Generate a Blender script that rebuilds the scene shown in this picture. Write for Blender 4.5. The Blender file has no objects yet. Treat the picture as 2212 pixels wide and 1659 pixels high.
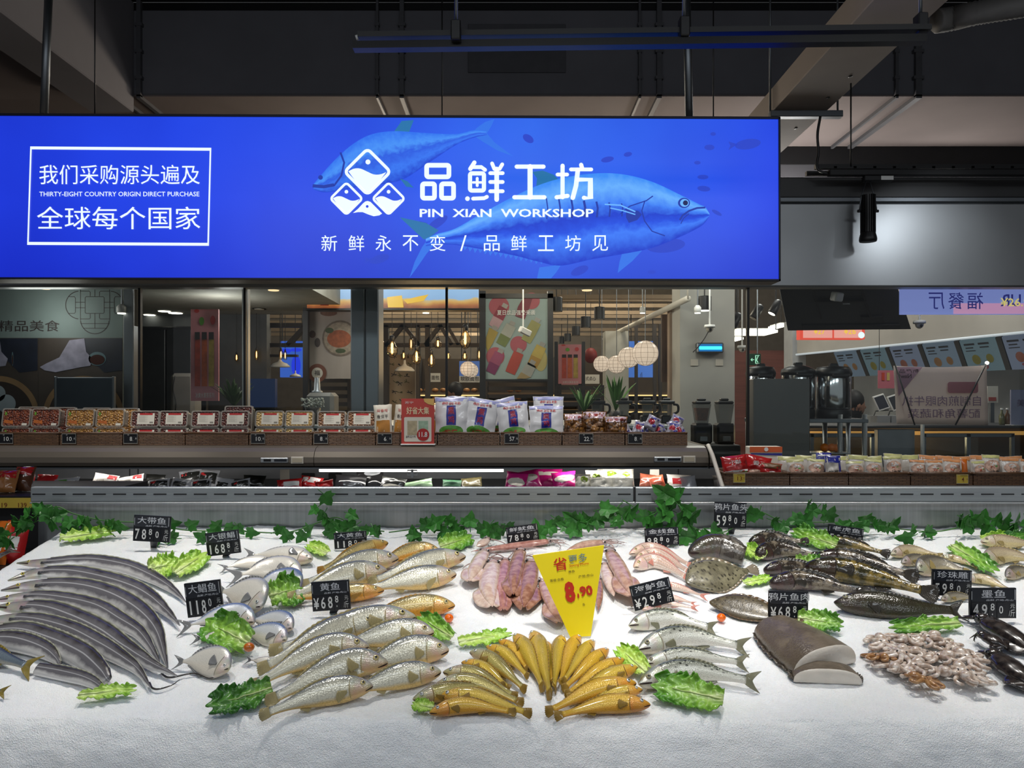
import bpy, bmesh, math, random
import numpy as np
from mathutils import Vector, Matrix, noise
SC = bpy.context.scene
COL = SC.collection
R = math.radians
# ------------------------------------------------------------------ camera, world, lights, exposure
F, CX, HY, CH = 1600.0, 1106.0, 860.0, 1.6      # focal length in pixels, centre column, horizon row, eye height
cam = bpy.data.objects.new('camera', bpy.data.cameras.new('camera'))
COL.objects.link(cam)
cam.location = (0, 0, CH)
cam.rotation_euler = (R(90), 0, 0)
cam.data.sensor_width = 36
cam.data.lens = 36 * F / 2212
cam.data.shift_y = (HY - 829.5) / 2212
cam.data.clip_start = 0.05
SC.camera = cam
SC.view_settings.view_transform = 'Standard'
SC.view_settings.look = 'None'
SC.view_settings.gamma = 1
SC.view_settings.use_curve_mapping = False
SC.view_settings.exposure = 0.0
SC.cycles.use_denoising = True
SC.cycles.max_bounces = 7
SC.cycles.transparent_max_bounces = 12
SC.cycles.sample_clamp_indirect = 4
SC.cycles.caustics_reflective = False
SC.cycles.caustics_refractive = False
world = bpy.data.worlds.new('store_ambient')
SC.world = world
world.use_nodes = True
world.node_tree.nodes['Background'].inputs[0].default_value = (0.92, 0.95, 1.0, 1)
world.node_tree.nodes['Background'].inputs[1].default_value = 0.28
def lamp(name, kind, loc, power, col=(1, 1, 1), target=None, **kw):
 d = bpy.data.lights.new(name, kind)
 d.energy = power
 d.color = col
 for k, v in kw.items():
  setattr(d, k, v)
 o = bpy.data.objects.new(name, d)
 COL.objects.link(o)
 o.location = loc
 if target is not None:
  o.rotation_euler = (Vector(target) - Vector(loc)).to_track_quat('-Z', 'Y').to_euler()
 return o
WARM, NEUT, COOL = (1, .86, .68), (1, .965, .91), (.88, .94, 1)
for lx, ly, tx, ty, pw, cone in ((-1.3, 2.15, -1.3, 2.15, 125, 58), (-.5, 2.05, -.5, 2.05, 92, 56), (.28, .95, .27, 2.03, 200, 33), (.95, 2.05, .95, 2.05, 104, 56), (1.65, 2.1, 1.6, 2.12, 112, 58)):
 lamp('counter_spot_light', 'SPOT', (lx, ly, 3.35), pw, NEUT, (tx, ty, 1.06), spot_size=R(cone), spot_blend=1.0, shadow_soft_size=.07)
for lx in (-2.4, 0, 2.4):
 lamp('aisle_fill_light', 'AREA', (lx, -.6, 3.7), 17, COOL, (lx, 2.2, 1.0), shape='RECTANGLE', size=1.6, size_y=.35)  # unseen soft area lamps added behind the camera as overall fill
for lx in (-2.5, -1.4, -.35, .75, 2.1):
 lamp('case_down_light', 'SPOT', (lx, 3.45, 3.2), 85, NEUT, (lx, 3.95, 1.4), spot_size=R(60), spot_blend=.9, shadow_soft_size=.05)
lamp('fascia_fill_light', 'SPOT', (2.92, 3.9, 3.0), 24, COOL, (2.84, 5.0, 2.55), spot_size=R(62), spot_blend=1, shadow_soft_size=.05)  # extra lamp out of view, added for the bright patch on the fascia
for lx, ly, lz, pw, c in ((-3.4, 5.38, 2.2, 6, NEUT), (-1.5, 6.0, 2.85, 50, NEUT), (-2.5, 6.3, 2.3, 12, NEUT), (.2, 6.2, 2.85, 36, WARM), (1.6, 6.0, 2.85, 30, NEUT), (3.6, 6.2, 2.85, 38, NEUT),
                      (-1.6, 9.3, 3.6, 110, WARM), (1.2, 9.3, 3.6, 120, WARM), (3.0, 8.2, 3.4, 80, NEUT), (5.0, 8.6, 3.4, 50, NEUT), (-.5, 11.9, 3.2, 100, WARM)):
 lamp('food_court_fill', 'POINT', (lx, ly, lz), pw, c, shadow_soft_size=.25)  # hidden point lamps added to brighten the rooms behind the glass
# ------------------------------------------------------------------ helpers
def lin(c):
 if isinstance(c, str):
  c = [int(c[i:i + 2], 16) for i in (1, 3, 5)]
 return tuple(((v / 255) / 12.92 if v / 255 <= .04045 else ((v / 255 + .055) / 1.055) ** 2.4) for v in c)
def P(px, py, D):
 return Vector(((px - CX) / F * D, D, CH - (py - HY) / F * D))
ICE_Y0, ICE_Z0, ICE_Y1, ICE_Z1 = 1.5, .9625, 2.45, 1.156
ICE_S = (ICE_Z1 - ICE_Z0) / (ICE_Y1 - ICE_Y0)
ICE_N = Vector((0, -ICE_S, 1)).normalized()
ICE_U = Vector((0, 1, ICE_S)).normalized()
def ice(px, py, h=0.0):
 hh = h / ICE_N.z
 k = (py - HY) / F
 y = (CH - ICE_Z0 + ICE_Y0 * ICE_S - hh) / (k + ICE_S)
 return Vector(((px - CX) / F * y, y, CH - k * y))
_MATS = {}
def newmat(name):
 m = bpy.data.materials.new(name)
 m.use_nodes = True
 nt = m.node_tree
 return m, nt, nt.nodes['Principled BSDF']
def nd(nt, kind, **kw):
 n = nt.nodes.new(kind)
 for k, v in kw.items():
  if k in n.inputs:
   n.inputs[k].default_value = v
  else:
   setattr(n, k, v)
 return n
def ramp(nt, stops, interp='LINEAR'):
 n = nt.nodes.new('ShaderNodeValToRGB')
 n.color_ramp.interpolation = interp
 e = n.color_ramp.elements
 while len(e) < len(stops):
  e.new(.5)
 for el, (p, c) in zip(e, stops):
  el.position = p
  el.color = (*c, 1) if len(c) == 3 else c
 return n
def mat(name, col, rough=.5, metal=0, var=.08, vscale=9, bump=0, bscale=60, coat=0, emit=0, alpha=1, sss=0, spec=.5, stretch=None, trans=0):
 """Principled material with a little procedural colour variation and optional noise bump."""
 if name in _MATS:
  return _MATS[name]
 m, nt, b = newmat(name)
 c = lin(col)
 L = nt.links.new
 tc = nd(nt, 'ShaderNodeTexCoord')
 src = tc.outputs['Object']
 if stretch:
  mp = nd(nt, 'ShaderNodeMapping')
  mp.inputs['Scale'].default_value = stretch
  L(src, mp.inputs[0]); src = mp.outputs[0]
 if var:
  nz = nd(nt, 'ShaderNodeTexNoise', Scale=vscale, Detail=3.0)
  L(src, nz.inputs['Vector'])
  rp = ramp(nt, [(.3, tuple(v * (1 - var) for v in c)), (.7, tuple(min(1, v * (1 + var)) for v in c))])
  L(nz.outputs['Fac'], rp.inputs[0]); L(rp.outputs[0], b.inputs['Base Color'])
  if emit:
   L(rp.outputs[0], b.inputs['Emission Color'])
 else:
  b.inputs['Base Color'].default_value = (*c, 1)
  b.inputs['Emission Color'].default_value = (*c, 1)
 b.inputs['Roughness'].default_value = rough
 b.inputs['Metallic'].default_value = metal
 b.inputs['Coat Weight'].default_value = coat
 b.inputs['Coat Roughness'].default_value = .08
 b.inputs['Specular IOR Level'].default_value = spec
 b.inputs['Emission Strength'].default_value = emit
 b.inputs['Alpha'].default_value = alpha
 b.inputs['Transmission Weight'].default_value = trans
 if sss:
  b.inputs['Subsurface Weight'].default_value = sss
  b.inputs['Subsurface Radius'].default_value = (.01, .006, .004)
 if bump:
  n2 = nd(nt, 'ShaderNodeTexNoise', Scale=bscale, Detail=4.0)
  L(src, n2.inputs['Vector'])
  bp = nd(nt, 'ShaderNodeBump', Strength=bump, Distance=.004)
  L(n2.outputs['Fac'], bp.inputs['Height']); L(bp.outputs[0], b.inputs['Normal'])
 _MATS[name] = m
 return m
def glow(name, col, s=1.0):
 """A surface that gives off light: lamp, lit print, screen."""
 if name in _MATS:
  return _MATS[name]
 m, nt, b = newmat(name)
 c = lin(col)
 b.inputs['Base Color'].default_value = (*[v * .3 for v in c], 1)
 b.inputs['Roughness'].default_value = .4
 b.inputs['Emission Color'].default_value = (*c, 1)
 b.inputs['Emission Strength'].default_value = s
 _MATS[name] = m
 return m
def glassmat(name, tint=(1, 1, 1), refl=.06, rough=0.0):
 if name in _MATS:
  return _MATS[name]
 m, nt, b = newmat(name)
 nt.nodes.remove(b)
 out = nt.nodes['Material Output']
 t = nd(nt, 'ShaderNodeBsdfTransparent'); t.inputs[0].default_value = (*tint, 1)
 g = nd(nt, 'ShaderNodeBsdfGlossy'); g.inputs['Roughness'].default_value = rough
 mx = nd(nt, 'ShaderNodeMixShader')
 fr = nd(nt, 'ShaderNodeLayerWeight', Blend=.12)
 ad = nd(nt, 'ShaderNodeMath', operation='ADD'); ad.inputs[1].default_value = refl
 nt.links.new(fr.outputs['Fresnel'], ad.inputs[0])
 ml = nd(nt, 'ShaderNodeMath', operation='MULTIPLY'); ml.inputs[1].default_value = 1.0
 nt.links.new(ad.outputs[0], ml.inputs[0])
 nt.links.new(ml.outputs[0], mx.inputs[0])
 nt.links.new(t.outputs[0], mx.inputs[1]); nt.links.new(g.outputs[0], mx.inputs[2])
 nt.links.new(mx.outputs[0], out.inputs['Surface'])
 _MATS[name] = m
 return m
WL = {}     # world location of every object made here
def tag(o, label, cat, group=None, kind=None):
 o['label'] = label
 o['category'] = cat
 if group: o['group'] = group
 if kind: o['kind'] = kind
 return o
def thing(name, label, cat, loc=(0, 0, 0), group=None, kind=None):
 o = bpy.data.objects.new(name, None)
 o.empty_display_size = .02
 COL.objects.link(o)
 o.location = loc
 WL[o.name] = Vector(loc)
 return tag(o, label, cat, group, kind)
class MB:
 """Collects shapes in world coordinates and links them as one mesh object."""
 def __init__(s):
  s.v, s.f, s.m, s.a = [], [], [], []
  s.mi = 0
 def add(s, vs, fs, attr=None):
  b = len(s.v)
  s.v.extend([tuple(x) for x in vs])
  s.f.extend([tuple(b + i for i in f) for f in fs])
  s.m.extend([s.mi] * len(fs))
  s.a.extend(attr if attr is not None else [(0., 0.)] * len(vs))
  return s
 def box(s, x0, x1, y0, y1, z0, z1, bev=0, M=None):
  x0, x1 = min(x0, x1), max(x0, x1); y0, y1 = min(y0, y1), max(y0, y1); z0, z1 = min(z0, z1), max(z0, z1)
  bev = min(bev, (x1 - x0) * .45, (y1 - y0) * .45, (z1 - z0) * .45)
  lo, hi = (x0, y0, z0), (x1, y1, z1)
  if bev <= 0:
   vs = [Vector((x, y, z)) for x in (x0, x1) for y in (y0, y1) for z in (z0, z1)]
   fs = [(0, 1, 3, 2), (4, 6, 7, 5), (0, 4, 5, 1), (2, 3, 7, 6), (0, 2, 6, 4), (1, 5, 7, 3)]
  else:
   vs, idx = [], {}
   for cx in (0, 1):
    for cy in (0, 1):
     for cz in (0, 1):
      for ax in range(3):
       p = [0, 0, 0]
       for k, c in enumerate((cx, cy, cz)):
        e = hi[k] if c else lo[k]
        p[k] = e if k == ax else (e - bev if c else e + bev)
       idx[(cx, cy, cz, ax)] = len(vs)
       vs.append(Vector(p))
   fs = []
   cyc = [(0, 0), (1, 0), (1, 1), (0, 1)]
   for ax in range(3):
    o = [k for k in range(3) if k != ax]
    for c in (0, 1):
     q = []
     for a, b2 in cyc:
      cc = [0, 0, 0]; cc[ax] = c; cc[o[0]] = a; cc[o[1]] = b2
      q.append(idx[(*cc, ax)])
     fs.append(tuple(q))
    for a, b2 in cyc:         # edges along ax
     c0 = [0, 0, 0]; c0[o[0]] = a; c0[o[1]] = b2
     c1 = list(c0); c1[ax] = 1
     fs.append((idx[(*c0, o[0])], idx[(*c0, o[1])], idx[(*c1, o[1])], idx[(*c1, o[0])]))
   for cx in (0, 1):
    for cy in (0, 1):
     for cz in (0, 1):
      fs.append(tuple(idx[(cx, cy, cz, a)] for a in range(3)))
   c = sum(vs, Vector()) / len(vs)
   g = []
   for f in fs:
    n = (vs[f[1]] - vs[f[0]]).cross(vs[f[2]] - vs[f[0]])
    g.append(f if n.dot(vs[f[0]] + vs[f[2]] - 2 * c) > 0 else f[::-1])
   fs = g
  if M is not None:
   vs = [M @ v for v in vs]
  return s.add(vs, fs)
 def prism(s, pts, d, cap=True):
  """Extrude the 3D polygon pts by vector d."""
  n = len(pts); d = Vector(d)
  pts = [Vector(p) for p in pts]
  vs = pts + [p + d for p in pts]
  fs = [(i, (i + 1) % n, n + (i + 1) % n, n + i) for i in range(n)]
  if cap:
   fs += [tuple(range(n))[::-1], tuple(range(n, 2 * n))]
  return s.add(vs, fs)
 def tube(s, pts, r, seg=8, cap=True, up=None):
  pts = [Vector(p) for p in pts]
  n = len(pts)
  rr = r if isinstance(r, (list, tuple)) else [r] * n
  vs, fs = [], []
  prev = None
  for i, p in enumerate(pts):
   t = (pts[min(i + 1, n - 1)] - pts[max(i - 1, 0)]).normalized()
   if prev is None:
    a = Vector((0, 0, 1)) if abs(t.z) < .9 else Vector((1, 0, 0))
    x = t.cross(a).normalized()
   else:
    x = (prev - t * prev.dot(t)).normalized()
   prev = x
   y = t.cross(x)
   for k in range(seg):
    an = 2 * math.pi * k / seg
    vs.append(p + (x * math.cos(an) + y * math.sin(an)) * rr[i])
  for i in range(n - 1):
   for k in range(seg):
    fs.append((i * seg + k, i * seg + (k + 1) % seg, (i + 1) * seg + (k + 1) % seg, (i + 1) * seg + k))
  if cap:
   fs += [tuple(range(seg))[::-1], tuple(range((n - 1) * seg, n * seg))]
  return s.add(vs, fs)
 def lathe(s, prof, c=(0, 0, 0), seg=24, M=None):
  vs, fs = [], []
  c = Vector(c)
  for r, z in prof:
   for k in range(seg):
    an = 2 * math.pi * k / seg
    v = Vector((r * math.cos(an), r * math.sin(an), z))
    vs.append((M @ v if M is not None else v) + c)
  for i in range(len(prof) - 1):
   for k in range(seg):
    fs.append((i * seg + k, i * seg + (k + 1) % seg, (i + 1) * seg + (k + 1) % seg, (i + 1) * seg + k))
  fs += [tuple(range(seg))[::-1], tuple(range((len(prof) - 1) * seg, len(prof) * seg))]
  return s.add(vs, fs)
 def ball(s, c, r, seg=16, M=None):
  rr = r if isinstance(r, (tuple, list)) else (r, r, r)
  n = max(6, seg // 2 + 2)
  c = Vector(c)
  vs, fs = [], []
  for i in range(n):
   th = math.pi * (i + .02 * (1 if i == 0 else -1 if i == n - 1 else 0)) / (n - 1)
   for k in range(seg):
    an = 2 * math.pi * k / seg
    v = Vector((rr[0] * math.sin(th) * math.cos(an), rr[1] * math.sin(th) * math.sin(an), -rr[2] * math.cos(th)))
    vs.append((M @ v if M is not None else v) + c)
  for i in range(n - 1):
   for k in range(seg):
    fs.append((i * seg + k, i * seg + (k + 1) % seg, (i + 1) * seg + (k + 1) % seg, (i + 1) * seg + k))
  fs += [tuple(range(seg))[::-1], tuple(range((n - 1) * seg, n * seg))]
  return s.add(vs, fs)
 def grid(s, fn, nu, nv, cu=False, flip=False):
  """fn(u, v) for u, v in 0..1; the (u, v) pair is kept as an attribute."""
  vs, at, fs = [], [], []
  for i in range(nu):
   u = i / (nu if cu else nu - 1)
   for j in range(nv):
    v = j / (nv - 1)
    vs.append(fn(u, v)); at.append((u, v))
  for i in range(nu if cu else nu - 1):
   for j in range(nv - 1):
    a, b = i * nv + j, ((i + 1) % nu) * nv + j
    q = (a, b, b + 1, a + 1)
    fs.append(q[::-1] if flip else q)
  return s.add(vs, fs, at)
 def build(s, name, mats, parent=None, smooth=False, label=None, cat=None, group=None, kind=None, solid=0, bevel=0):
  me = bpy.data.meshes.new(name)
  if parent is not None:
   off = WL[parent.name]
  else:
   a = np.array(s.v)
   off = Vector(((a[:, 0].min() + a[:, 0].max()) / 2, (a[:, 1].min() + a[:, 1].max()) / 2, a[:, 2].min()))
  me.from_pydata([(x - off[0], y - off[1], z - off[2]) for x, y, z in s.v], [], s.f)
  if not isinstance(mats, (list, tuple)):
   mats = [mats]
  for m in mats:
   me.materials.append(m)
  if len(mats) > 1:
   me.polygons.foreach_set('material_index', s.m)
  if any(x != (0., 0.) for x in s.a[:50]):
   at = me.attributes.new('fuv', 'FLOAT2', 'POINT')
   at.data.foreach_set('vector', np.array(s.a, dtype=np.float32).ravel())
  if smooth:
   me.polygons.foreach_set('use_smooth', [True] * len(me.polygons))
  me.validate(); me.update()
  o = bpy.data.objects.new(name, me)
  COL.objects.link(o)
  if parent is not None:
   o.parent = parent
  else:
   o.location = off
  WL[o.name] = Vector(off)
  if label and cat: tag(o, label, cat, group, kind)
  elif label: o['label'] = label
  if kind: o['kind'] = kind
  if solid:
   md = o.modifiers.new('thickness', 'SOLIDIFY'); md.thickness = solid; md.offset = 0
  return o
def struct(name, mb, m, smooth=False):
 o = mb.build(name, m, None, smooth)
 o['kind'] = 'structure'
 return o
_TXT = {}
def txtmesh(s, bold=0.0):
 """(verts, faces) of a line of text normalised to height-independent font units."""
 key = (s, bold)
 if key not in _TXT:
  c = bpy.data.curves.new('lettering', 'FONT')
  c.body = s
  c.resolution_u = 2
  c.offset = bold
  o = bpy.data.objects.new('lettering', c)
  me = o.to_mesh()
  vs = [(v.co.x, v.co.y) for v in me.vertices]
  fs = [tuple(p.vertices) for p in me.polygons]
  o.to_mesh_clear()
  bpy.data.objects.remove(o); bpy.data.curves.remove(c)
  xs = [v[0] for v in vs]; ys = [v[1] for v in vs]
  _TXT[key] = (vs, fs, min(xs), max(xs), min(ys), max(ys))
 return _TXT[key]
def text(mb, s, fr, x0, y0, x1, y1, bold=0.0, fit=True, flip=False):
 """Lettering fitted into the box x0..x1, y0..y1 of a frame function fr(x, y) -> point."""
 vs, fs, ax, bx, ay, by = txtmesh(s, bold)
 sx = (x1 - x0) / max(bx - ax, 1e-6); sy = (y1 - y0) / max(by - ay, 1e-6)
 if not fit:
  k = min(abs(sx), abs(sy))
  sx, sy = math.copysign(k, sx), math.copysign(k, sy)
 cx, cy = (x0 + x1) / 2, (y0 + y1) / 2
 mx, my = (ax + bx) / 2, (ay + by) / 2
 mb.add([fr((cx + (-(x - mx) if flip else (x - mx)) * sx), cy + (y - my) * sy) for x, y in vs], fs)
 return mb
def frame(o, right, up, n=None, lift=0.0):
 """fr(x, y) on a plane through o."""
 o, right, up = Vector(o), Vector(right).normalized(), Vector(up).normalized()
 n = right.cross(up).normalized() if n is None else Vector(n)
 return lambda x, y: o + right * x + up * y + n * lift
def pixframe(D, lift=0.001):
 """A vertical plane at distance D, read in picture columns and rows."""
 return lambda x, y: P(x, y, D) + Vector((0, -lift, 0))
def poly(mb, fr, pts):
 mb.add([fr(x, y) for x, y in pts], [tuple(range(len(pts)))])
 return mb
def disc(mb, fr, cx, cy, rx, ry=None, n=24, rot=0.0):
 ry = ry or rx
 pts = []
 for k in range(n):
  a = 2 * math.pi * k / n
  x, y = rx * math.cos(a), ry * math.sin(a)
  pts.append((cx + x * math.cos(rot) - y * math.sin(rot), cy + x * math.sin(rot) + y * math.cos(rot)))
 return poly(mb, fr, pts)
def line(mb, fr, pts, w, closed=False):
 """A flat stroke of width w along 2D points."""
 pts = [Vector(p) for p in pts]
 n = len(pts)
 vs = []
 for i, p in enumerate(pts):
  a = pts[i - 1] if (i > 0 or closed) else p
  b = pts[(i + 1) % n] if (i < n - 1 or closed) else p
  t = (b - a).normalized()
  q = Vector((-t.y, t.x)) * w / 2
  if 0 < i < n - 1 or closed:
   d1, d2 = (p - a).normalized(), (b - p).normalized()
   c = max(.5, math.sqrt(max(0, (1 + d1.dot(d2)) / 2)))
   q = q / c
  vs += [fr(*(p + q)), fr(*(p - q))]
 fs = [(2 * i, 2 * i + 1, 2 * ((i + 1) % n) + 1, 2 * ((i + 1) % n)) for i in range(n if closed else n - 1)]
 mb.add(vs, fs)
 return mb
def pbox(x0, y0, x1, y1, D, th, bev=0, mb=None):
 """Box whose front face fills a picture rectangle at distance D and which is th deep."""
 a, b = P(x0, y1, D), P(x1, y0, D)
 return (mb or MB()).box(a.x, b.x, D, D + th, a.z, b.z, bev)
def spline(pts, n):
 """Catmull-Rom through pts, n samples."""
 pts = [Vector(p) for p in pts]
 if len(pts) == 2:
  return [pts[0].lerp(pts[1], i / (n - 1)) for i in range(n)]
 q = [pts[0] * 2 - pts[1]] + pts + [pts[-1] * 2 - pts[-2]]
 seg = [(pts[i + 1] - pts[i]).length for i in range(len(pts) - 1)]
 tot = sum(seg); out = []
 for i in range(n):
  d = tot * i / (n - 1); k = 0
  while k < len(seg) - 1 and d > seg[k]:
   d -= seg[k]; k += 1
  t = min(1, d / max(seg[k], 1e-9))
  p0, p1, p2, p3 = q[k:k + 4]
  out.append(.5 * (2 * p1 + (p2 - p0) * t + (2 * p0 - 5 * p1 + 4 * p2 - p3) * t * t + (3 * p1 - p0 - 3 * p2 + p3) * t ** 3))
 return out
def interp(x, xs, ys):
 return float(np.interp(x, xs, ys))
def smoothprof(xs, ys):
 """Smooth 1D profile (monotone-ish cubic through the points)."""
 xs = np.array(xs, float); ys = np.array(ys, float)
 d = np.gradient(ys, xs)
 def f(x):
  x = min(max(x, xs[0]), xs[-1])
  i = min(int(np.searchsorted(xs, x, side='right')) - 1, len(xs) - 2)
  h = xs[i + 1] - xs[i]; t = (x - xs[i]) / h
  return float((2 * t ** 3 - 3 * t * t + 1) * ys[i] + (t ** 3 - 2 * t * t + t) * h * d[i] + (-2 * t ** 3 + 3 * t * t) * ys[i + 1] + (t ** 3 - t * t) * h * d[i + 1])
 return f
def rnd(seed):
 return random.Random(seed)
# ------------------------------------------------------------------ materials of the place
m_floor = mat('floor_tile', '#8d8a84', .35, var=.05)
m_ceil = mat('ceiling_black', '#1d1d20', .9)
m_beam = mat('painted_concrete', '#64646a', .85, var=.08, vscale=2, bump=.2, bscale=20)
m_slab = mat('slab_taupe', '#746a68', .9, var=.06, vscale=2)
m_duct = mat('duct_paint', '#a89c92', .7, var=.05, vscale=3)
m_wall = mat('wall_grey', '#77797c', .8)
m_warmwall = mat('wall_warm', '#8d8478', .85)
m_steel = mat('brushed_steel', '#b4b8ba', .42, .8, var=.10, vscale=4, bump=.05, bscale=90, stretch=(1, 40, 60))
m_steeld = mat('dull_steel', '#7d8287', .45, 1, var=.08, vscale=3)
m_fascia = mat('satin_steel_sheet', '#a3a6a8', .42, .85, var=.04, vscale=3)
m_chrome = mat('polished_steel', '#c8cacc', .12, 1, var=.03)
m_black = mat('black_metal', '#121214', .45, var=.1)
m_blackp = mat('black_plastic', '#17181a', .4, var=.06)
m_dkgrey = mat('dark_grey_panel', '#3a3a3b', .42, var=.06)
m_case = mat('case_bronze', '#6c645a', .36, .35, var=.05, vscale=3)
m_white = mat('white_plastic', '#d8d8d4', .45, var=.03)
m_offwhite = mat('cream_plastic', '#c9c3b6', .5, var=.03)
m_wood = mat('dark_wood', '#2c2622', .6, var=.25, vscale=6, stretch=(1, 1, .15))
m_glass = glassmat('pane_glass', (.93, .96, .95), .015)
m_clear = glassmat('clear_film', (.95, .96, .96), .05, .08)
m_blue = glow('sign_blue', (25, 64, 226), 1.0)
m_signw = glow('sign_white', (236, 250, 255), 1.0)
m_lampw = glow('lamp_white', (255, 246, 228), 6)
m_tube = glow('tube_white', (255, 250, 240), 3.0)
# ------------------------------------------------------------------ room shell
struct('floor', MB().box(-8, 10, -3, 15, -.1, 0), m_floor)
struct('ceiling', MB().box(-8, 10, -3, 7, 5.34, 5.44).box(-8, 10, 8.4, 15, 4.25, 5.4), m_ceil)
struct('wall_left', MB().box(-6.2, -6.0, -3, 15, 0, 5.4), m_wall)
struct('wall_right', MB().box(9, 9.2, -3, 15, 0, 5.4), m_wall)
struct('wall_back', MB().box(-6.2, 9.2, 14, 14.2, 0, 5.4), mat('back_wall_warm', '#6b6156', .85))
struct('trim_1', MB().box(-6.2, 9, 7.0, 8.4, 4.47, 5.27, .01), [m_beam])
struct('recess_shade_strip', MB().box(-6.2, 9, 7.0, 8.4, 5.271, 5.339), m_black)  # black strip standing in for the shade of the recess above the beam
struct('trim_2', MB().box(-6.2, 9, 7.01, 8.4, 4.455, 4.469), m_slab)
struct('trim_3', MB().box(-3.98, -3.57, -1, 7.0, 4.30, 5.34, .01), mat('painted_concrete_side', '#77757a', .85, var=.06, vscale=2))
struct('trim_4', MB().box(-6.0, -3.985, -1, 7.0, 4.42, 4.5), m_slab)
struct('trim_5', MB().box(-6.2, 9, 8.41, 8.6, 4.1, 4.27, .01), m_beam)
struct('trim_6', MB().box(-5.9, 7.5, 5.0, 5.12, 2.35, 2.92, .012), m_fascia)
struct('trim_7', MB().box(-5.9, 7.5, 5.02, 5.3, 2.955, 3.1, .01), m_dkgrey)
struct('trim_8', MB().box(-5.9, 7.5, 4.985, 5.03, 2.92, 2.955, .006), m_steeld)
struct('trim_9', MB().box(-5.9, 7.5, 5.0, 5.12, 0, 1.12, .01), m_dkgrey)
def window(n, x0, x1, seal=True):
 a, b = P(x0, 0, 5.06).x, P(x1, 0, 5.06).x
 w = MB().box(a + .003, b - .003, 5.055, 5.065, 1.12, 2.36).build('window_%d' % n, m_glass)
 w['kind'] = 'structure'
 if seal:
  MB().box(b - .008, b + .008, 5.045, 5.075, 1.12, 2.36).build('window_frame', m_black, w)
 return w
window(1, -500, 303); window(2, 303, 530); window(3, 530, 965); window(4, 965, 1615); window(5, 1615, 2600)
t = thing('steel_column', 'wide dark steel column behind the glass, left of the cola light box picture', 'column', P(788, 880, 5.2) * 1 + Vector((0, 0, 0)))
t.location.z = 0; WL[t.name].z = 0
pbox(757, 612, 788, 1120, 5.15, .2, .008).build('cladding', m_steeld, t)
pbox(788.6, 612, 818, 1120, 5.15, .2, .008).build('cladding', m_steeld, t)
# ------------------------------------------------------------------ ceiling services
def rod(name, label, pts, r, m, cat='pipe', group=None):
 return MB().tube(pts, r, 10).build(name, m, None, True, label, cat, group)
rod('hanging_pipe', 'thick dark pipe hanging from the ceiling above the sign, at its far left', [P(107, -60, 4.6), P(95, 246, 4.6)], .024, m_steeld)
rod('hanging_pipe', 'thick pipe hanging the sign, above its right half', [P(1482, -60, 4.33), P(1489, 262, 4.38)], .023, m_steeld)
for px, y1, lab in ((205, 248, 'thin hanger wire beside the thick pipe above the white-framed slogan'), (955, 256, 'thin hanger wire above the big fish emblem of the sign'),
     (1541, 256, 'thin hanger wire above the right end of the sign')):
 rod('hanger_wire', lab, [P(px, -60, 4.35), P(px, y1, 4.35)], .004, m_black, 'wire', 'thin hanger wires of the sign')
rod('hanger_wire', 'thin hanger wire holding the track of the black spotlight', [P(1838, 180, 4.9), P(1838, 360, 4.9)], .005, m_black, 'wire')
for k, (px, w, lab) in enumerate(((258, 5, 'thin conduit on the beam above the slogan frame'), (300, 9, 'wide conduit on the beam above the slogan frame'),
                                  (815, 5, 'thin conduit on the beam left of the track end'), (868, 9, 'wide conduit on the beam under the track end'),
                                  (1382, 5, 'thin conduit on the beam left of the sign pipe'), (1424, 10, 'wide conduit on the beam left of the sign pipe'),
                                  (1937, 6, 'thin conduit on the beam right of the air duct'), (1984, 13, 'wide conduit on the beam right of the air duct'))):
 a, b = P(px, -10, 6.97), P(px, 204, 6.97)
 c = Vector((b.x + (-.02 if k % 2 else .02), 8.3, 4.43))
 hw = w / F * 7 / 2
 mb = MB().box(a.x - hw, a.x + hw, 6.96, 6.998, b.z - .02, a.z).box(a.x - hw, a.x + hw, 6.96, 8.38, 4.42, 4.453)
 for zz in (4.6, 4.85, 5.1):
  mb.box(a.x - hw * 1.7, a.x + hw * 1.7, 6.955, 6.998, zz, zz + .03)
 mb.build('conduit', mat('conduit_grey', '#57575b', .6, .3), None, False, lab, 'conduit', 'conduits fixed to the concrete beam')
pb = P(1011, 157, 6.99); pt = P(1222, 52, 6.99)
MB().box(pb.x, pt.x, 6.985, 6.999, pb.z, pt.z, .004).build('access_panel', mat('panel_grey', '#4f4f54', .8), None, False, 'flat square access panel on the beam face behind the track', 'panel')
t = thing('air_duct', 'long rectangular taupe air duct crossing the ceiling on the right', 'duct', (2.16, 4, 3.75))
MB().box(1.95, 2.36, 1.5, 6.98, 3.75, 3.93, .006).build('duct_body', m_duct, t)
mb = MB()
for y in (4.35, 4.95, 5.3, 5.9):
 mb.ball((2.26, y, 3.749), (.014, .02, .004), 10)
mb.build('rivet', m_black, t, True)
a, b = P(1662, 235, 5.55), P(1818, 222, 5.55)
t = thing('strut_hanger', 'grey steel channel carrying the air duct on two rods', 'bracket', (2.2, 5.55, a.z))
MB().box(a.x, b.x, 5.52, 5.58, 3.70, 3.748, .004).build('channel', m_steeld, t)
MB().tube([(a.x + .006, 5.55, 3.72), (a.x + .006, 5.55, 5.33)], .008).build('rod', m_steeld, t, True)
MB().tube([(b.x - .03, 5.55, 3.72), (b.x - .03, 5.55, 5.33)], .008).build('rod', m_steeld, t, True)
pts = spline([P(2022, 46, 4.3), P(2060, 40, 4.3), P(2110, 28, 4.2), P(2230, 8, 4.1), P(2400, -20, 4.1)], 90)
MB().tube(pts, [.062 + .006 * (i % 2) for i in range(90)], 14).build('flexible_duct', mat('flex_grey', '#6c6a68', .6), None, True, 'ribbed flexible grey air hose in the top right corner', 'hose')
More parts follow.
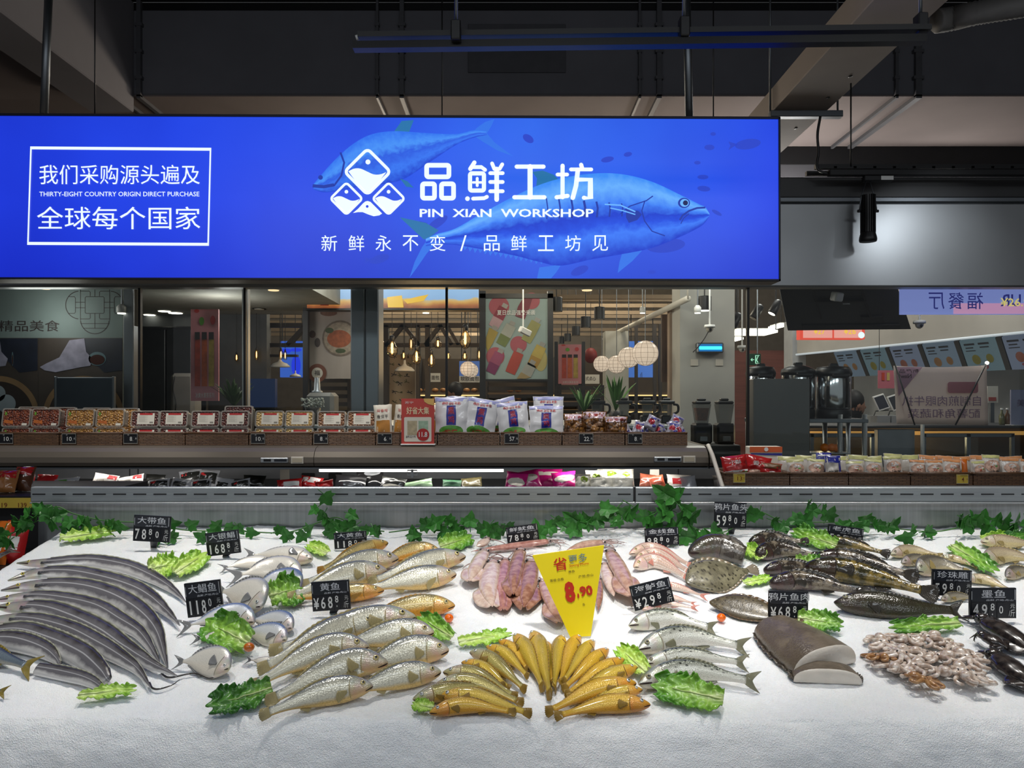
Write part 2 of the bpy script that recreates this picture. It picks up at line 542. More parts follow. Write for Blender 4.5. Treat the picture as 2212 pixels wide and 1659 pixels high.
t = thing('lighting_track', 'long black double lighting track hung across the ceiling in front of the sign', 'lighting track', P(1390, 85, 3.03))
a, b = P(772, 88, 3.06), P(2013, 72, 3.0)
def bar(p, q, h, d, z):
 p, q = p + Vector((0, 0, z)), q + Vector((0, 0, z))
 up = Vector((0, 0, h)); f = Vector((0, d, 0))
 return MB().prism([p, p + up, p + up + f, p + f], q - p)
bar(a, b, .022, .06, .018).build('upper_rail', m_black, t)
bar(a + Vector((-.02, 0, 0)), b + Vector((-.02, 0, 0)), .03, .045, -.03).build('lower_rail', mat('track_black', '#0c0c0e', .3), t)
MB().tube([a + Vector((-.012, .03, .025)), a + Vector((.005, .03, .03))], .012, 8).build('end_cap', m_white, t, True, 'pale end cap')
for px, py in ((985, 78), (1478, 70), (1990, 62)):
 p = P(px, py, 3.03)
 h = MB().box(p.x - .02, p.x + .02, 3.01, 3.06, p.z - .02, p.z + .06, .004).build('mount', m_black, t)
 MB().tube([(p.x, 3.035, p.z + .05), (p.x, 3.035, 5.35)], .007, 8).build('rod', m_steeld, h, True)
t = thing('lighting_track', 'long black lighting track along the top of the right steel fascia', 'lighting track', P(2000, 372, 4.85))
a, b = P(1790, 380, 4.85), P(2400, 380, 4.85)
MB().box(a.x, b.x, 4.83, 4.88, a.z, a.z + .04, .004).build('rail', m_black, t)
mb = MB()
a2 = P(1765, 362, 4.88)
mb.box(a2.x, b.x, 4.9, 4.93, a2.z, a2.z + .03)
mb.box(a2.x, b.x, 5.05, 5.08, a2.z, a2.z + .03)
for i in range(12):
 x = a2.x + .12 + i * .13
 mb.box(x, x + .02, 4.9, 5.08, a2.z + .003, a2.z + .016)
mb.build('cable_tray', m_black, t)
MB().tube(spline([P(1772, 252, 4.88), P(1766, 290, 4.88), P(1768, 330, 4.88), P(1766, 365, 4.88), P(1800, 378, 4.87)], 24), .009, 8).build('feed_cable', m_black, t, True)
p = P(1875, 470, 4.85)
t = thing('track_spotlight', 'black finned spotlight hanging down in front of the right steel fascia', 'spotlight', p)
lo, hi = P(1875, 522, 4.85), P(1875, 420, 4.85)
mb = MB()
mb.lathe([(.052, 0), (.055, .012), (.053, .03), (.046, .055), (.045, .06)], (lo.x, lo.y, lo.z), 28)
mb.build('reflector_hood', m_black, t, True)
mb = MB().lathe([(.036, .05), (.036, .30)], (lo.x, lo.y, lo.z), 24)
for k in range(22):
 an = 2 * math.pi * k / 22
 M = Matrix.Translation((lo.x, lo.y, lo.z + .058)) @ Matrix.Rotation(an, 4, 'Z')
 mb.box(.03, .047, -.0025, .0025, 0, .245, 0, M)
mb.build('heat_sink', m_black, t)
MB().lathe([(.04, .004), (.04, .008)], (lo.x, lo.y, lo.z), 24).build('lens', m_lampw, t)
tr = P(1875, 392, 4.85)
MB().box(tr.x - .03, tr.x + .16, 4.83, 4.88, tr.z, tr.z + .035, .004).build('adapter', m_blackp, t)
MB().box(tr.x + .075, tr.x + .155, 4.826, 4.83, tr.z + .004, tr.z + .03).build('rating_label', m_white, t, label='white rating sticker')
MB().tube([(lo.x - .058, 4.85, lo.z + .2), (lo.x - .045, 4.85, lo.z + .29), (lo.x - .01, 4.85, tr.z + .01)], .004, 6).tube([(lo.x + .058, 4.85, lo.z + .2), (lo.x + .045, 4.85, lo.z + .29), (lo.x + .01, 4.85, tr.z + .01)], .004, 6).build('bracket', m_steeld, t, True)
for s in (-1, 1):
 MB().tube([(lo.x + s * .044, 4.85, lo.z + .2), (lo.x + s * .068, 4.85, lo.z + .2)], .009, 10).build('knob', m_black, t, True)
# ------------------------------------------------------------------ the blue light box
SD = 4.3
def sp(px, py, lift=0.0):
 return P(px, py, SD) + Vector((0, -lift, 0))
sign = thing('light_box_sign', 'wide backlit blue seafood sign with two fish and white Chinese lettering', 'sign', P(840, 603, SD))
def quadbox(mb, c, d0, d1):
 """c: four picture corners; from distance offset d0 to d1."""
 a = [P(*q, SD) + Vector((0, d0, 0)) for q in c]
 mb.prism(a, (0, d1 - d0, 0))
 return mb
XL = -130
topL, topR, botL, botR = 249 + XL * .0042, 256.5, 600.5 + XL * .002, 604.5
quadbox(MB(), [(XL - 4, topL - 2), (1684, topR - 2), (1685, botR + 3), (XL - 4, botL + 3)], .006, .15).build('housing', mat('sign_housing', '#b9b4ae', .5, .2), sign)
mb = MB()
for c in ([(XL - 4, topL - 3), (1684, topR - 3), (1684, topR + 2), (XL - 4, topL + 2)], [(XL - 4, botL - 1), (1685, botR - 1), (1685, botR + 3), (XL - 4, botL + 3)],
          [(1680.5, topR - 2), (1684.5, topR - 2), (1685, botR + 3), (1681.5, botR + 3)]):
 quadbox(mb, c, -.012, .01)
mb.build('edge_trim', mat('sign_trim', '#0e1430', .5), sign)
m, nt, b = newmat('sign_print_sea')
tc = nd(nt, 'ShaderNodeTexCoord'); sx = nd(nt, 'ShaderNodeSeparateXYZ')
nt.links.new(tc.outputs['Object'], sx.inputs[0])
mr = nd(nt, 'ShaderNodeMapRange'); mr.inputs[1].default_value = -2.2; mr.inputs[2].default_value = 2.25
nt.links.new(sx.outputs[0], mr.inputs[0])
r1 = ramp(nt, [(0, lin((26, 54, 214))), (.22, lin((28, 66, 232))), (.45, lin((34, 74, 228))), (.68, lin((46, 104, 240))), (.85, lin((40, 90, 236))), (1, lin((30, 66, 226)))])
nt.links.new(mr.outputs[0], r1.inputs[0])
mr2 = nd(nt, 'ShaderNodeMapRange'); mr2.inputs[1].default_value = .0; mr2.inputs[2].default_value = .95
nt.links.new(sx.outputs[2], mr2.inputs[0])
r2 = ramp(nt, [(0, (.62, .55, .78)), (.5, (1, .97, 1)), (1, (.98, 1.02, .97))])
nt.links.new(mr2.outputs[0], r2.inputs[0])
mu = nd(nt, 'ShaderNodeMixRGB', blend_type='MULTIPLY'); mu.inputs[0].default_value = 1
nt.links.new(r1.outputs[0], mu.inputs[1]); nt.links.new(r2.outputs[0], mu.inputs[2])
nz = nd(nt, 'ShaderNodeTexNoise', Scale=1.6, Detail=2.0); nt.links.new(tc.outputs['Object'], nz.inputs['Vector'])
r3 = ramp(nt, [(.3, (.88, .88, .93)), (.7, (1.1, 1.1, 1.05))]); nt.links.new(nz.outputs['Fac'], r3.inputs[0])
mu2 = nd(nt, 'ShaderNodeMixRGB', blend_type='MULTIPLY'); mu2.inputs[0].default_value = 1
nt.links.new(mu.outputs[0], mu2.inputs[1]); nt.links.new(r3.outputs[0], mu2.inputs[2])
nt.links.new(mu2.outputs[0], b.inputs['Emission Color']); b.inputs['Emission Strength'].default_value = 1
b.inputs['Base Color'].default_value = (.01, .02, .08, 1); b.inputs['Roughness'].default_value = .35
quadbox(MB(), [(XL, topL), (1682, topR), (1682.5, botR), (XL, botL)], -.004, .006).build('lit_face', m, sign)
def fishprint(name, body, mott):
 """Printed fish skin: colours across the body (v: 0 back .. 1 belly) with mottling; a lit film."""
 m, nt, b = newmat(name)
 at = nd(nt, 'ShaderNodeAttribute', attribute_name='fuv'); s = nd(nt, 'ShaderNodeSeparateXYZ')
 nt.links.new(at.outputs['Vector'], s.inputs[0])
 nz = nd(nt, 'ShaderNodeTexNoise', Scale=7.0, Detail=5.0)
 mp = nd(nt, 'ShaderNodeMapping'); mp.inputs['Scale'].default_value = (5, 1.3, 1)
 nt.links.new(at.outputs['Vector'], mp.inputs[0]); nt.links.new(mp.outputs[0], nz.inputs['Vector'])
 ad = nd(nt, 'ShaderNodeMath', operation='MULTIPLY_ADD'); ad.inputs[1].default_value = mott; ad.inputs[2].default_value = -mott / 2
 nt.links.new(nz.outputs['Fac'], ad.inputs[0])
 a2 = nd(nt, 'ShaderNodeMath', operation='ADD'); nt.links.new(ad.outputs[0], a2.inputs[0]); nt.links.new(s.outputs[1], a2.inputs[1])
 r = ramp(nt, body); nt.links.new(a2.outputs[0], r.inputs[0])
 nt.links.new(r.outputs[0], b.inputs['Emission Color']); b.inputs['Emission Strength'].default_value = 1
 b.inputs['Base Color'].default_value = (.01, .02, .08, 1)
 return m
m_fa = fishprint('print_fish_big', [(0, lin((60, 140, 246))), (.16, lin((104, 176, 252))), (.36, lin((62, 128, 244))), (.5, lin((26, 62, 204))), (.62, lin((34, 80, 224))), (.74, lin((62, 124, 248))), (1, lin((28, 60, 200)))], .22)
m_fb = fishprint('print_fish_far', [(0, lin((44, 112, 236))), (.3, lin((70, 146, 246))), (.5, lin((40, 90, 222))), (.75, lin((54, 118, 240))), (1, lin((30, 68, 206)))], .4)
m_pdark = glow('print_dark_blue', (22, 52, 160), 1)
m_pfin = glow('print_fin_blue', (48, 112, 226), 1)
m_pgreen = glow('print_fin_green', (36, 112, 166), 1)
m_pfar = glow('print_small_fish', (38, 66, 196), 1)
m_pink = glow('print_ink', (12, 26, 84), 1)
m_plight = glow('print_light_blue', (104, 176, 255), 1)
def strip(mb, top, bot, lift, n=60, m=10):
 tp = spline([(x, y, 0) for x, y in top], n); bp = spline([(x, y, 0) for x, y in bot], n)
 def fn(u, v):
  i = min(n - 1, int(round(u * (n - 1))))
  q = tp[i].lerp(bp[i], v)
  return sp(q.x, q.y, lift)
 return mb.grid(fn, n, m)
def shape(name, mat_, pts, lift, parent=sign, smoothn=0):
 if smoothn:
  pts = [(q.x, q.y) for q in spline([(x, y, 0) for x, y in pts], smoothn)]
 return poly(MB(), lambda x, y: sp(x, y, lift), pts).build(name, mat_, parent)
for x, y, rx, ry, a in ((1615, 312, 28, 11, -.15), (1532, 319, 11, 6, 0), (1312, 345, 14, 6, -.2), (1356, 334, 9, 5, -.2), (1141, 300, 13, 8, .6), (1518, 383, 12, 5, 0), (1520, 408, 14, 6, .1),
      (1548, 460, 12, 4, .5), (1252, 585, 20, 9, -.4), (820, 560, 22, 9, -.3), (945, 482, 26, 9, -.6), (1438, 531, 42, 15, -.1), (1506, 352, 7, 4, 0), (1540, 290, 6, 4, 0), (1408, 588, 9, 4, 0)):
 mb = MB(); disc(mb, lambda X, Y: sp(X, Y, .0045), x, y, rx, ry, 20, a)
 if rx > 20:
  poly(mb, lambda X, Y: sp(X, Y, .0045), [(x - rx * .8, y), (x - rx * 1.5, y - ry * .8 + 3), (x - rx * 1.35, y + 3), (x - rx * 1.5, y + ry * .9 + 3)])
 mb.build('distant_fish_print', m_pfar, sign)
shape('tail_fin_print', m_pfin, [(1018, 290), (1030, 277), (1048, 264), (1068, 258), (1062, 272), (1052, 289), (1068, 308), (1092, 326), (1108, 338), (1075, 326), (1045, 308)], .0050)
shape('dorsal_fin_print', m_pgreen, [(852, 284), (868, 262), (894, 260), (884, 286)], .0048)
strip(MB(), [(678, 398), (700, 372), (724, 346), (760, 314), (800, 292), (850, 284), (920, 288), (985, 290), (1024, 282), (1050, 284)],
      [(678, 410), (700, 416), (735, 412), (775, 404), (830, 398), (875, 386), (930, 350), (985, 314), (1024, 298), (1052, 292)], .0055).build('far_fish_print', m_fb, sign)
mb = MB()
line(mb, lambda X, Y: sp(X, Y, .0062), [(736, 330), (744, 352), (738, 380), (722, 402)], 4)
line(mb, lambda X, Y: sp(X, Y, .0062), [(676, 402), (700, 404), (722, 400)], 7)
disc(mb, lambda X, Y: sp(X, Y, .0062), 693, 384, 5, 5)
mb.build('face_lines_print', m_pdark, sign)
shape('pelvic_fin_print', m_pgreen, [(864, 386), (880, 392), (894, 406), (878, 404)], .0062)
shape('tail_fin_print', m_pgreen, [(864, 470), (884, 474), (920, 482), (948, 498), (930, 512), (916, 518), (892, 496)], .0050)
shape('tail_fin_print', m_pfin, [(928, 512), (944, 522), (922, 548), (900, 580), (885, 600), (896, 566), (912, 534)], .0050)
shape('dorsal_fin_print', m_pgreen, [(1150, 372), (1172, 369), (1196, 378), (1210, 392), (1180, 400), (1158, 406), (1160, 386)], .0052)
shape('anal_fin_print', m_pfin, [(1165, 578), (1212, 572), (1202, 588), (1190, 602), (1160, 602)], .0052)
shape('pelvic_fin_print', m_pfin, [(1344, 546), (1388, 540), (1366, 564), (1334, 590), (1338, 566)], .0052)
strip(MB(), [(920, 516), (944, 506), (984, 494), (1040, 462), (1100, 430), (1160, 402), (1220, 384), (1290, 375), (1350, 378), (1410, 394), (1470, 422), (1510, 442), (1523, 448), (1532, 462)],
      [(920, 532), (950, 528), (990, 530), (1050, 540), (1110, 552), (1165, 566), (1212, 574), (1280, 560), (1340, 550), (1400, 538), (1450, 520), (1490, 502), (1518, 486), (1532, 468)], .0058, 90, 14).build('near_fish_print', m_fa, sign)
mb = MB()
L6 = lambda X, Y: sp(X, Y, .0066)
line(mb, L6, [(1523, 449), (1505, 450), (1488, 456), (1474, 466), (1468, 476)], 4)
line(mb, L6, [(1488, 462), (1476, 472), (1470, 484)], 2)
line(mb, L6, [(1392, 436), (1386, 456), (1392, 478), (1408, 500), (1436, 510)], 2.5)
line(mb, L6, [(1410, 424), (1396, 434), (1360, 446), (1340, 462)], 2.5)
for i in range(7):
 x = 1180 + i * 27
 line(mb, L6, [(x, 428 + i * 2), (x + 3, 450), (x + 1, 474 - i)], 5 - abs(i - 3) * .8)
poly(mb, L6, [(q[0], q[1]) for q in ((1352, 452), (1378, 456), (1386, 464), (1376, 476), (1358, 482), (1352, 470))])
disc(mb, L6, 1477, 439, 13, 11)
mb.build('face_lines_print', m_pdark, sign)
mb = MB(); disc(mb, lambda X, Y: sp(X, Y, .007), 1478, 439, 9.5, 8.5); line(mb, lambda X, Y: sp(X, Y, .007), [(1306, 442), (1340, 444), (1372, 458)], 3); line(mb, lambda X, Y: sp(X, Y, .007), [(1318, 450), (1346, 456), (1372, 464)], 2.5); mb.build('eye_ring_print', m_plight, sign)
mb = MB(); disc(mb, lambda X, Y: sp(X, Y, .0075), 1480, 439, 5.5, 5.5); mb.build('eye_print', m_pink, sign)
mb = MB()
for i in range(16):
 x = 1000 + i * 11; y = 534 + i * 2.0
 poly(mb, lambda X, Y: sp(X, Y, .0054), [(x, y - 2), (x + 10, y), (x + 4, y + 7 + (i % 3))])
mb.build('finlet_print', m_pfin, sign)
LW = lambda x, y: sp(x, y, .009)
mb = MB()
line(mb, LW, [(69, 320.5), (456, 323.5), (451, 528.5), (62.5, 526.5)], 5, True)
mb.build('slogan_frame', m_signw, sign)
mb = MB(); text(mb, '我们采购源头遍及', LW, 87, 399, 433, 357); mb.build('lettering', m_signw, sign)
mb = MB(); text(mb, 'THIRTY-EIGHT COUNTRY ORIGIN DIRECT PURCHASE', LW, 87, 425, 432, 415, .006); mb.build('lettering', m_signw, sign)
mb = MB(); text(mb, '全球每个国家', LW, 82, 496, 434, 447); mb.build('lettering', m_signw, sign)
mb = MB(); text(mb, 'PIN  XIAN  WORKSHOP', LW, 907, 470, 1282, 452, .022); mb.build('lettering', m_signw, sign)
mb = MB()
for k, ch in enumerate('新鲜永不变/品鲜工坊见'):
 cx = 712 + k * 58.4 + (0 if k < 5 else -3 if k == 5 else 0)
 w = 34 if ch != '/' else 14
 text(mb, ch, LW, cx - w / 2, 543, cx + w / 2, 509)
mb.build('lettering', m_signw, sign)
def rrect(x0, y0, x1, y1, r, n=5):
 pts = []
 for cx, cy, a0 in ((x1 - r, y0 + r, -90), (x1 - r, y1 - r, 0), (x0 + r, y1 - r, 90), (x0 + r, y0 + r, 180)):
  for i in range(n + 1):
   a = R(a0 + 90 * i / n)
   pts.append((cx + r * math.cos(a), cy + r * math.sin(a)))
 return pts
mb = MB()
def box_ring(x0, y0, x1, y1, w):
 line(mb, LW, rrect(x0 + w / 2, y0 + w / 2, x1 - w / 2, y1 - w / 2, 4), w, True)
def st(pts, w=10):
 line(mb, LW, pts, w)
 for p in (pts[0], pts[-1]):
  disc(mb, LW, p[0], p[1], w / 2, w / 2, 10)
box_ring(917, 353, 975, 388, 10); box_ring(908, 393, 944, 434, 10); box_ring(949, 393, 985, 434, 10)           # three mouths
st([(1025, 352), (1016, 366)], 9); st([(1018, 362), (1040, 362), (1048, 368)], 8)                               # fresh: fish
box_ring(1011, 371, 1050, 417, 9); st([(1022, 395), (1040, 395)], 5); st([(1031, 386), (1031, 402)], 6)
disc(mb, LW, 1010, 430, 5, 5); st([(1022, 430), (1046, 429), (1052, 426)], 8)
st([(1063, 354), (1068, 366)], 8); st([(1085, 356), (1079, 366)], 8); st([(1059, 375), (1086, 375)], 8); st([(1059, 394), (1086, 394)], 8); st([(1059, 414), (1086, 414)], 8); st([(1073, 366), (1073, 432)], 10)
st([(1116, 361), (1174, 361)], 9); st([(1145, 361), (1145, 427)], 11); st([(1111, 427), (1176, 427)], 9)        # work
st([(1215, 359), (1215, 427)], 9); st([(1204, 378), (1225, 378)], 8); st([(1202, 427), (1226, 424)], 9)         # workshop
st([(1255, 357), (1257, 364)], 9); st([(1233, 367), (1277, 367)], 8); st([(1248, 368), (1244, 402), (1237, 428)], 10); st([(1248, 389), (1275, 389), (1275, 428), (1261, 428)], 9)
mb.build('lettering', m_signw, sign)
mb = MB()
def lozenge(cx, cy, r, w):
 def rot(pts):
  out = []
  for x, y in pts:
   X, Y = x * .7071 - y * .7071, x * .7071 + y * .7071
   out.append((cx + X, cy + Y))
  return out
 s = r / 1.28
 line(mb, LW, rot(rrect(-s + w / 2, -s + w / 2, s - w / 2, s - w / 2, s * .24)), w, True)
 k = r / 51.0
 top = [(-43 * k, -1 * k), (-30 * k, -7 * k), (-16 * k, -7 * k), (0, 0), (14 * k, 6 * k), (28 * k, 6 * k), (42 * k, 1 * k)]
 pts = [(q.x + cx, q.y + cy) for q in spline([(x, y, 0) for x, y in top], 16)] + [(cx + 26 * k, cy + 22 * k), (cx + 6 * k, cy + 43 * k), (cx, cy + 45 * k), (cx - 6 * k, cy + 43 * k), (cx - 26 * k, cy + 22 * k)]
 poly(mb, LW, pts)
 disc(mb, LW, cx + (1 if r > 40 else 0), cy - 22 * k, 5 * k + .6, 5 * k + .6, 14)
lozenge(794.5, 372, 49, 6.5)
lozenge(749, 430, 34.5, 5)
lozenge(840, 430, 34.5, 5)
pts = [(763, 461), (774, 452), (785, 440), (790, 436), (795, 435), (801, 437), (812, 448), (826, 462), (820, 466), (808, 468), (796, 464), (784, 459), (774, 459)]
poly(mb, LW, pts)
mb.build('emblem', m_signw, sign)
mb = MB(); disc(mb, lambda X, Y: sp(X, Y, .011), 794, 447, 3, 3, 12); mb.build('emblem_eye', m_blue, sign)
# ------------------------------------------------------------------ behind the glass: kitchen and food court
def ceilz(D):
 return 3.0 if D < 7.62 else 4.46 if D < 8.4 else 4.11 if D < 8.62 else 4.25
def fy(D):
 return HY + CH * F / D      # picture row of the floor at distance D
struct('trim_12', MB().box(-5.9, 7.5, 5.36, 7.64, 3.0, 3.04), m_dkgrey)
def cord(mb, px, py, D, r=.004):
 p = P(px, py, D)
 return mb.tube([p, (p.x, p.y, ceilz(D) + .01)], r, 6)
def leg(mb, px, py, D, w=.02):
 p = P(px, py, D)
 return mb.box(p.x - w, p.x + w, D - w + .02, D + w + .02, 0, p.z)
def board(name, label, cat, x0, y0, x1, y1, D, face, th=.02, frame_m=None, legs=False, cords=False, group=None):
 c = P((x0 + x1) / 2, y1, D)
 t = thing(name, label, cat, c, group)
 pbox(x0, y0, x1, y1, D, th).build('panel', face, t)
 if legs:
  for px in (x0 + 3, x1 - 3):
   leg(MB(), px, y1 - 2, D).build('post', m_black, t)
 if cords:
  for px in (x0 + 6, x1 - 6):
   cord(MB(), px, y0 + 2, D + .01).build('hanger', m_black, t)
 return t
_dl = 0
def downlight(px, py, D, r, label, strong=True):
 p = P(px, py, D)
 t = thing('down_light', label, 'ceiling light', p)
 MB().lathe([(r * .8, .005), (r, .012), (r, .05), (r * .5, .07)], p, 20).build('housing', m_white, t, True)
 MB().lathe([(r * .82, 0), (r * .82, .005)], p, 20).build('lens', m_lampw if strong else glow('lamp_soft', (255, 222, 170), 1.2), t)
 cord(MB(), px, py - 14, D, .006).build('stem', m_steeld, t)
 return t
D = 5.6
t = board('wall_mural', 'grey-green mural with a lattice ornament and dark dumpling steamer picture, at far left', 'mural', -330, 600, 265, fy(5.6), D, mat('mural_green', '#6a7876', .7, var=.05), .03)
fr = pixframe(D)
pbox(-330, 730, 82, 1200, D - .004, .004).build('photo_print', mat('photo_brown', '#3a322c', .55, var=.35, vscale=3), t)
pbox(82.6, 730, 264, 1200, D - .004, .004).build('photo_print', mat('photo_brown', '#3a322c', .55), t)
m_ink = mat('ink_dark', '#2b2222', .6)
mb = MB(); text(mb, '精品美食', fr, -3, 716, 129, 692, .006); mb.build('lettering', m_ink, t)
mb = MB()
cx, cy = 205, 659
def arc(x, y, r, a0, a1, n=16):
 return [(x + r * math.cos(R(a0 + (a1 - a0) * i / n)), y + r * math.sin(R(a0 + (a1 - a0) * i / n))) for i in range(n + 1)]
line(mb, fr, arc(172, 659, 30, 95, 265), 1.7); line(mb, fr, arc(237, 659, 30, -85, 40), 1.7); line(mb, fr, arc(205, 690, 31, 5, 175), 1.7)
line(mb, fr, [(174, 629), (175, 618), (236, 618), (237, 629)], 1.5)
line(mb, fr, rrect(184, 641, 225, 677, 3), 1.2, True)
for x in (174, 237): line(mb, fr, [(x, 628), (x, 692)], 1.2)
for a, b_ in (((163, 653), (184, 653)), ((163, 665), (184, 665)), ((225, 653), (246, 653)), ((225, 665), (246, 665)), ((205, 619), (205, 641)), ((205, 677), (205, 709)),
             ((174, 699), (237, 699)), ((180, 709), (231, 709))):
 line(mb, fr, [a, b_], 1.2)
for sx in (-1, 1):
 line(mb, fr, [(205 + sx * 32, 629), (205 + sx * 12, 629), (205 + sx * 10, 631), (205 + sx * 10, 640)], 1.2)
 line(mb, fr, [(205 + sx * 32, 689), (205 + sx * 12, 689), (205 + sx * 10, 687), (205 + sx * 10, 678)], 1.2)
 line(mb, fr, [(205 + sx * 56, 641), (205 + sx * 44, 641), (205 + sx * 42, 644), (205 + sx * 42, 674), (205 + sx * 44, 677), (205 + sx * 56, 677)], 1.2)
mb.build('ornament', m_ink, t)
f2 = lambda x, y: P(x, y, D - .006)
f3 = lambda x, y: P(x, y, D - .008)
m_cloth = mat('photo_cloth', '#8a8798', .7, var=.25, vscale=14)
m_bamboo = mat('photo_bamboo', '#7d6243', .6, var=.2, vscale=5)
m_bun = mat('photo_bun', '#8c9499', .6)
m_navy = mat('photo_navy', '#171c2a', .5, var=.3)
for dx, wid in ((0, 1), (-183, 1)):
 X = lambda v: min(v + dx, 81.5) if dx else v
 poly(MB(), f2, [(X(x), y) for x, y in ((185, 731), (264, 731), (264, 800), (225, 805), (190, 770), (160, 740))]).build('photo_shadow', m_navy, t)
 poly(MB(), f3, [(X(x), y) for x, y in ((150, 735), (182, 731), (186, 760), (200, 775), (195, 790), (175, 793), (150, 798), (120, 804), (96, 800), (86, 793), (100, 785), (128, 772))]).build('photo_cloth', m_cloth, t)
 mb = MB(); disc(mb, f3, X(210), 775, 19 if not dx else 2, 15); mb.build('photo_bowl', mat('photo_bowl', '#5a737a', .4), t)
 mb = MB(); disc(mb, lambda x, y: P(x, y, D - .01), X(210), 777, 16 if not dx else 1.5, 11); mb.build('photo_tea', mat('photo_tea', '#3b201a', .3), t)
 mb = MB(); poly(mb, f3, [(X(q[0]), min(q[1], 1000)) for q in arc(180, 900, 88, 180, 360, 30)]); mb.build('photo_steamer', m_bamboo, t)
 mb = MB(); poly(mb, lambda x, y: P(x, y, D - .01), [(X(q[0]), q[1]) for q in arc(180, 900, 76, 180, 360, 30)]); mb.build('photo_steamer_inside', mat('photo_steamer_in', '#2a1f19', .6), t)
mb = MB()
for x, y, r in ((-6, 850, 18), (14, 872, 20)):
 disc(mb, lambda X, Y: P(X, Y, D - .012), x, y, r)
mb.build('photo_bun', m_bun, t)
t = thing('steel_board', 'blank brushed steel board standing before the dumpling mural', 'steel board', P(180, 882, 5.3))
pbox(118, 815, 245, fy(5.3), 5.3, .015, .004).build('sheet', mat('smoky_steel', '#5b6168', .4, .9, var=.15, vscale=2), t)
pbox(116, 813, 121, fy(5.29), 5.29, .03, .004).build('edge', m_steeld, t); pbox(241, 813, 246, fy(5.29), 5.29, .03, .004).build('edge', m_steeld, t)
t = thing('steel_pillar', 'narrow grey steel pillar at the right edge of the mural', 'pillar', Vector((P(280, 0, 5.5).x, 5.5, 0)))
pbox(266, 615, 288, fy(5.5), 5.5, .14, .006).build('cladding', m_steeld, t)
pbox(289, 625, 298, 704, 5.45, .05, .004).build('bracket', mat('bracket_tan', '#6b5f52', .6), t)
t = thing('steel_pillar', 'slim shiny steel pillar with a warm lamp reflection, left of the hanging bulbs', 'pillar', Vector((P(529, 0, 5.4).x, 5.4, 0)))
pbox(522, 612, 535, fy(5.4), 5.4, .06, .008).build('cladding', m_steel, t)
x0 = -3.55
struct('trim_10', MB().box(-4.2, -1.6, 5.72, 7.69, 2.47, 2.62), mat('soffit_grey', '#8a8a82', .8))
struct('trim_11', MB().box(-4.2, -2.55, 7.7, 7.8, 0, 2.62), mat('kitchen_wall', '#4a4d50', .6, var=.1))
for px, py, s, lab in ((355, 671, .055, 'round lit ceiling lamp, centre one above the pink drinks poster'), (379, 675, .065, 'round bright ceiling lamp just left of the pink drinks poster'), (323, 679, .055, 'round lit ceiling lamp lowest above the grey kitchen wall')):
 y = (2.466 - CH) * F / (HY - py)
 p = P(px, py, y)
 tt = thing('recessed_lamp', lab, 'ceiling light', p)
 MB().lathe([(s * 1.2, -.006), (s * 1.2, .003)], p, 20).build('trim_ring', m_white, tt)
 MB().lathe([(s, -.010), (s, -.004)], p, 20).build('lens', m_lampw, tt)
t = thing('kitchen_cabinet', 'tall dark cabinet in the kitchen under the recessed lamps', 'cabinet', Vector((P(350, 0, 7).x, 7.0, 0)))
pbox(300, 705, 416, fy(7.2), 7.2, .4, .01).build('carcass', mat('cabinet_dark', '#3a3c40', .4, .3), t)
pbox(304, 712, 356, 1150, 7.187, .012, .004).build('door', mat('cabinet_door', '#44474b', .35, .4), t); pbox(359, 712, 412, 1150, 7.187, .012, .004).build('door', mat('cabinet_door', '#44474b', .35), t)
t = thing('hand_dryer', 'rounded grey machine with a cable beside the pink drinks poster', 'machine', P(390, 885, 6.6))
pbox(366, 806, 418, fy(6.6), 6.6, .2, .03).build('body', mat('machine_grey', '#7d7a74', .5), t)
MB().tube(spline([P(378, 812, 6.59), P(374, 840, 6.59), P(380, 870, 6.59), P(377, 900, 6.59)], 14), .004, 6).build('cable', m_black, t, True)
def juice_poster(t, x0, y0, x1, y1, D, sk=0):
 """three drinks on pink; sk: drop of the right edge."""
 w, h = x1 - x0, y1 - y0
 fr = lambda u, v: P(x0 + w * u, y0 + h * v + sk * u, D) + Vector((0, -.004, 0))
 fr2 = lambda u, v: P(x0 + w * u, y0 + h * v + sk * u, D) + Vector((0, -.007, 0))
 for k, c in enumerate(('#b8452e', '#c25a2a', '#b59a45')):
  u = .16 + .25 * k
  poly(MB(), fr, [(u, .27), (u + .18, .27), (u + .19, .84), (u - .01, .84)]).build('drink_print', mat('print_drink_%d' % k, c, .5, var=.3, vscale=20), t)
  poly(MB(), fr2, [(u, .25), (u + .18, .25), (u + .18, .33), (u, .33)]).build('cap_print', m_ink, t)
 mb = MB(); disc(mb, fr, .4, .13, .09, .045); mb.build('kiwi_print', mat('print_kiwi', '#5f9a2c', .5), t)
 mb = MB(); disc(mb, fr, .8, .12, .09, .05); disc(mb, fr, .22, .02, .09, .02); mb.build('citrus_print', mat('print_citrus', '#c43a3a', .5), t)
 mb = MB(); text(mb, '冰爽水果茶系列', fr, .18, .97, .85, .91); mb.build('lettering', m_white, t)
m_pinkp = mat('poster_pink', '#c9848a', .55, var=.04)
t = board('drink_poster', 'tall pink fruit drink poster standing in the kitchen', 'poster', 412, 668, 472, 866, 6.2, m_pinkp, .02)
leg(MB(), 440, 866, 6.22).build('post', m_black, t)
juice_poster(t, 412, 668, 472, 866, 6.2)
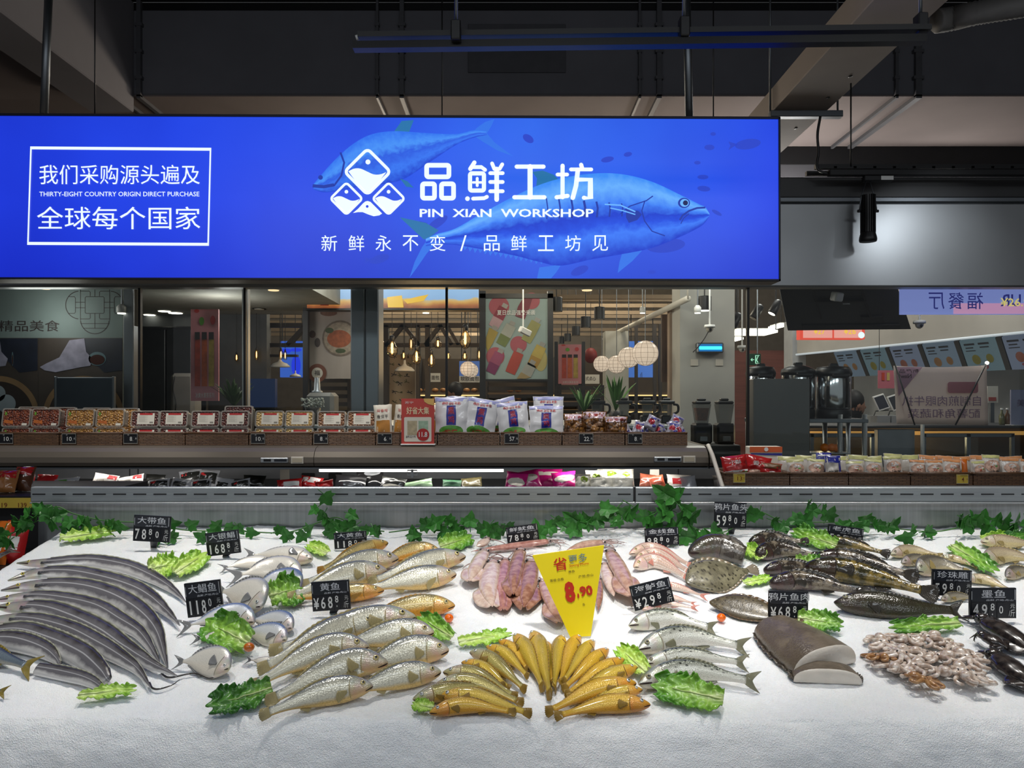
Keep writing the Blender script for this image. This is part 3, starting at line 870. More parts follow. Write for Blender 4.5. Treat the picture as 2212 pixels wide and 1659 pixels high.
# ---- dark food court in the middle
m_tan = mat('pipe_tan', '#8a7760', .7)
for k, py in enumerate((641, 647, 660, 675, 683, 696, 712, 722)):
 Dd = 8.8 + k * .5
 a, b = P(520, py, Dd), P(1470, py, Dd)
 MB().box(a.x, b.x, Dd, Dd + .06, a.z - .025, a.z + .025).build('ceiling_pipe', m_tan, None, False, '%s tan pipe along the food court ceiling, counted downwards' % ('topmost', 'second', 'third', 'fourth', 'fifth', 'sixth', 'seventh', 'lowest')[k], 'pipe', 'tan pipes along the food court ceiling')
t = thing('timber_truss', 'dark timber frame of posts and braces behind the hanging bulbs', 'wooden frame', Vector((-.9, 8.0, 0)))
D = 8.1
for (xa, ya, xb, yb, w) in ((500, 702, 1040, 702, 9), (500, 745, 1040, 745, 8), (500, 768, 640, 768, 5), (835, 745, 870, 702, 8), (870, 702, 905, 745, 8), (918, 745, 950, 702, 8), (950, 702, 976, 745, 8), (990, 745, 965, 702, 7), (620, 745, 660, 702, 9), (560, 745, 520, 702, 9)):
 a, b = P(xa, ya, D), P(xb, yb, D); n = Vector((-(b - a).z, 0, (b - a).x)).normalized() * w / F * D / 2
 MB().prism([a + n, b + n, b - n, a - n], (0, .09, 0)).build('brace' if ya != yb else 'beam', m_wood, t)
for px, w in ((575, 9), (833, 11), (902, 8), (923, 10)):
 a = P(px, 702, D); hw = w / F * D / 2
 MB().box(a.x - hw, a.x + hw, D, D + .09, 0, a.z).build('post', m_wood, t)
def cola_mat():
 m, nt, b = newmat('print_cola')
 tc = nd(nt, 'ShaderNodeTexCoord'); s = nd(nt, 'ShaderNodeSeparateXYZ'); nt.links.new(tc.outputs['Object'], s.inputs[0])
 nz = nd(nt, 'ShaderNodeTexNoise', Scale=5.0, Detail=6.0); nt.links.new(tc.outputs['Object'], nz.inputs['Vector'])
 mr = nd(nt, 'ShaderNodeMapRange'); mr.inputs[1].default_value = 0; mr.inputs[2].default_value = .21
 nt.links.new(s.outputs[2], mr.inputs[0])
 ma = nd(nt, 'ShaderNodeMath', operation='MULTIPLY_ADD'); ma.inputs[1].default_value = .45; ma.inputs[2].default_value = -.22
 nt.links.new(nz.outputs['Fac'], ma.inputs[0])
 ad = nd(nt, 'ShaderNodeMath', operation='ADD'); nt.links.new(mr.outputs[0], ad.inputs[0]); nt.links.new(ma.outputs[0], ad.inputs[1])
 r = ramp(nt, [(0, lin((96, 36, 14))), (.18, lin((176, 96, 44))), (.36, lin((226, 170, 84))), (.46, lin((214, 190, 140))), (.5, lin((150, 190, 236))), (1, lin((164, 206, 250)))])
 nt.links.new(ad.outputs[0], r.inputs[0]); nt.links.new(r.outputs[0], b.inputs['Emission Color'])
 b.inputs['Emission Strength'].default_value = .85; b.inputs['Base Color'].default_value = (.05, .05, .05, 1)
 return m
mc = cola_mat()
t = thing('menu_light_box', 'lit advertising box with ice and amber soda, high behind the steel column', 'light box', P(848, 668, 6.9))
pbox(663, 590, 1033, 667, 6.9, .1).build('lit_panel', mc, t)
pbox(660, 666, 1036, 670, 6.88, .14).build('edge', m_black, t)
cord(MB(), 680, 595, 6.95, .01).build('hanger', m_black, t); cord(MB(), 1020, 595, 6.95, .01).build('hanger', m_black, t)
poly(MB(), lambda x, y: P(x, y, 6.895), [(688, 600), (714, 600), (711, 640), (710, 660), (692, 660), (690, 640)]).build('glass_print', glow('print_cola_glass', (98, 30, 18), .8), t)
mb = MB()
for x, y in ((698, 632), (705, 645), (697, 652), (703, 622)): disc(mb, lambda X, Y: P(X, Y, 6.89), x, y, 5, 4)
mb.build('ice_print', glow('print_cola_ice', (190, 96, 40), .8), t)
mb = MB()
poly(mb, lambda x, y: P(x, y, 6.895), [(836, 642), (868, 638), (872, 664), (838, 664)]); poly(mb, lambda x, y: P(x, y, 6.893), [(872, 648), (905, 640), (926, 636), (915, 650), (880, 656)])
mb.build('ice_print', glow('print_ice_yellow', (232, 186, 70), .8), t)
t = board('food_poster', 'pale plank food poster with a plate of roast meat, left of the steel column', 'poster', 665, 670, 775, 818, 7.2, mat('poster_plank', '#9d938a', .6, var=.06, vscale=3, stretch=(6, 1, 1)), .03, legs=True)
fr = pixframe(7.2, .004)
for (x, y, rx, ry, c, nm, lf) in ((735, 731, 39, 39, '#6d5f52', 'plate_rim', .004), (735, 731, 35, 35, '#948674', 'plate_face', .006), (733, 732, 26, 19, '#8e4a26', 'meat', .008), (712, 714, 9, 6, '#3d4a2a', 'herb', .009), (736, 758, 11, 5, '#3d4a2a', 'herb', .009), (710, 676, 18, 7, '#6a4632', 'bowl', .005), (675, 722, 7, 8, '#4d3524', 'walnut', .005), (686, 740, 6, 10, '#3a302a', 'spoon', .005)):
 mb = MB(); disc(mb, pixframe(7.2, lf), x, y, rx if x + rx < 775 else 774 - x, ry, 28); mb.build(nm + '_print', mat('print_' + nm, c, .6, var=.25, vscale=30), t)
mb = MB(); disc(mb, pixframe(7.2, .010), 686, 806, 20, 20); mb.build('badge_print', mat('print_badge_brown', '#6b3a22', .5), t)
mb = MB(); disc(mb, pixframe(7.2, .012), 686, 806, 12, 12); mb.build('badge_print', m_offwhite, t)
mb = MB(); text(mb, '福', pixframe(7.2, .014), 680, 811, 692, 800, .01); mb.build('lettering', m_ink, t)
t = thing('poster_frame_post', 'black post between the blue screen and the plate poster', 'post', Vector((P(660, 0, 7.1).x, 7.1, 0)))
pbox(654, 618, 665, fy(7.1), 7.1, .06).build('shaft', m_black, t)
def slats(name, label, x0, x1, y0, y1, D, n, group=None):
 t = thing(name, label, 'divider', Vector((P((x0 + x1) / 2, 0, D).x, D, 0)), group)
 a, b = P(x0, 0, D).x, P(x1, 0, D).x
 mb = MB()
 for k in range(n):
  z = P(0, y0 + (y1 - y0) * k / (n - 1), D).z
  mb.box(a, b, D, D + .03, z - .02, z + .02)
 mb.build('slats', m_wood, t)
 for px in (x0, x1):
  x = P(px, 0, D).x
  MB().box(x - .025, x + .025, D - .01, D + .04, 0, P(0, y0, D).z + .03).build('post', m_wood, t)
 return t
slats('slatted_divider', 'dark slatted divider under the plate poster', 668, 756, 822, 890, 7.5, 5)
slats('slatted_divider', 'dark slatted divider under the large bottle poster', 1048, 1190, 822, 890, 7.7, 5)
slats('slatted_divider', 'dark slatted divider under the small pink poster', 1206, 1300, 838, 890, 8.0, 4)
t = thing('kitchen_counter', 'long steel kitchen counter behind the glass, hidden by the boxed nuts', 'counter', (-.3, 6.15, 0))
MB().box(-1.85, 1.2, 5.5, 6.8, 1.37, 1.40, .006).build('worktop', m_steel, t)
MB().box(-1.82, 1.17, 5.55, 6.75, 0, 1.37).build('cabinet', m_steeld, t)
t = thing('food_processor', 'grey food processor with a chimney lid in front of the plate poster', 'kitchen machine', P(690, 885, 6.2))
pbox(660, 848, 720, 911.6, 6.2, .22, .03).build('body', mat('machine_silver', '#84837f', .35, .4), t)
MB().lathe([(.05, 0), (.045, .02), (.028, .03), (.022, .13), (.018, .135)], P(685, 850, 6.31), 20).build('chimney', m_steeld, t, True)
t = thing('flower_pot', 'pot of small white flowers in front of the food processor', 'plant', P(676, 888, 5.7))
MB().lathe([(.04, 0), (.06, .125), (.055, .125)], P(676, 916, 5.7), 16).build('pot', m_dkgrey, t, True)
r_ = rnd(4); mb = MB()
for k in range(70):
 p = P(676, 874, 5.7) + Vector((r_.uniform(-.085, .085), r_.uniform(-.04, .04), r_.uniform(-.02, .045)))
 mb.ball(p, r_.uniform(.006, .011), 6)
mb.build('blossoms', mat('blossom_white', '#b9bdb4', .8), t, True)
def scr(name, label, x0, y0, x1, y1, D, c, s=.7, cords=True):
 t = thing(name, label, 'screen', P((x0 + x1) / 2, y1, D))
 pbox(x0, y0, x1, y1, D, .06).build('lit_panel', glow('screen_' + c, c, s), t)
 if cords:
  for px in (x0 + 5, x1 - 5): cord(MB(), px, y0 + 3, D + .03, .008).build('hanger', m_black, t)
 return t
t = scr('blue_screen', 'tall blue lit screen behind the pendant lamps, left of the plate poster', 605, 737, 658, 815, 10, '#3a64c8', .8)
mb = MB()
for x, y, rx, ry in ((640, 790, 10, 22), (618, 758, 12, 5), (640, 756, 12, 4)): disc(mb, pixframe(10, .01), x, y, rx, ry)
mb.build('picture_print', glow('screen_print', '#2138d8', 1), t)
t = scr('blue_screen', 'small blue lit screen behind the paper lanterns', 1358, 737, 1415, 815, 10.4, '#4a78cc', .7)
mb = MB(); text(mb, '点', pixframe(10.4, .01), 1382, 816, 1388, 804); mb.build('lettering', m_ink, t)
scr('blue_screen', 'blue lit screen behind the lone paper lantern', 992, 780, 1037, 812, 10.2, '#4a6aa8', .6)
scr('dark_screen', 'dark blue machine display beside the fern', 527, 818, 594, 880, 6.0, '#16284a', .5, False)
MB().box(*sorted((P(527, 0, 6.0).x, P(594, 0, 6.0).x)), 6.0, 6.3, 0, P(0, 880, 6.0).z).build('machine_base', m_black, None, False, 'black base cabinet under the dark blue machine display', 'cabinet')
t = board('wallpaper_panel', 'cream wallpaper panel with scattered leaf prints behind the bulbs', 'panel', 815, 766, 897, fy(8.4), 8.4, mat('wallpaper_cream', '#a3937c', .75, var=.03), .05)
mb, mb2 = MB(), MB(); r_ = rnd(9)
for k in range(30):
 x, y = 818 + (k % 5) * 16 + r_.uniform(-4, 4), 772 + (k // 5) * 19 + r_.uniform(-5, 5)
 for a in range(5):
  an = r_.uniform(0, 6.3)
  disc((mb, mb2)[k % 2], pixframe(8.4, .004), x + 3.2 * math.cos(an), y + 3.2 * math.sin(an), 3.6, .8, 8, an)
mb.build('leaf_print', mat('print_leaf_dark', '#2b2f33', .7), t); mb2.build('leaf_print', mat('print_leaf_olive', '#5d5f3a', .7), t)
t = thing('bakery_shelf', 'long warm-lit bakery shelving at the back of the food court', 'shelf', Vector((P(1010, 0, 10.8).x, 10.8, 0)))
a, b = P(900, 0, 10.8).x, P(1500, 0, 10.8).x
MB().box(a, b, 11.3, 11.36, 0, 2.2).build('back_panel', mat('shelf_back', '#4a3d2c', .7), t)
shelfz = []
for py in (848, 866, 884):
 z = P(0, py, 10.8).z; shelfz.append(z)
 MB().box(a, b, 10.8, 11.3, z - .03, z).build('shelf_board', mat('shelf_wood', '#6b543a', .6), t)
 MB().box(a, b, 10.81, 10.83, z - .05, z - .032).build('light_strip', glow('strip_warm', (255, 214, 140), 1.3), t)
for px in (900, 1050, 1200, 1350, 1500):
 x = P(px, 0, 10.8).x
 MB().box(x - .02, x + .02, 10.78, 11.3, 0, 2.2).build('upright', m_wood, t)
pbox(930, 806, 951, 825, 10.7, .02).build('header_card', m_offwhite, t); pbox(992, 810, 1037, 826, 10.7, .02).build('header_card', m_offwhite, t); pbox(1263, 809, 1295, 829, 10.7, .02).build('header_card', m_offwhite, t)
mb = MB(); text(mb, '面包', pixframe(10.7, .004), 932, 820, 949, 811); text(mb, '软欧面包', pixframe(10.7, .004), 995, 823, 1035, 813); text(mb, '式点心', pixframe(10.7, .004), 1265, 822, 1287, 813); mb.build('lettering', m_ink, t)
for k in range(30):
 px = 906 + (k % 10) * 17 + (0 if k % 10 < 8 else 60); z = shelfz[k // 10]
 p = Vector((P(px, 0, 11).x, 11.0, z))
 if k == 0:
  loaf = MB().ball(p + Vector((0, 0, .036)), (.05, .11, .034), 12).build('bread_loaf', mat('bread_crust', '#b07a3c', .6, var=.2, vscale=20), None, True, 'golden bread loaf on the warm-lit bakery shelves', 'bread', 'loaves on the bakery shelves')
 else:
  c = loaf.copy(); COL.objects.link(c); c.location = loaf.location + (p - Vector((P(906, 0, 11).x, 11.0, shelfz[0])))
m_amber = glassmat('amber_glass', (1, .86, .62), .05)
m_fil = glow('filament', (255, 196, 110), 9)
def bulb(px, py, w, h, D, label, kind):
 k = D / F; W, H = w * k / 2, h * k
 p = P(px, py + h / 2, D)
 t = thing('filament_bulb', label, 'light bulb', p, 'amber filament bulbs hung in the food court')
 prof = {'pear': [(.1, 0), (.55, .06), (.95, .25), (1, .4), (.8, .62), (.42, .82), (.34, .9)],
   'tube': [(.1, 0), (.8, .05), (1, .15), (1, .8), (.7, .92), (.5, .95)],
   'globe': [(.1, 0), (.6, .05), (.95, .22), (1, .38), (.9, .55), (.5, .78), (.36, .88)]}[kind]
 MB().lathe([(W * r, H * z) for r, z in prof], p, 16).build('envelope', m_amber, t, True)
 MB().lathe([(W * .42, H * .86), (W * .42, H * 1.12), (W * .2, H * 1.16)], p, 12).build('socket', m_black, t, True)
 MB().lathe([(W * .12, H * .22), (W * .2, H * .3), (W * .2, H * .68), (W * .12, H * .78)], p, 8).build('filament', m_fil, t, True)
 MB().tube([p + Vector((0, 0, H * 1.12)), (p.x, p.y, ceilz(D) + .01)], .003, 6).build('cord', m_black, t)
for a in ((823, 741, 15, 24, 7.6, 'small amber bulb close to the right edge of the steel column', 'pear'), (847, 752, 25, 42, 7.4, 'large pointed amber bulb, second from the steel column', 'pear'),
          (888, 743, 10, 28, 7.7, 'upper tubular amber bulb left of the globe bulb', 'tube'), (946, 742, 18, 22, 7.6, 'round globe amber bulb in the upper row', 'globe'),
          (1005, 731, 25, 46, 7.4, 'large amber bulb hanging highest, near the bottle poster', 'pear'), (872, 768, 12, 18, 7.8, 'small low amber bulb between two large ones', 'pear'),
          (900, 770, 21, 36, 7.5, 'large low amber bulb before the wallpaper edge', 'pear'), (932, 777, 17, 34, 7.5, 'lowest long amber bulb beside the wallpaper', 'pear'),
          (968, 769, 12, 18, 7.8, 'small low amber bulb behind the glass joint', 'pear'), (1004, 769, 13, 18, 7.55, 'small amber bulb directly below the highest large one', 'globe'),
          (1035, 766, 9, 24, 7.7, 'tubular amber bulb against the frame of the bottle poster', 'tube'), (511, 772, 10, 18, 7.6, 'amber bulb at the left side of the slim steel pillar', 'pear'),
          (554, 766, 9, 24, 7.6, 'tubular amber bulb above the small white pendant lamp', 'tube'), (607, 766, 9, 22, 7.6, 'tubular amber bulb in front of the tall blue screen', 'tube'),
          (616, 768, 8, 20, 7.9, 'rearmost amber bulb in front of the tall blue screen', 'tube')):
 bulb(*a)
lamp('bulb_glow', 'POINT', P(930, 760, 7.2), 14, (1, .62, .28), shadow_soft_size=.3)
def pendant(px, py, w, D, label):
 k = D / F; W = w * k / 2; p = P(px, py, D)
 t = thing('pendant_lamp', label, 'pendant lamp', p)
 MB().lathe([(W, 0), (W * .98, .012), (W * .7, W * .38), (W * .25, W * .55), (W * .12, W * .75), (W * .1, W * 1.1)], p, 24).build('shade', m_white, t, True)
 MB().tube([p + Vector((0, 0, W)), (p.x, p.y, ceilz(D) + .01)], .004, 6).build('cord', m_black, t)
pendant(557, 804, 36, 8.6, 'small white dish pendant lamp under the tubular bulb')
pendant(605, 793, 42, 7.9, 'white dish pendant lamp in front of the tall blue screen')
pendant(874, 802, 44, 8.0, 'wide white dish pendant lamp in front of the leaf wallpaper')
pendant(638, 814, 24, 8.8, 'smallest white dish pendant lamp at the right edge of the blue screen')
def lantern(px, py, r, D, label):
 Rr = r * D / F; p = P(px, py, D)
 t = thing('paper_lantern', label, 'paper lantern', p - Vector((0, 0, Rr)), 'round white paper lanterns')
 m, s = glow('paper_lit', (240, 214, 190), .72), None
 MB().ball(p, (Rr, Rr, Rr * .97), 26).build('paper_globe', m, t, True)
 mb = MB()
 for k in range(12):
  an = 2 * math.pi * k / 12
  mb.tube([p + Vector((Rr * 1.003 * math.cos(an) * math.sin(math.pi * q / 20), Rr * 1.003 * math.sin(an) * math.sin(math.pi * q / 20), -Rr * .973 * math.cos(math.pi * q / 20))) for q in range(1, 20)], .0016, 4, False)
 for k in range(1, 8):
  th = math.pi * k / 8
  mb.tube([p + Vector((Rr * 1.003 * math.sin(th) * math.cos(2 * math.pi * q / 24), Rr * 1.003 * math.sin(th) * math.sin(2 * math.pi * q / 24), -Rr * .973 * math.cos(th))) for q in range(25)], .0013, 4, False)
 mb.build('ribs', mat('lantern_rib', '#a08e80', .8), t)
 cord(MB(), px, py - r + 1, D).build('cord', m_steeld, t)
for a in ((1300, 786, 18, 8.3, 'paper lantern at the low end of the row of four'), (1332, 787, 20, 8.0, 'paper lantern second from the low end of the row of four'),
          (1358, 772, 23, 7.8, 'paper lantern next to the largest one'), (1394, 763, 28, 7.5, 'largest and nearest paper lantern of the row'),
          (1011, 797, 17, 7.8, 'lone paper lantern left of the bottle poster'), (1017, 800, 16, 8.3, 'paper lantern half hidden behind the lone one')):
 lantern(*a)
def canlamp(px, py, w, h, D, label, lit=False):
 W = w * D / F / 2; p = P(px, py + h / 2, D); H = h * D / F
 t = thing('cylinder_lamp', label, 'ceiling light', p, 'black cylinder lamps in the food court')
 MB().lathe([(W * .9, .004), (W, 0), (W, H), (W * .9, H + .004)], p, 24).build('shade', m_black, t)
 MB().lathe([(W * .7, -.003), (W * .7, .002)], p, 20).build('lens', m_lampw if lit else m_offwhite, t)
 MB().tube([p + Vector((0, 0, H)), (p.x, p.y, ceilz(D) + .01)], .006, 6).build('stem', m_black, t)
for a in ((1202, 658, 26, 30, 7.6, 'black cylinder lamp at the right edge of the bottle poster'), (1295, 677, 23, 26, 7.9, 'black cylinder lamp furthest right in the descending row'),
          (1265, 696, 21, 23, 8.7, 'black cylinder lamp second from the right in the descending row'), (1244, 715, 18, 19, 9.6, 'black cylinder lamp in the middle of the descending row'),
          (1226, 729, 15, 16, 10.6, 'small black cylinder lamp low in the descending row'), (1213, 735, 12, 14, 11.4, 'smallest black cylinder lamp at the end of the row'),
          (560, 653, 29, 30, 7.2, 'black cylinder lamp left of the lit soda box')):
 canlamp(*a)
canlamp(1522, 656, 29, 30, 6.6, 'lit black cylinder lamp in front of the white column', True)
for a in ((95, 624, 5.3, .05, 'oval ceiling lamp over the mural', False), (263, 678, 5.5, .036, 'lit lamp at the right edge of the lattice ornament'), (591, 628, 5.8, .05, 'lamp over the slim steel pillar', False),
          (1268, 628, 5.8, .048, 'lamp just under the sign, over the bottle poster', False), (887, 670, 7.3, .042, 'flat lamp under the lit soda box'), (920, 677, 7.3, .038, 'bright round lamp under the lit soda box'),
          (1388, 677, 7.6, .03, 'small lamp over the largest paper lantern'), (1507, 677, 6.4, .03, 'bright lamp at the left of the cylinder lamp on the column'), (2012, 627, 5.62, .05, 'lamp under the steel fascia beside the mirrored sign', False)):
 downlight(a[0], a[1], a[2], a[3], a[4] + ', behind the glass', *(a[5:] or (True,)))
MB().tube([P(1486, 645, 6.6), P(1305, 732, 11)], .03, 8).tube([P(1486, 645, 6.6), (P(1486, 0, 6.6).x, 6.6, 3.01)], .01, 6).build('diagonal_rail', m_offwhite, None, True, 'long pale rail running back above the paper lanterns', 'rail')
t = thing('bottle_poster', 'large pale blue poster of tumbling juice bottles in a black frame', 'poster', Vector((P(1116, 0, 7.3).x, 7.3, 0)))
pbox(1049, 644, 1183, 819, 7.3, .03).build('panel', mat('poster_mint', '#8b9c98', .6, var=.04), t)
for a, b in ((1036, 1049), (1183, 1195)):
 pbox(a, 628, b, fy(7.28), 7.28, .07).build('frame_post', m_black, t)
pbox(1036, 634, 1195, 644, 7.28, .07).build('frame_rail', m_black, t); pbox(1049, 819, 1183, 823, 7.28, .05).build('frame_rail', m_black, t)
fr = pixframe(7.3, .003)
for nm, c, ds in (('blush_print', '#9c4f58', ((1078, 662, 22), (1148, 650, 18), (1120, 744, 18), (1070, 770, 20))), ('lemon_print', '#a89c62', ((1168, 778, 24),))):
 mb = MB()
 for x, y, r in ds: disc(mb, fr, x, y, min(r, 1182 - x), r)
 mb.build(nm, mat('print_' + nm, c, .6), t)
for k, (x, y, a, c1, c2) in enumerate(((1078, 684, .5, '#7d2436', '#a98a90'), (1132, 662, .35, '#6a1a2e', '#6a1a2e'), (1094, 722, .5, '#9a9c92', '#65703f'), (1148, 715, .5, '#8d8a52', '#8d8a52'), (1056, 732, .5, '#93803a', '#93803a'),
                                       (1160, 768, .45, '#a8944a', '#9a7836'), (1070, 782, .45, '#8a4460', '#6a2a50'), (1112, 782, .4, '#9c3f34', '#9c3f34'), (1138, 806, .5, '#93938c', '#93805a'))):
 ca, sa = math.cos(a), math.sin(a)
 q = lambda u, v: (min(1182, max(1050, x + (u * ca - v * sa))), min(818, max(645, y + (u * sa + v * ca))))
 poly(MB(), pixframe(7.3, .006), [q(-11, -22), (q(11, -22)), q(12, 4), q(-12, 4)]).build('bottle_print', mat('print_bottle_a%d' % k, c1, .55), t)
 poly(MB(), pixframe(7.3, .006), [q(-12, 4), (q(12, 4)), q(11, 26), q(-11, 26)]).build('bottle_print', mat('print_bottle_b%d' % k, c2, .55), t)
 poly(MB(), pixframe(7.3, .008), [q(-6, -31), (q(6, -31)), q(6, -22), q(-6, -22)]).build('cap_print', mat('print_cap', '#8e8c86', .4), t)
mb = MB(); text(mb, '夏日饮品强势来袭', pixframe(7.3, .010), 1074, 681, 1156, 670, .006); mb.build('lettering', m_white, t)
def bullet(px, py, D, label):
 p = P(px, py, D); t = thing('security_camera', label, 'camera', p)
 M = Matrix.Translation(p) @ Matrix.Rotation(R(25), 4, 'Y') @ Matrix.Rotation(R(25), 4, 'Z')
 MB().box(-.055, .055, -.03, .03, -.028, .028, .008, M).build('body', m_white, t)
 cord(MB(), px - 4, py - 4, D, .007).build('stem', m_white, t)
bullet(1134, 716, 6.6, 'white bullet security camera in front of the bottle poster')
def dome(px, py, D, s, label, cable=False):
 p = P(px, py, D); t = thing('dome_camera', label, 'camera', p - Vector((0, 0, s)))
 MB().lathe([(s, .0), (s * 1.05, s * .2), (s * .95, s * .55), (s * .3, s * .6)], p, 20).build('housing', m_white, t, True)
 MB().ball(p - Vector((0, 0, s * .1)), (s * .7, s * .7, s * .8), 16).build('dome', m_offwhite, t, True)
 MB().ball(p + Vector((0, -s * .62, -s * .4)), (s * .28, s * .12, s * .28), 10).build('lens', m_black, t, True)
 cord(MB(), px, py - 4, D, s * .17).build('stem', m_white, t)
 if cable:
  MB().tube(spline([p + Vector((-.01, 0, -s * .7)), p + Vector((-.05, .0, -.10)), p + Vector((-.10, .02, -.17)), p + Vector((-.14, .02, -.21))], 14), .004, 6).build('cable', m_black, t, True)
dome(1533, 708, 6.4, .045, 'white dome camera with a dangling cable on the white column', True)
dome(1603, 752, 7.2, .045, 'white dome camera beside the green exit sign')
dome(1986, 699, 5.6, .043, 'white dome camera on a pole below the mirrored sign')
t = board('drink_poster', 'small pink fruit drink poster far back, beside the black cylinder lamps', 'poster', 1206, 744, 1256, 831, 8.6, m_pinkp, .02, legs=True)
juice_poster(t, 1206, 744, 1256, 831, 8.6)
for a, b in ((1198, 1205), (1257, 1264)):
 pbox(a, 738, b, fy(8.6), 8.6, .05).build('frame_post', m_black, t)
p = P(1276, 768, 9.4); t = thing('red_lantern', 'red festive lantern behind the small pink poster', 'lantern', p)
MB().ball(p, (.085, .085, .1), 16).build('silk_globe', mat('silk_red', '#7a1f1a', .6), t, True)
cord(MB(), 1276, 752, 9.4).build('cord', m_black, t)
t = thing('plaster_column', 'pale far column behind the paper lanterns', 'column', Vector((P(1333, 0, 9.6).x, 9.6, 0)))
pbox(1308, 715, 1358, fy(9.6), 9.6, .3).build('shaft', mat('plaster_far', '#a8a69c', .8), t)
t = thing('plaster_column', 'broad white column with the blue insect lamp', 'column', Vector((P(1528, 0, 7.0).x, 7.0, 0)))
MB().box(P(1469, 0, 7).x, P(1587, 0, 7).x, 7.0, 7.35, 0, 2.99).build('shaft', mat('plaster_white', '#b3b2ab', .75, var=.03), t)
t = thing('wood_panel', 'brown wood panel standing beside the white column', 'panel', Vector((P(1457, 0, 7.3).x, 7.3, 0)))
pbox(1446, 655, 1468, fy(7.36), 7.36, .1).build('backing', mat('beige_panel', '#9b8672', .8), t)
pbox(1449, 720, 1466, 839, 7.38, .02).build('plank', mat('plank_brown', '#4a3628', .6, var=.3, vscale=8, stretch=(6, 1, 1)), t)
pbox(1430, 680, 1445, 825, 7.6, .05).build('plank', mat('plank_brown', '#4a3628', .6), t)
for px in (1372, 1412, 1424):
 pbox(px, 700, px + 6, fy(9.9), 9.9, .06).build('timber_post', m_wood, None, False, {1372: 'dark timber post left of the blue screen behind the lanterns', 1412: 'dark timber post at the right of the blue screen', 1424: 'dark timber post next to the brown wood panel'}[px], 'post')
t = thing('insect_lamp', 'glowing cyan insect trap lamp on the white column', 'insect lamp', P(1535, 762, 6.95))
pbox(1506, 740, 1564, 762, 6.92, .08, .01).build('housing', m_steeld, t)
pbox(1510, 743, 1560, 759, 6.915, .01).build('grille', glow('uv_blue', (30, 120, 190), .7), t)
pbox(1511, 748, 1560, 755, 6.90, .012, .005).build('tube', glow('uv_cyan', (60, 225, 255), 2.2), t)
for px, lab in ((1492, 'small notice on the white column below the insect lamp, left one'), (1546, 'small notice on the white column below the insect lamp, right one')):
 pbox(px, 776, px + 16, 790, 6.99, .006).build('paper_notice', m_offwhite, None, False, lab, 'notice')
for (x0, y0, x1, y1, D, lab) in ((1590, 704, 1680, 718, 8.6, 'bright flat ceiling panel light left of the hanging television'), (1683, 698, 1702, 704, 10.5, 'small ceiling panel light hidden partly by the television'), (1580, 728, 1606, 733, 11.5, 'distant ceiling panel light over the exit sign'), (1962, 619, 2026, 625, 5.36, 'white strip lamp under the right steel fascia')):
 a, b = P(x0, y1, D), P(x1, y1, D)
 t = thing('panel_light', lab, 'ceiling light', a)
 dd = .1 if x0 == 1962 else .45
 MB().box(a.x, b.x, D, D + dd, a.z, a.z + .03).build('diffuser', m_lampw, t)
 MB().box(a.x + .02, b.x - .02, D + .02, D + dd - .02, a.z + .03, a.z + .05).build('tray', m_white, t)
 for px in (x0 + 4, x1 - 4): cord(MB(), px, y1 - 4, D + dd / 2, .006).build('hanger', m_black, t)
t = thing('exit_sign', 'green running-man exit sign hung near the right glass joint', 'exit sign', P(1632, 790, 7.0))
pbox(1619, 764, 1644, 789, 7.0, .03, .004).build('case', mat('exit_case', '#14402c', .4), t)
fr = pixframe(7.0, .004); mb = MB()
line(mb, fr, [(1640, 768), (1632, 768), (1632, 785), (1640, 785)], 1.6); line(mb, fr, [(1629, 777), (1622, 777)], 1.6); line(mb, fr, [(1625, 774), (1622, 777), (1625, 780)], 1.4); line(mb, fr, [(1636, 772), (1634, 778), (1637, 783)], 1.8); disc(mb, fr, 1637, 770.5, 1.3)
mb.build('symbol', glow('exit_symbol', (170, 235, 200), .9), t)
cord(MB(), 1636, 766, 7.02, .006).build('hanger', m_steeld, t)
for px, py, lab in ((1636, 672, 'small black spotlight aimed left, beside the white column'), (1676, 662, 'small lit black spotlight next to the television'), (1590, 690, 'small round black lamp at the column edge')):
 p = P(px, py, 8.0); t = thing('track_spotlight', lab, 'spotlight', p)
 MB().lathe([(.045, -.09), (.05, -.08), (.045, .06), (.02, .08)], p, 16, Matrix.Rotation(R(30), 4, 'Y')).build('can', m_black, t, True)
 MB().lathe([(.038, -.094), (.038, -.09)], p, 16, Matrix.Rotation(R(30), 4, 'Y')).build('lens', m_lampw if px == 1676 else m_offwhite, t)
 cord(MB(), px, py - 5, 8.0, .008).build('stem', m_black, t)
# ------------------------------------------------------------------ behind the glass on the right
A, B, C_, D_ = P(1681, 606, 5.35), P(1934, 606, 5.35), P(1968, 711, 5.8), P(1702, 714, 5.8)
t = thing('television', 'large black television hung tilted under the right fascia, seen from behind', 'television', (A + C_) / 2)
nrm = (B - A).cross(D_ - A).normalized()
if nrm.y > 0: nrm = -nrm
MB().prism([A, B, C_, D_], -nrm * .04).build('casing', mat('tv_casing', '#24262a', .4), t)
tv = lambda u, v, l=0: (A * (1 - u) + B * u) * (1 - v) + (D_ * (1 - u) + C_ * u) * v + nrm * l
mb = MB()
for u in (.27, .68):
 mb.prism([tv(u, .02), tv(u + .02, .02), tv(u + .03, .72), tv(u + .01, .72)], nrm * .02)
for v in (.12, .36):
 mb.prism([tv(.27, v), tv(.7, v), tv(.7, v + .03), tv(.27, v + .03)], nrm * .025)
mb.build('wall_bracket', m_black, t)
MB().prism([tv(.12, .88), tv(.92, .88), tv(.92, .97), tv(.12, .97)], nrm * .012).build('vent_panel', mat('vent_black', '#222224', .6), t)
MB().prism([tv(.62, .7), tv(.8, .7), tv(.8, .82), tv(.62, .82)], nrm * .015).build('terminal_panel', m_black, t)
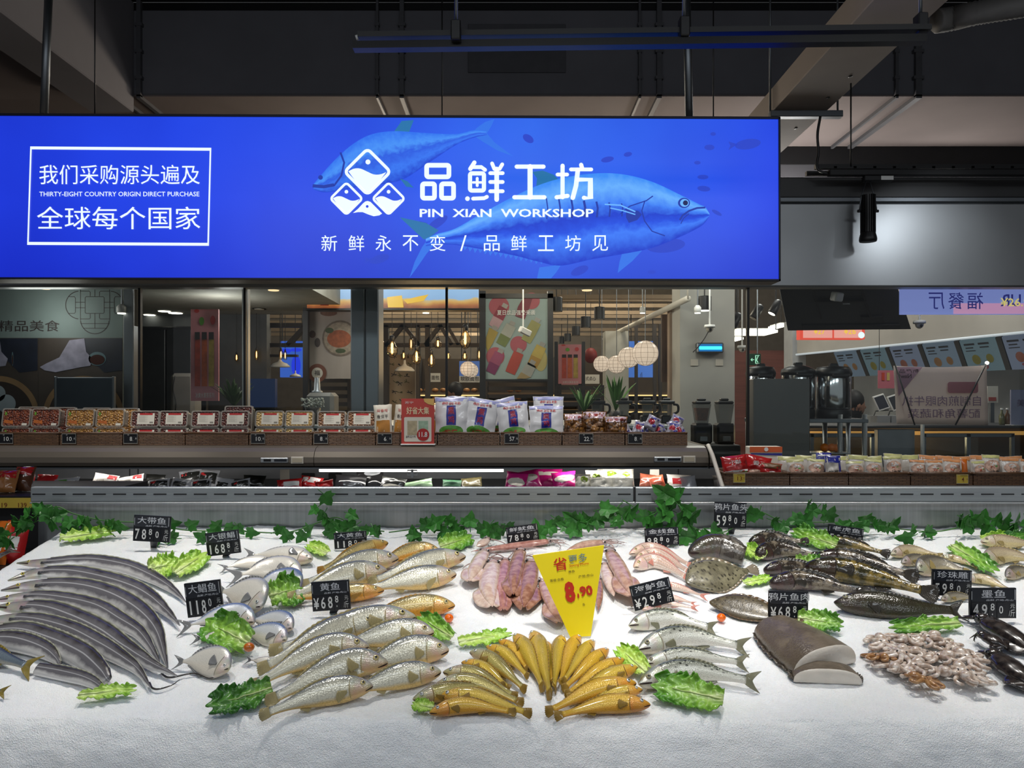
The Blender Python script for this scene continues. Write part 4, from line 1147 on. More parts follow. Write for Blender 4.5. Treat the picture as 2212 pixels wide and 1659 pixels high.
MB().prism([tv(.5, .43), tv(.56, .43), tv(.56, .46), tv(.5, .46)], nrm * .003).build('rating_label', m_white, t)
p = tv(.46, .2, .06)
MB().box(-.04, .04, -.03, .03, -.03, .035, .008, Matrix.Translation(p) @ Matrix.Rotation(R(25), 4, 'Z') @ Matrix.Rotation(R(15), 4, 'X')).build('sensor_box', m_white, t, label='white plastic box')
MB().tube([tv(.55, .1, .02), (tv(.55, .1).x, tv(.55, .1).y - .02, 3.01)], .02, 8).build('ceiling_arm', m_black, t)
t = thing('price_light_box', 'lit red menu box with two yellow prices under the television', 'light box', P(1798, 733, 6.5))
pbox(1728, 690, 1868, 733, 6.5, .08).build('lit_panel', glow('menu_red', (236, 84, 66), .85), t)
for a, b in ((1735, 1798), (1802, 1862)):
 pbox(a, 695, b, 730, 6.497, .004).build('price_card', glow('menu_pink', (246, 168, 156), .85), t)
mb = MB(); text(mb, '¥27', pixframe(6.5, .006), 1757, 722, 1782, 708, .01); text(mb, '¥26', pixframe(6.5, .006), 1822, 722, 1848, 708, .01); mb.build('price', glow('menu_yellow', (250, 206, 60), .9), t)
mb = MB(); disc(mb, pixframe(6.5, .007), 1860, 724, 7); mb.build('badge', m_signw, t)
for px in (1740, 1856): cord(MB(), px, 692, 6.54, .008).build('hanger', m_black, t)
Lq, Rq = Vector((P(1722, 0, 9.4).x, 9.4, 0)), Vector((P(2330, 0, 5.75).x, 5.75, 0))
m_bulk = mat('bulkhead_grey', '#8b8680', .8, var=.03)
a, b = Lq + Vector((0, 0, 2.16)), Rq + Vector((0, 0, 2.16))
struct('trim_13', MB().prism([a, b, b + Vector((0, 0, .82)), a + Vector((0, 0, .82))], (.3, .2, 0)), m_bulk)
struct('wall_side', MB().prism([Lq + Vector((.95, .5, 0)), Rq + Vector((1.2, .5, 0)), Rq + Vector((1.2, .5, 2.15)), Lq + Vector((.95, .5, 2.15))], (.1, .06, 0)), mat('tile_white', '#9fa3a6', .4, var=.04))
struct('trim_14', MB().box(P(1712, 0, 9.5).x, P(1724, 0, 9.5).x + .1, 9.5, 9.8, 0, 2.6), mat('pier_white', '#9a9b9d', .7))
dirv = (Rq - Lq).normalized()
edge = MB(); q0 = Lq + Vector((-.02, -.02, 2.15)); q1 = Rq + Vector((-.02, -.02, 2.15))
edge.tube([q0, q1], .012, 8).build('light_strip', glow('strip_cool', (225, 232, 240), .42), None, False, 'thin bright light strip along the lower edge of the grey bulkhead', 'light strip')
ML, MR = .19, .93
for k in range(6):
 u0, u1 = ML + (MR - ML) * k / 6 + .006, ML + (MR - ML) * (k + 1) / 6 - .012
 a, b = Lq.lerp(Rq, u0), Lq.lerp(Rq, u1)
 dn = Vector((.16, .1, 0))
 tl, tr = a + Vector((0, 0, 2.13)), b + Vector((0, 0, 2.13))
 bl, br = a + dn + Vector((0, 0, 1.85)), b + dn + Vector((0, 0, 1.85))
 n = (tr - tl).cross(bl - tl).normalized()
 if n.y > 0: n = -n
 t = thing('menu_board', 'slanted dim menu board under the grey bulkhead, %s' % ('leftmost and farthest of the six', 'second from the left of the six', 'third from the left of the six', 'fourth from the left of the six', 'fifth from the left of the six', 'rightmost and nearest of the six')[k], 'menu board', (bl + br) / 2, 'slanted menu boards')
 MB().prism([tl, tr, br, bl], -n * .02).build('panel', glow('menu_dim%d' % (k % 3), ('#5d6a78', '#586a72', '#626a7c')[k % 3], .55), t)
 MB().prism([tr, tr + dirv * .055, br + dirv * .055, br], -n * .03).build('divider', m_dkgrey, t)
 mf = lambda u, v, l=.004: (tl * (1 - u) + tr * u) * (1 - v) + (bl * (1 - u) + br * u) * v + n * l
 mb = MB()
 for (u, v, w, h) in ((.1, .1, .3, .06), (.5, .1, .3, .06), (.12, .22, .22, .04), (.52, .22, .25, .04), (.1, .32, .28, .03)):
  poly(mb, lambda x, y: mf(x, y), [(u, v), (u + w, v), (u + w, v + h), (u, v + h)])
 mb.build('lettering', mat('menu_ink', '#2a2c34', .6), t)
 mb = MB()
 disc(mb, lambda x, y: mf(x, y), .32, .62, .12, .16, 14); disc(mb, lambda x, y: mf(x, y), .7, .6, .1, .14, 14)
 mb.build('food_print', mat('menu_food%d' % (k % 3), ('#8a6a4a', '#7d7a3e', '#8a5a50')[k % 3], .6), t)
 if k > 3:
  mb = MB(); text(mb, '9.9', lambda x, y: mf(x, 1 - y), .3, .06, .6, .2, .01); mb.build('price', mat('menu_red_ink', '#8e2c34', .5), t)
t = thing('mirrored_sign', 'lit pale violet sign with mirror-reversed blue characters in the top right', 'sign', P(2080, 679, 5.25))
pbox(1947, 590, 2330, 679, 5.25, .03).build('lit_panel', glow('violet_lit', (128, 140, 206), .75), t)
pbox(2060, 655, 2330, 678, 5.246, .003).build('price_strip', glow('violet_pink', (206, 150, 190), .75), t)
mb = MB()
for k, ch in enumerate('厅餐福'):
 text(mb, ch, pixframe(5.25, .006), 2021 + k * 42 - 16, 668, 2021 + k * 42 + 18, 632, .004, flip=True)
text(mb, 'UR', pixframe(5.25, .006), 2160, 662, 2204, 636, .015, flip=True)
mb.build('lettering', glow('violet_ink', (40, 44, 130), .6), t)
mb = MB(); text(mb, '¥26.9', pixframe(5.25, .008), 2160, 662, 2222, 644, .012); mb.build('price', glow('violet_yellow', (226, 206, 120), .8), t)
for px in (1960, 2200): cord(MB(), px, 596, 5.37, .006).build('hanger', m_black, t)
MB().box(P(1950, 0, 5.28).x, P(2210, 0, 5.28).x, 5.28, 5.38, P(0, 598, 5.28).z, P(0, 590, 5.28).z).build('bracket', m_black, t)
t = thing('x_banner', 'pale translucent banner with mirror-reversed Chinese lettering on crossed black rods', 'banner', P(2030, 918, 5.75))
bc = [P(1930, 790, 5.75), P(2131, 789, 5.75), P(2134, 918, 5.75), P(1937, 916, 5.75)]
mb = MB()
mb.grid(lambda u, v: (bc[0] * (1 - u) + bc[1] * u) * (1 - v) + (bc[3] * (1 - u) + bc[2] * u) * v + Vector((0, .02 * math.sin(math.pi * u) * (1 - v), -.012 * math.sin(math.pi * u) * (1 - v))), 20, 10)
def sheer(m):
 nt = m.node_tree
 if 'sheer' in nt.nodes: return m
 b = nt.nodes['Principled BSDF']; tr = nd(nt, 'ShaderNodeBsdfTranslucent'); tr.name = 'sheer'; mx = nd(nt, 'ShaderNodeMixShader'); mx.inputs[0].default_value = .5
 l = b.inputs['Base Color'].links
 if l: nt.links.new(l[0].from_socket, tr.inputs[0])
 nt.links.new(b.outputs[0], mx.inputs[1]); nt.links.new(tr.outputs[0], mx.inputs[2]); nt.links.new(mx.outputs[0], nt.nodes['Material Output'].inputs['Surface'])
 return m
ban = mb.build('cloth', sheer(mat('banner_cloth', '#dcd0ca', .8, var=.03)), t, True, solid=.003)
fr = pixframe(5.74, .006)
poly(MB(), fr, [(1935, 793), (1992, 793), (1940, 856)]).build('corner_print', sheer(mat('banner_mauve', '#a58799', .8)), t)
mb = MB(); text(mb, '自制煎肉眼牛扒', fr, 1948, 877, 2118, 855, .004, flip=True); text(mb, '配薯角和蔬菜', fr, 1960, 903, 2116, 883, .004, flip=True); mb.build('lettering', sheer(mat('banner_ink', '#94809a', .8)), t)
mb = MB(); text(mb, '新产品', fr, 1942, 806, 1984, 797, .004, flip=True); text(mb, 'New!', fr, 1942, 817, 1968, 808, .006, flip=True); mb.build('lettering', mat('banner_pale', '#cdbfc4', .8), t)
mb = MB(); poly(mb, fr, rrect(2046, 825, 2112, 849, 5)); mb.build('badge_print', sheer(mat('banner_rose', '#b17c84', .8)), t)
MB().tube([P(1933, 786, 5.70), P(1976, 918, 5.66)], .006, 8).build('rod', m_black, t, True)
MB().tube([P(2130, 786, 5.70), P(2064, 918, 5.66)], .006, 8).build('rod', m_black, t, True)
mb = MB(); mb.ball(P(2132, 784, 5.70), .014, 10); mb.build('finial', m_lampw, t, True)
t = thing('display_fridge', 'long steel counter fridge with warm lit glass doors behind the right window', 'fridge', Vector((P(1960, 0, 6.0).x, 6.0, 0)))
zt = P(0, 919, 5.65).z
x0, x1 = P(1745, 0, 5.65).x, P(2420, 0, 5.65).x
MB().box(x0, x1, 5.62, 6.3, zt - .02, zt, .005).build('worktop', m_dkgrey, t)
MB().box(x0, x1, 6.25, 6.3, 0, zt - .02).build('back', mat('fridge_inside', '#4e4232', .6), t)
MB().box(x0, x1, 5.66, 6.25, 0, zt - .33).build('cabinet', m_steeld, t)
MB().box(x0 + .02, x1, 6.2, 6.24, zt - .1, zt - .07).build('inner_light', glow('fridge_light', (255, 190, 100), .3), t)
for a, b in ((1750, 1888), (1992, 2190)):
 xa, xb = P(a, 0, 5.65).x, P(b, 0, 5.65).x
 d = MB().box(xa, xb, 5.64, 5.665, zt - .09, zt - .06, .003).box(xa, xa + .025, 5.64, 5.665, zt - .33, zt - .06).box(xb - .025, xb, 5.64, 5.665, zt - .33, zt - .06).box((xa + xb) / 2 - .015, (xa + xb) / 2 + .015, 5.64, 5.665, zt - .33, zt - .06).build('door_frame', m_steeld, t)
 MB().box(xa + .02, xb - .02, 5.65, 5.654, zt - .33, zt - .09).build('door_glass', m_glass, d)
for q in (x0 + .25, x0 + 1.1): lamp('fridge_lamp', 'POINT', (q, 5.95, zt - .12), 1.6, (1, .72, .4), shadow_soft_size=.05)
for a, b in ((1895, 1975),):
 MB().box(P(a, 0, 5.65).x, P(b, 0, 5.65).x, 5.64, 5.7, zt - .4, zt - .03, .004).build('side_panel', mat('fridge_panel', '#85898d', .5, .5), t)
MB().box(P(1985, 0, 5.6).x, P(1989, 0, 5.6).x, 5.55, 5.58, 0, zt + .01).build('trim_post', m_white, t)
for k, px in enumerate((1878, 1905)):
 pass
for k, (px, py) in enumerate(((1781, 967), (1797, 967), (1807, 968))):
 p = P(px, py, 5.36); o = MB().ball(p, .031, 18).build('orange_fruit', mat('orange_peel', '#e8791c', .45, var=.05, bump=.2, bscale=200), None, True, 'bright orange fruit on the steel tray, ' + ('left one', 'middle one', 'right one')[k], 'orange', 'oranges on the steel tray')
z0 = P(0, 967, 5.36).z - .032
t = thing('steel_rack', 'steel work rack carrying the three urns behind the right window', 'rack', Vector((P(1760, 0, 5.55).x, 5.5, 0)))
zr = P(0, 903, 5.5).z
xa, xb = P(1618, 0, 5.5).x, P(1850, 0, 5.5).x
MB().box(xa, xb, 5.31, 5.61, zr - .03, zr, .004).build('shelf', m_steeld, t)
MB().box(P(1740, 0, 5.36).x, P(1830, 0, 5.36).x, 5.30, 5.48, z0 - .012, z0, .003).build('tray', m_steel, t)
for x in (xa + .02, P(1812, 0, 5.35).x, xb - .02):
 for y in (5.33, 5.59):
  MB().tube([(x, y, 0), (x, y, zr + (.03 if y < 5.5 else 0))], .018, 12).build('leg', m_steel, t, True)
def urn(px, w, py0, py1, D, label, flat):
 k = D / F; rr = w * k / 2; p = Vector((P(px, 0, D).x, D, zr)); H = P(0, py0, D).z - zr
 t = thing('soup_urn', label, 'urn', p, 'tall steel urns on the rack')
 MB().lathe([(rr * .98, 0), (rr * 1.02, .02), (rr, .06), (rr * .9, .075)], p, 30).build('base', m_blackp, t, True)
 MB().lathe([(rr * .96, .07), (rr, .08), (rr, H - .07), (rr * .96, H - .06)], p, 36).build('body', m_chrome, t, True)
 MB().lathe([(rr * 1.03, H - .075), (rr * 1.06, H - .055), (rr * 1.0, H - .03), (rr * (.9 if flat else .6), H - .008), (rr * .3, H), (rr * .12, H + .004)], p, 30).build('lid', m_blackp, t, True)
 h = MB().box(p.x - .03, p.x + .03, p.y - .02, p.y + .02, zr + H - .005, zr + H + .02, .006).build('lid_handle', m_blackp, t)
 MB().box(p.x - rr * .5, p.x + rr * .5, p.y - rr - .02, p.y - rr + .01, zr + H - .085, zr + H - .06, .006).build('clasp', m_blackp, t)
urn(1643, 60, 791, 900, 5.47, 'steel urn with black lid, partly hidden by the steel box and glass joint', True)
urn(1724, 68, 789, 900, 5.47, 'steel urn with wide black domed lid, middle of the three', False)
urn(1800, 72, 791, 900, 5.46, 'tall shining steel urn with flat black lid, fully visible', True)
t = thing('steel_cabinet', 'plain grey steel cabinet side standing in front of the urns', 'cabinet', Vector((P(1688, 0, 5.15).x, 5.15, 0)))
MB().box(P(1627, 0, 5.14).x, P(1750, 0, 5.14).x, 5.14, 5.29, 0, P(0, 818, 5.14).z, .006).build('carcass', mat('cabinet_steel', '#6f6f6e', .5, .5, var=.08, vscale=2), t)
def person(px, head_y, D, label, shirt, side=1):
 k = D / F
 top = P(px, head_y, D); x, y = top.x, D
 H = top.z
 t = thing('person', label, 'person', (x, y, 0))
 me = bpy.data.meshes.new('body'); bm = bmesh.new()
 J = {'pel': (0, 0, .53 * H), 'chest': (0, .0, .74 * H), 'neck': (.01 * side, 0, .83 * H), 'head': (.02 * side, 0, .905 * H), 'crown': (.02 * side, 0, .965 * H),
         'lsh': (0, -.17, .80 * H), 'lel': (.04 * side, -.22, .62 * H), 'lha': (.2 * side, -.17, .56 * H), 'rsh': (0, .17, .80 * H), 'rel': (.04 * side, .22, .62 * H), 'rha': (.2 * side, .17, .56 * H),
         'lhip': (0, -.09, .5 * H), 'lkn': (.02 * side, -.1, .27 * H), 'lan': (0, -.1, .03 * H), 'lto': (.15 * side, -.1, .015 * H), 'rhip': (0, .09, .5 * H), 'rkn': (.02 * side, .1, .27 * H), 'ran': (0, .1, .03 * H), 'rto': (.15 * side, .1, .015 * H)}
 Rr = {'pel': .14, 'chest': .145, 'neck': .055, 'head': .095, 'crown': .075, 'lsh': .07, 'lel': .045, 'lha': .035, 'rsh': .07, 'rel': .045, 'rha': .035, 'lhip': .1, 'lkn': .06, 'lan': .045, 'lto': .035, 'rhip': .1, 'rkn': .06, 'ran': .045, 'rto': .035}
 vs = {n: bm.verts.new(c) for n, c in J.items()}
 for e in ('pel chest', 'chest neck', 'neck head', 'head crown', 'chest lsh', 'lsh lel', 'lel lha', 'chest rsh', 'rsh rel', 'rel rha', 'pel lhip', 'lhip lkn', 'lkn lan', 'lan lto', 'pel rhip', 'rhip rkn', 'rkn ran', 'ran rto'):
  a_, b_ = e.split(); bm.edges.new((vs[a_], vs[b_]))
 bm.to_mesh(me); bm.free()
 o = bpy.data.objects.new('body', me); COL.objects.link(o); o.parent = t
 sk = o.modifiers.new('skin', 'SKIN'); o.modifiers.new('smooth', 'SUBSURF').levels = 2
 for i, n in enumerate(J): me.skin_vertices[0].data[i].radius = (Rr[n], Rr[n])
 me.skin_vertices[0].data[0].use_root = True
 me.materials.append(mat(shirt[0], shirt[1], .8))
 WL[o.name] = WL[t.name]
 hc = Vector((x + .02 * side, y, .925 * H))
 MB().ball(hc + Vector((0, 0, -.02)), (.088, .08, .12), 18).build('face', mat('skin_tone', '#8a6350', .6), t, True)
 MB().ball(hc + Vector((-.018 * side, 0, .03)), (.098, .094, .105), 18).build('hair', mat('hair_black', '#100e0e', .6), t, True)
 fx = hc + Vector((.085 * side, 0, -.03))
 MB().ball(fx, (.02, .014, .02), 8).build('nose', mat('skin_tone', '#8a6350', .6), t, True)
 MB().ball(hc + Vector((.0, -.082, -.02)), (.018, .008, .028), 8).build('ear', mat('skin_tone', '#8a6350', .6), t, True)
 return t
person(1842, 843, 6.85, 'person in dark jacket turned right behind the tallest urn', ('jacket_dark', '#17181e'))
person(984, 824, 9.2, 'dark-haired person seen by the bakery shelves, facing left', ('jacket_navy', '#22252e'), -1)
for k, px in enumerate((1903, 1934)):
 p = P(px, 895, 6.9)
 t = thing('order_screen', 'small white tilted till screen left of the banner, ' + ('left one', 'right one beside the banner edge')[k], 'screen', p)
 M = Matrix.Translation(p + Vector((0, 0, .11))) @ Matrix.Rotation(R(-18), 4, 'Y') @ Matrix.Rotation(R(-15), 4, 'X')
 MB().box(-.055, .055, -.01, .01, -.075, .075, .005, M).build('bezel', m_white, t)
 MB().box(-.045, .045, -.013, -.009, -.06, .06, 0, M).build('display', mat('display_dark', '#2b2d31', .3), t)
 MB().tube([p + Vector((-.08, -.03, -.01)), p + Vector((-.06, -.02, .03)), p + Vector((.07, 0, .04))], .006, 6).build('stand', m_black, t)
 MB().box(p.x - .06, p.x + .06, 6.85, 7.1, 0, p.z - .012).build('pedestal', mat('counter_grey', '#8e9092', .5), t)
t = thing('drink_poster', 'tiny red drinks poster on the white tiles left of the banner', 'poster', P(1912, 839, 7.0))
pbox(1897, 800, 1932, 839, 7.0, .01).build('panel', mat('poster_red_pale', '#b0606c', .6), t)
pbox(1905, 805, 1911, 822, 6.995, .006).build('drink_print', mat('print_dr1', '#b23a22', .5), t); pbox(1916, 805, 1922, 822, 6.995, .006).build('drink_print', mat('print_dr2', '#b8a05a', .5), t)
a, b = P(1897, 800, 7.0), P(1932, 839, 7.0)
MB().tube([(a.x + .02, 7.02, a.z), (a.x + .02, 7.02, 3.01)], .003, 5).build('hanger', m_black, t)
t = thing('paper_notice', 'white paper notice with a code on the wall right of the banner', 'notice', P(2143, 870, 6.42))
pbox(2133, 834, 2156, 870, 6.42, .005).build('paper', m_offwhite, t)
pbox(2136, 858, 2152, 866, 6.417, .003).build('red_print', mat('notice_red', '#a04a44', .7), t)
pbox(2140, 866, 2148, fy(6.43), 6.43, .02).build('post', m_steeld, t)
for k, (px, c) in enumerate(((2164, '#5a5a34'), (2176, '#6b4a2c'))):
 p = Vector((P(px, 0, 5.8).x, 5.8, zt)); t = thing('sauce_bottle', ('olive green', 'brown')[k] + ' sauce bottle on the counter fridge right of the banner', 'bottle', p)
 MB().lathe([(.018, 0), (.02, .01), (.02, .07), (.008, .095), (.008, .12)], p, 14).build('glass', mat('sauce_%d' % k, c, .2), t, True)
 MB().lathe([(.0095, .115), (.0095, .13)], p, 12).build('cap', m_white, t, True)
t = thing('card_stand', 'violet printed card stand at the right picture edge', 'card', P(2195, 925, 5.7))
pbox(2184, 842, 2260, 920, 5.7, .012).build('card', mat('card_violet', '#9a9bb4', .6), t)
mb = MB(); text(mb, '美食', pixframe(5.7, .004), 2196, 878, 2230, 862, .006); mb.build('lettering', mat('banner_ink', '#94809a', .8), t)
pbox(2190, 918, 2254, 921, 5.66, .1).build('foot', m_white, t)
struct('wall_far', MB().box(P(1480, 0, 11.5).x, P(1725, 0, 11.5).x, 11.5, 11.6, 0, P(0, 757, 11.5).z), mat('brick_red', '#6a3a30', .7, var=.15, vscale=4, stretch=(.4, 1, 6)))
def blender(px, D, w, label, dark=False):
 k = D / F; p = Vector((P(px, 0, D).x, D, 1.4)); W = w * k / 2
 t = thing('blender_jug', label, 'blender', p, 'blender jugs on the kitchen counter')
 z1, z2 = P(0, 897, D).z - 1.4, P(0, 873, D).z - 1.4
 if z1 < .03: z1 = .03
 MB().box(p.x - W * .75, p.x + W * .75, D - W * .7, D + W * .7, 1.4, 1.4 + z1, .01).build('motor_base', m_blackp, t)
 MB().lathe([(W * .6, z1), (W * .78, z2)], p, 4, Matrix.Rotation(R(45), 4, 'Z')).build('jug', mat('jug_plastic', '#83857f', .25, alpha=.55), t)
 MB().box(p.x - W * .85, p.x + W * .85, D - W * .8, D + W * .8, 1.4 + z2, 1.4 + z2 + .03, .008).box(p.x - W * .4, p.x + W * .4, D - W * .4, D + W * .4, 1.4 + z2 + .03, 1.4 + z2 + .05, .006).build('lid', m_blackp, t)
 MB().tube(spline([p + Vector((W * .8, 0, z2)), p + Vector((W * 1.35, 0, z2 - .01)), p + Vector((W * 1.35, 0, z1 + .03)), p + Vector((W * .8, 0, z1 + .01))], 14), .01, 8).build('handle', m_blackp, t, True)
for a in ((1289, 6.0, 40, 'black-lidded blender jug behind the brown snack bags'), (1348, 5.9, 38, 'black-lidded blender jug behind the left sweet bags'), (1398, 5.9, 38, 'black-lidded blender jug above the middle of the sweet bags'), (1440, 5.9, 36, 'black-lidded blender jug behind the right end of the sweet bags')):
 blender(*a)
t = thing('kitchen_counter', 'low dark counter carrying the two blenders beside the steel cabinet', 'counter', Vector((P(1545, 0, 5.8).x, 5.8, 0)))
zc = P(0, 958, 5.75).z
MB().box(P(1490, 0, 5.6).x, P(1596, 0, 5.6).x, 5.55, 5.95, 0, zc, .006).build('cabinet', m_dkgrey, t)
for k, px in enumerate((1515, 1564)):
 D = 5.75; p = Vector((P(px, 0, D).x, D, zc)); z2 = P(0, 873, D).z - zc; zm = P(0, 914, D).z - zc
 t = thing('blender', 'tall blender with black base before the white column, ' + ('left one', 'right one')[k], 'blender', p)
 MB().box(p.x - .07, p.x + .07, D - .07, D + .07, zc, zc + zm, .015).build('motor_base', m_blackp, t)
 MB().lathe([(.06, zm), (.085, z2)], p, 4, Matrix.Rotation(R(45), 4, 'Z')).build('jug', mat('jug_plastic', '#83857f', .25), t)
 MB().box(p.x - .06, p.x + .06, D - .06, D + .06, zc + z2, zc + z2 + .025, .008).box(p.x - .03, p.x + .03, D - .03, D + .03, zc + z2 + .025, zc + z2 + .045, .006).build('lid', m_blackp, t)
 MB().lathe([(.05, zm + .02), (.068, z2 - .03)], p, 4, Matrix.Rotation(R(45), 4, 'Z')).build('contents', mat('carrot_shreds', '#a5532c', .6, var=.3, vscale=60), t) if k == 0 else None
 MB().box(p.x - .03, p.x + .03, D - .078, D - .07, zc + .02, zc + .06, .004).build('dial_panel', m_steeld, t)
def leafplant(px, py, D, label, n, L, seed, m):
 p = Vector((P(px, 0, D).x, D, P(0, py, D).z + .002 if px < 600 else 1.402)); r_ = rnd(seed)
 t = thing('potted_plant', label, 'plant', p)
 MB().lathe([(.05, 0), (.065, .09), (.06, .09)], p, 16).build('pot', m_dkgrey, t, True)
 mb = MB()
 for k in range(n):
  an = r_.uniform(0, 6.28); sp = r_.uniform(.2, .8); l = L * r_.uniform(.7, 1.1)
  def fn(u, v, an=an, sp=sp, l=l):
   w = .016 * math.sin(math.pi * min(1, u * .9 + .08)) * (v - .5) * 2
   rad = sp * l * u; z = .09 + l * (u - .45 * sp * u * u)
   return p + Vector((math.cos(an) * rad - math.sin(an) * w, math.sin(an) * rad + math.cos(an) * w, z))
  mb.grid(fn, 8, 3)
 mb.build('fronds', m, t, True, solid=.0015)
m_frond = mat('frond_green', '#3f5a2c', .6, var=.2)
MB().box(P(480, 0, 5.7).x, P(520, 0, 5.7).x, 5.55, 5.8, 0, P(0, 905, 5.65).z).build('plant_stand', m_dkgrey, None, False, 'dark plinth under the potted fern in the kitchen', 'plinth')
leafplant(505, 905, 5.65, 'dark green fern in a pot before the pink drinks poster', 26, .24, 3, m_frond)
leafplant(1262, 905, 5.7, 'green strap-leaved plant behind the white chicken bags', 14, .26, 5, mat('frond_bright', '#4c7a34', .6, var=.2))
leafplant(1330, 905, 6.3, 'green strap-leaved plant behind the blender jugs', 12, .34, 6, mat('frond_bright', '#4c7a34', .6))
# ------------------------------------------------------------------ the ice counter
def icemat():
 m, nt, b = newmat('crushed_ice')
 L = nt.links.new
 tc = nd(nt, 'ShaderNodeTexCoord')
 n1 = nd(nt, 'ShaderNodeTexNoise', Scale=7.0, Detail=6.0); L(tc.outputs['Object'], n1.inputs['Vector'])
 r = ramp(nt, [(.3, (.84, .865, .89)), (.7, (.94, .95, .96))]); L(n1.outputs['Fac'], r.inputs[0]); L(r.outputs[0], b.inputs['Base Color'])
 v = nd(nt, 'ShaderNodeTexVoronoi', Scale=430.0); L(tc.outputs['Object'], v.inputs['Vector'])
 n2 = nd(nt, 'ShaderNodeTexNoise', Scale=300.0, Detail=4.0); L(tc.outputs['Object'], n2.inputs['Vector'])
 b1 = nd(nt, 'ShaderNodeBump', Strength=.6, Distance=.003); L(n2.outputs['Fac'], b1.inputs['Height'])
 b2 = nd(nt, 'ShaderNodeBump', Strength=.6, Distance=.002); L(v.outputs['Distance'], b2.inputs['Height']); L(b1.outputs[0], b2.inputs['Normal'])
 L(b2.outputs[0], b.inputs['Normal'])
 b.inputs['Roughness'].default_value = .3
 b.inputs['Specular IOR Level'].default_value = .45
 b.inputs['Subsurface Weight'].default_value = .25
 b.inputs['Subsurface Radius'].default_value = (.02, .025, .03)
 b.inputs['Subsurface Scale'].default_value = .6
 return m
m_ice = icemat()
XI0, XI1 = -1.545, 2.45
prof = spline([(0, 1.37, .66), (0, 1.40, .79), (0, 1.43, .875), (0, 1.455, .925), (0, 1.475, .951), (0, 1.487, .9595), (0, 1.5, .9625)], 70) + [Vector((0, 1.5 + (2.487 - 1.5) * i / 170, .9625 + ICE_S * (2.487 - 1.5) * i / 170)) for i in range(1, 171)]
NS = len(prof)
def icefn(u, v):
 x = XI0 + (XI1 - XI0) * u
 q = prof[min(NS - 1, int(round(v * (NS - 1))))]
 y, z = q.y, q.z
 d = .006 * noise.noise((x * 5, y * 5, 3)) + .0020 * noise.noise((x * 38, y * 38, z * 30)) + .0020 * noise.noise((x * 110, y * 110, z * 110)) - .004
 if y < 1.49: d += .005 * noise.noise((x * 9, z * 16, 7))
 e = max(0, 1 - (x - XI0) / .06)
 bk = max(0, 1 - (2.487 - y) / .05)
 rise = .006 * bk * noise.noise((x * 9, 0, 5)) + .006 * bk
 return Vector((x, y - (.4 * d if y < 1.49 else 0), z + d - .05 * e * e + rise))
ib = MB().grid(icefn, 430, NS, flip=True).build('crushed_ice', m_ice, None, True, 'sloping bed of white crushed ice under all the fish', 'ice', None, 'stuff')
ct = thing('display_counter', 'stainless steel fish counter with slotted back rail holding the ice bed', 'counter', (.4, 1.9, 0))
RX0 = P(65, 0, 2.46).x
MB().box(-1.58, 2.5, 1.24, 2.45, 0, .62, .01).build('cabinet', m_steeld, ct)
MB().box(-1.60, -1.572, 1.24, 2.5, .3, 1.04, .004).build('end_panel', m_steel, ct)
def splash(u, v):
 x = RX0 + (2.5 - RX0) * u
 return Vector((x, 2.505 + .0018 * noise.noise((x * 2.2, v * 1.5, 2)), 1.0 + .254 * v))
MB().grid(splash, 120, 8).build('back_splash', mat('splash_steel', '#a9adaf', .34, .72, var=.12, vscale=3, bump=.03, bscale=160, stretch=(40, 1, 1)), ct, True, solid=.004)
for k, (a, b) in enumerate(((65, 1369.5), (1372, 2500))):
 xa, xb = P(a, 0, 2.46).x, P(b, 0, 2.46).x
 rl = MB().box(xa, xb, 2.46, 2.484, 1.2545, 1.304, .003).build('slotted_rail', mat('rail_steel', '#9aa0a3', .4, .7, var=.10, vscale=5, bump=.03, bscale=120, stretch=(1, 30, 40)), ct)
 MB().box(xa, xb, 2.457, 2.47, 1.2495, 1.2545, .001).build('lip', m_steel, rl)
 mb = MB(); px = a + (5 if k == 0 else 6)
 while px + 28 < b:
  mb.box(P(px, 0, 2.46).x, P(px + 28, 0, 2.46).x, 2.4592, 2.464, P(0, 1069, 2.46).z, P(0, 1066.2, 2.46).z); px += 43.6
 mb.build('slots', m_black, rl)
MB().box(P(1369.5, 0, 2.46).x - .001, P(1372, 0, 2.46).x + .001, 2.4605, 2.483, 1.2555, 1.3035).build('joint', m_black, ct)
# ------------------------------------------------------------------ the deli case behind
CXR = P(1528, 0, 3.9).x
dc = thing('deli_case', 'long dark bronze open chiller case behind the ice counter', 'chiller', (-1.0, 4.1, 0))
pr = [(4.62, 1.345), (3.965, 1.345), (3.925, 1.337), (3.895, 1.318), (3.878, 1.29), (3.876, 1.262), (3.886, 1.243), (3.91, 1.236), (4.62, 1.236)]
XS = P(678, 0, 3.88).x
for a, b in ((-3.3, XS - .0015), (XS + .0015, CXR)):
 MB().prism([(a, y, z) for y, z in pr], (b - a, 0, 0)).build('canopy', m_case, dc)
MB().box(-3.3, CXR, 3.885, 3.93, 1.228, 1.236).build('canopy_edge', m_steeld, dc)
MB().box(-3.3, CXR, 4.6, 4.65, 0, 1.236).build('back_wall', mat('case_inside', '#7a7c80', .5, .1), dc)
mb = MB()
for px in (278, 296): mb.box(P(px, 0, 4.59).x, P(px, 0, 4.59).x + .004, 4.595, 4.6, 1.1, 1.23)
mb.build('wall_seam', m_black, dc)
for px in (652, 710, 1500):
 MB().box(P(px, 0, 4.59).x, P(px + 28, 0, 4.59).x, 4.585, 4.6, P(0, 1040, 4.59).z, P(0, 1022, 4.59).z, .003).build('vent_grille', m_black, dc)
MB().box(-3.3, CXR, 3.55, 4.6, .9, 1.10, .004).build('deck', m_dkgrey, dc)
MB().box(-3.3, CXR, 3.55, 4.6, 0, .9).build('plinth', m_dkgrey, dc)
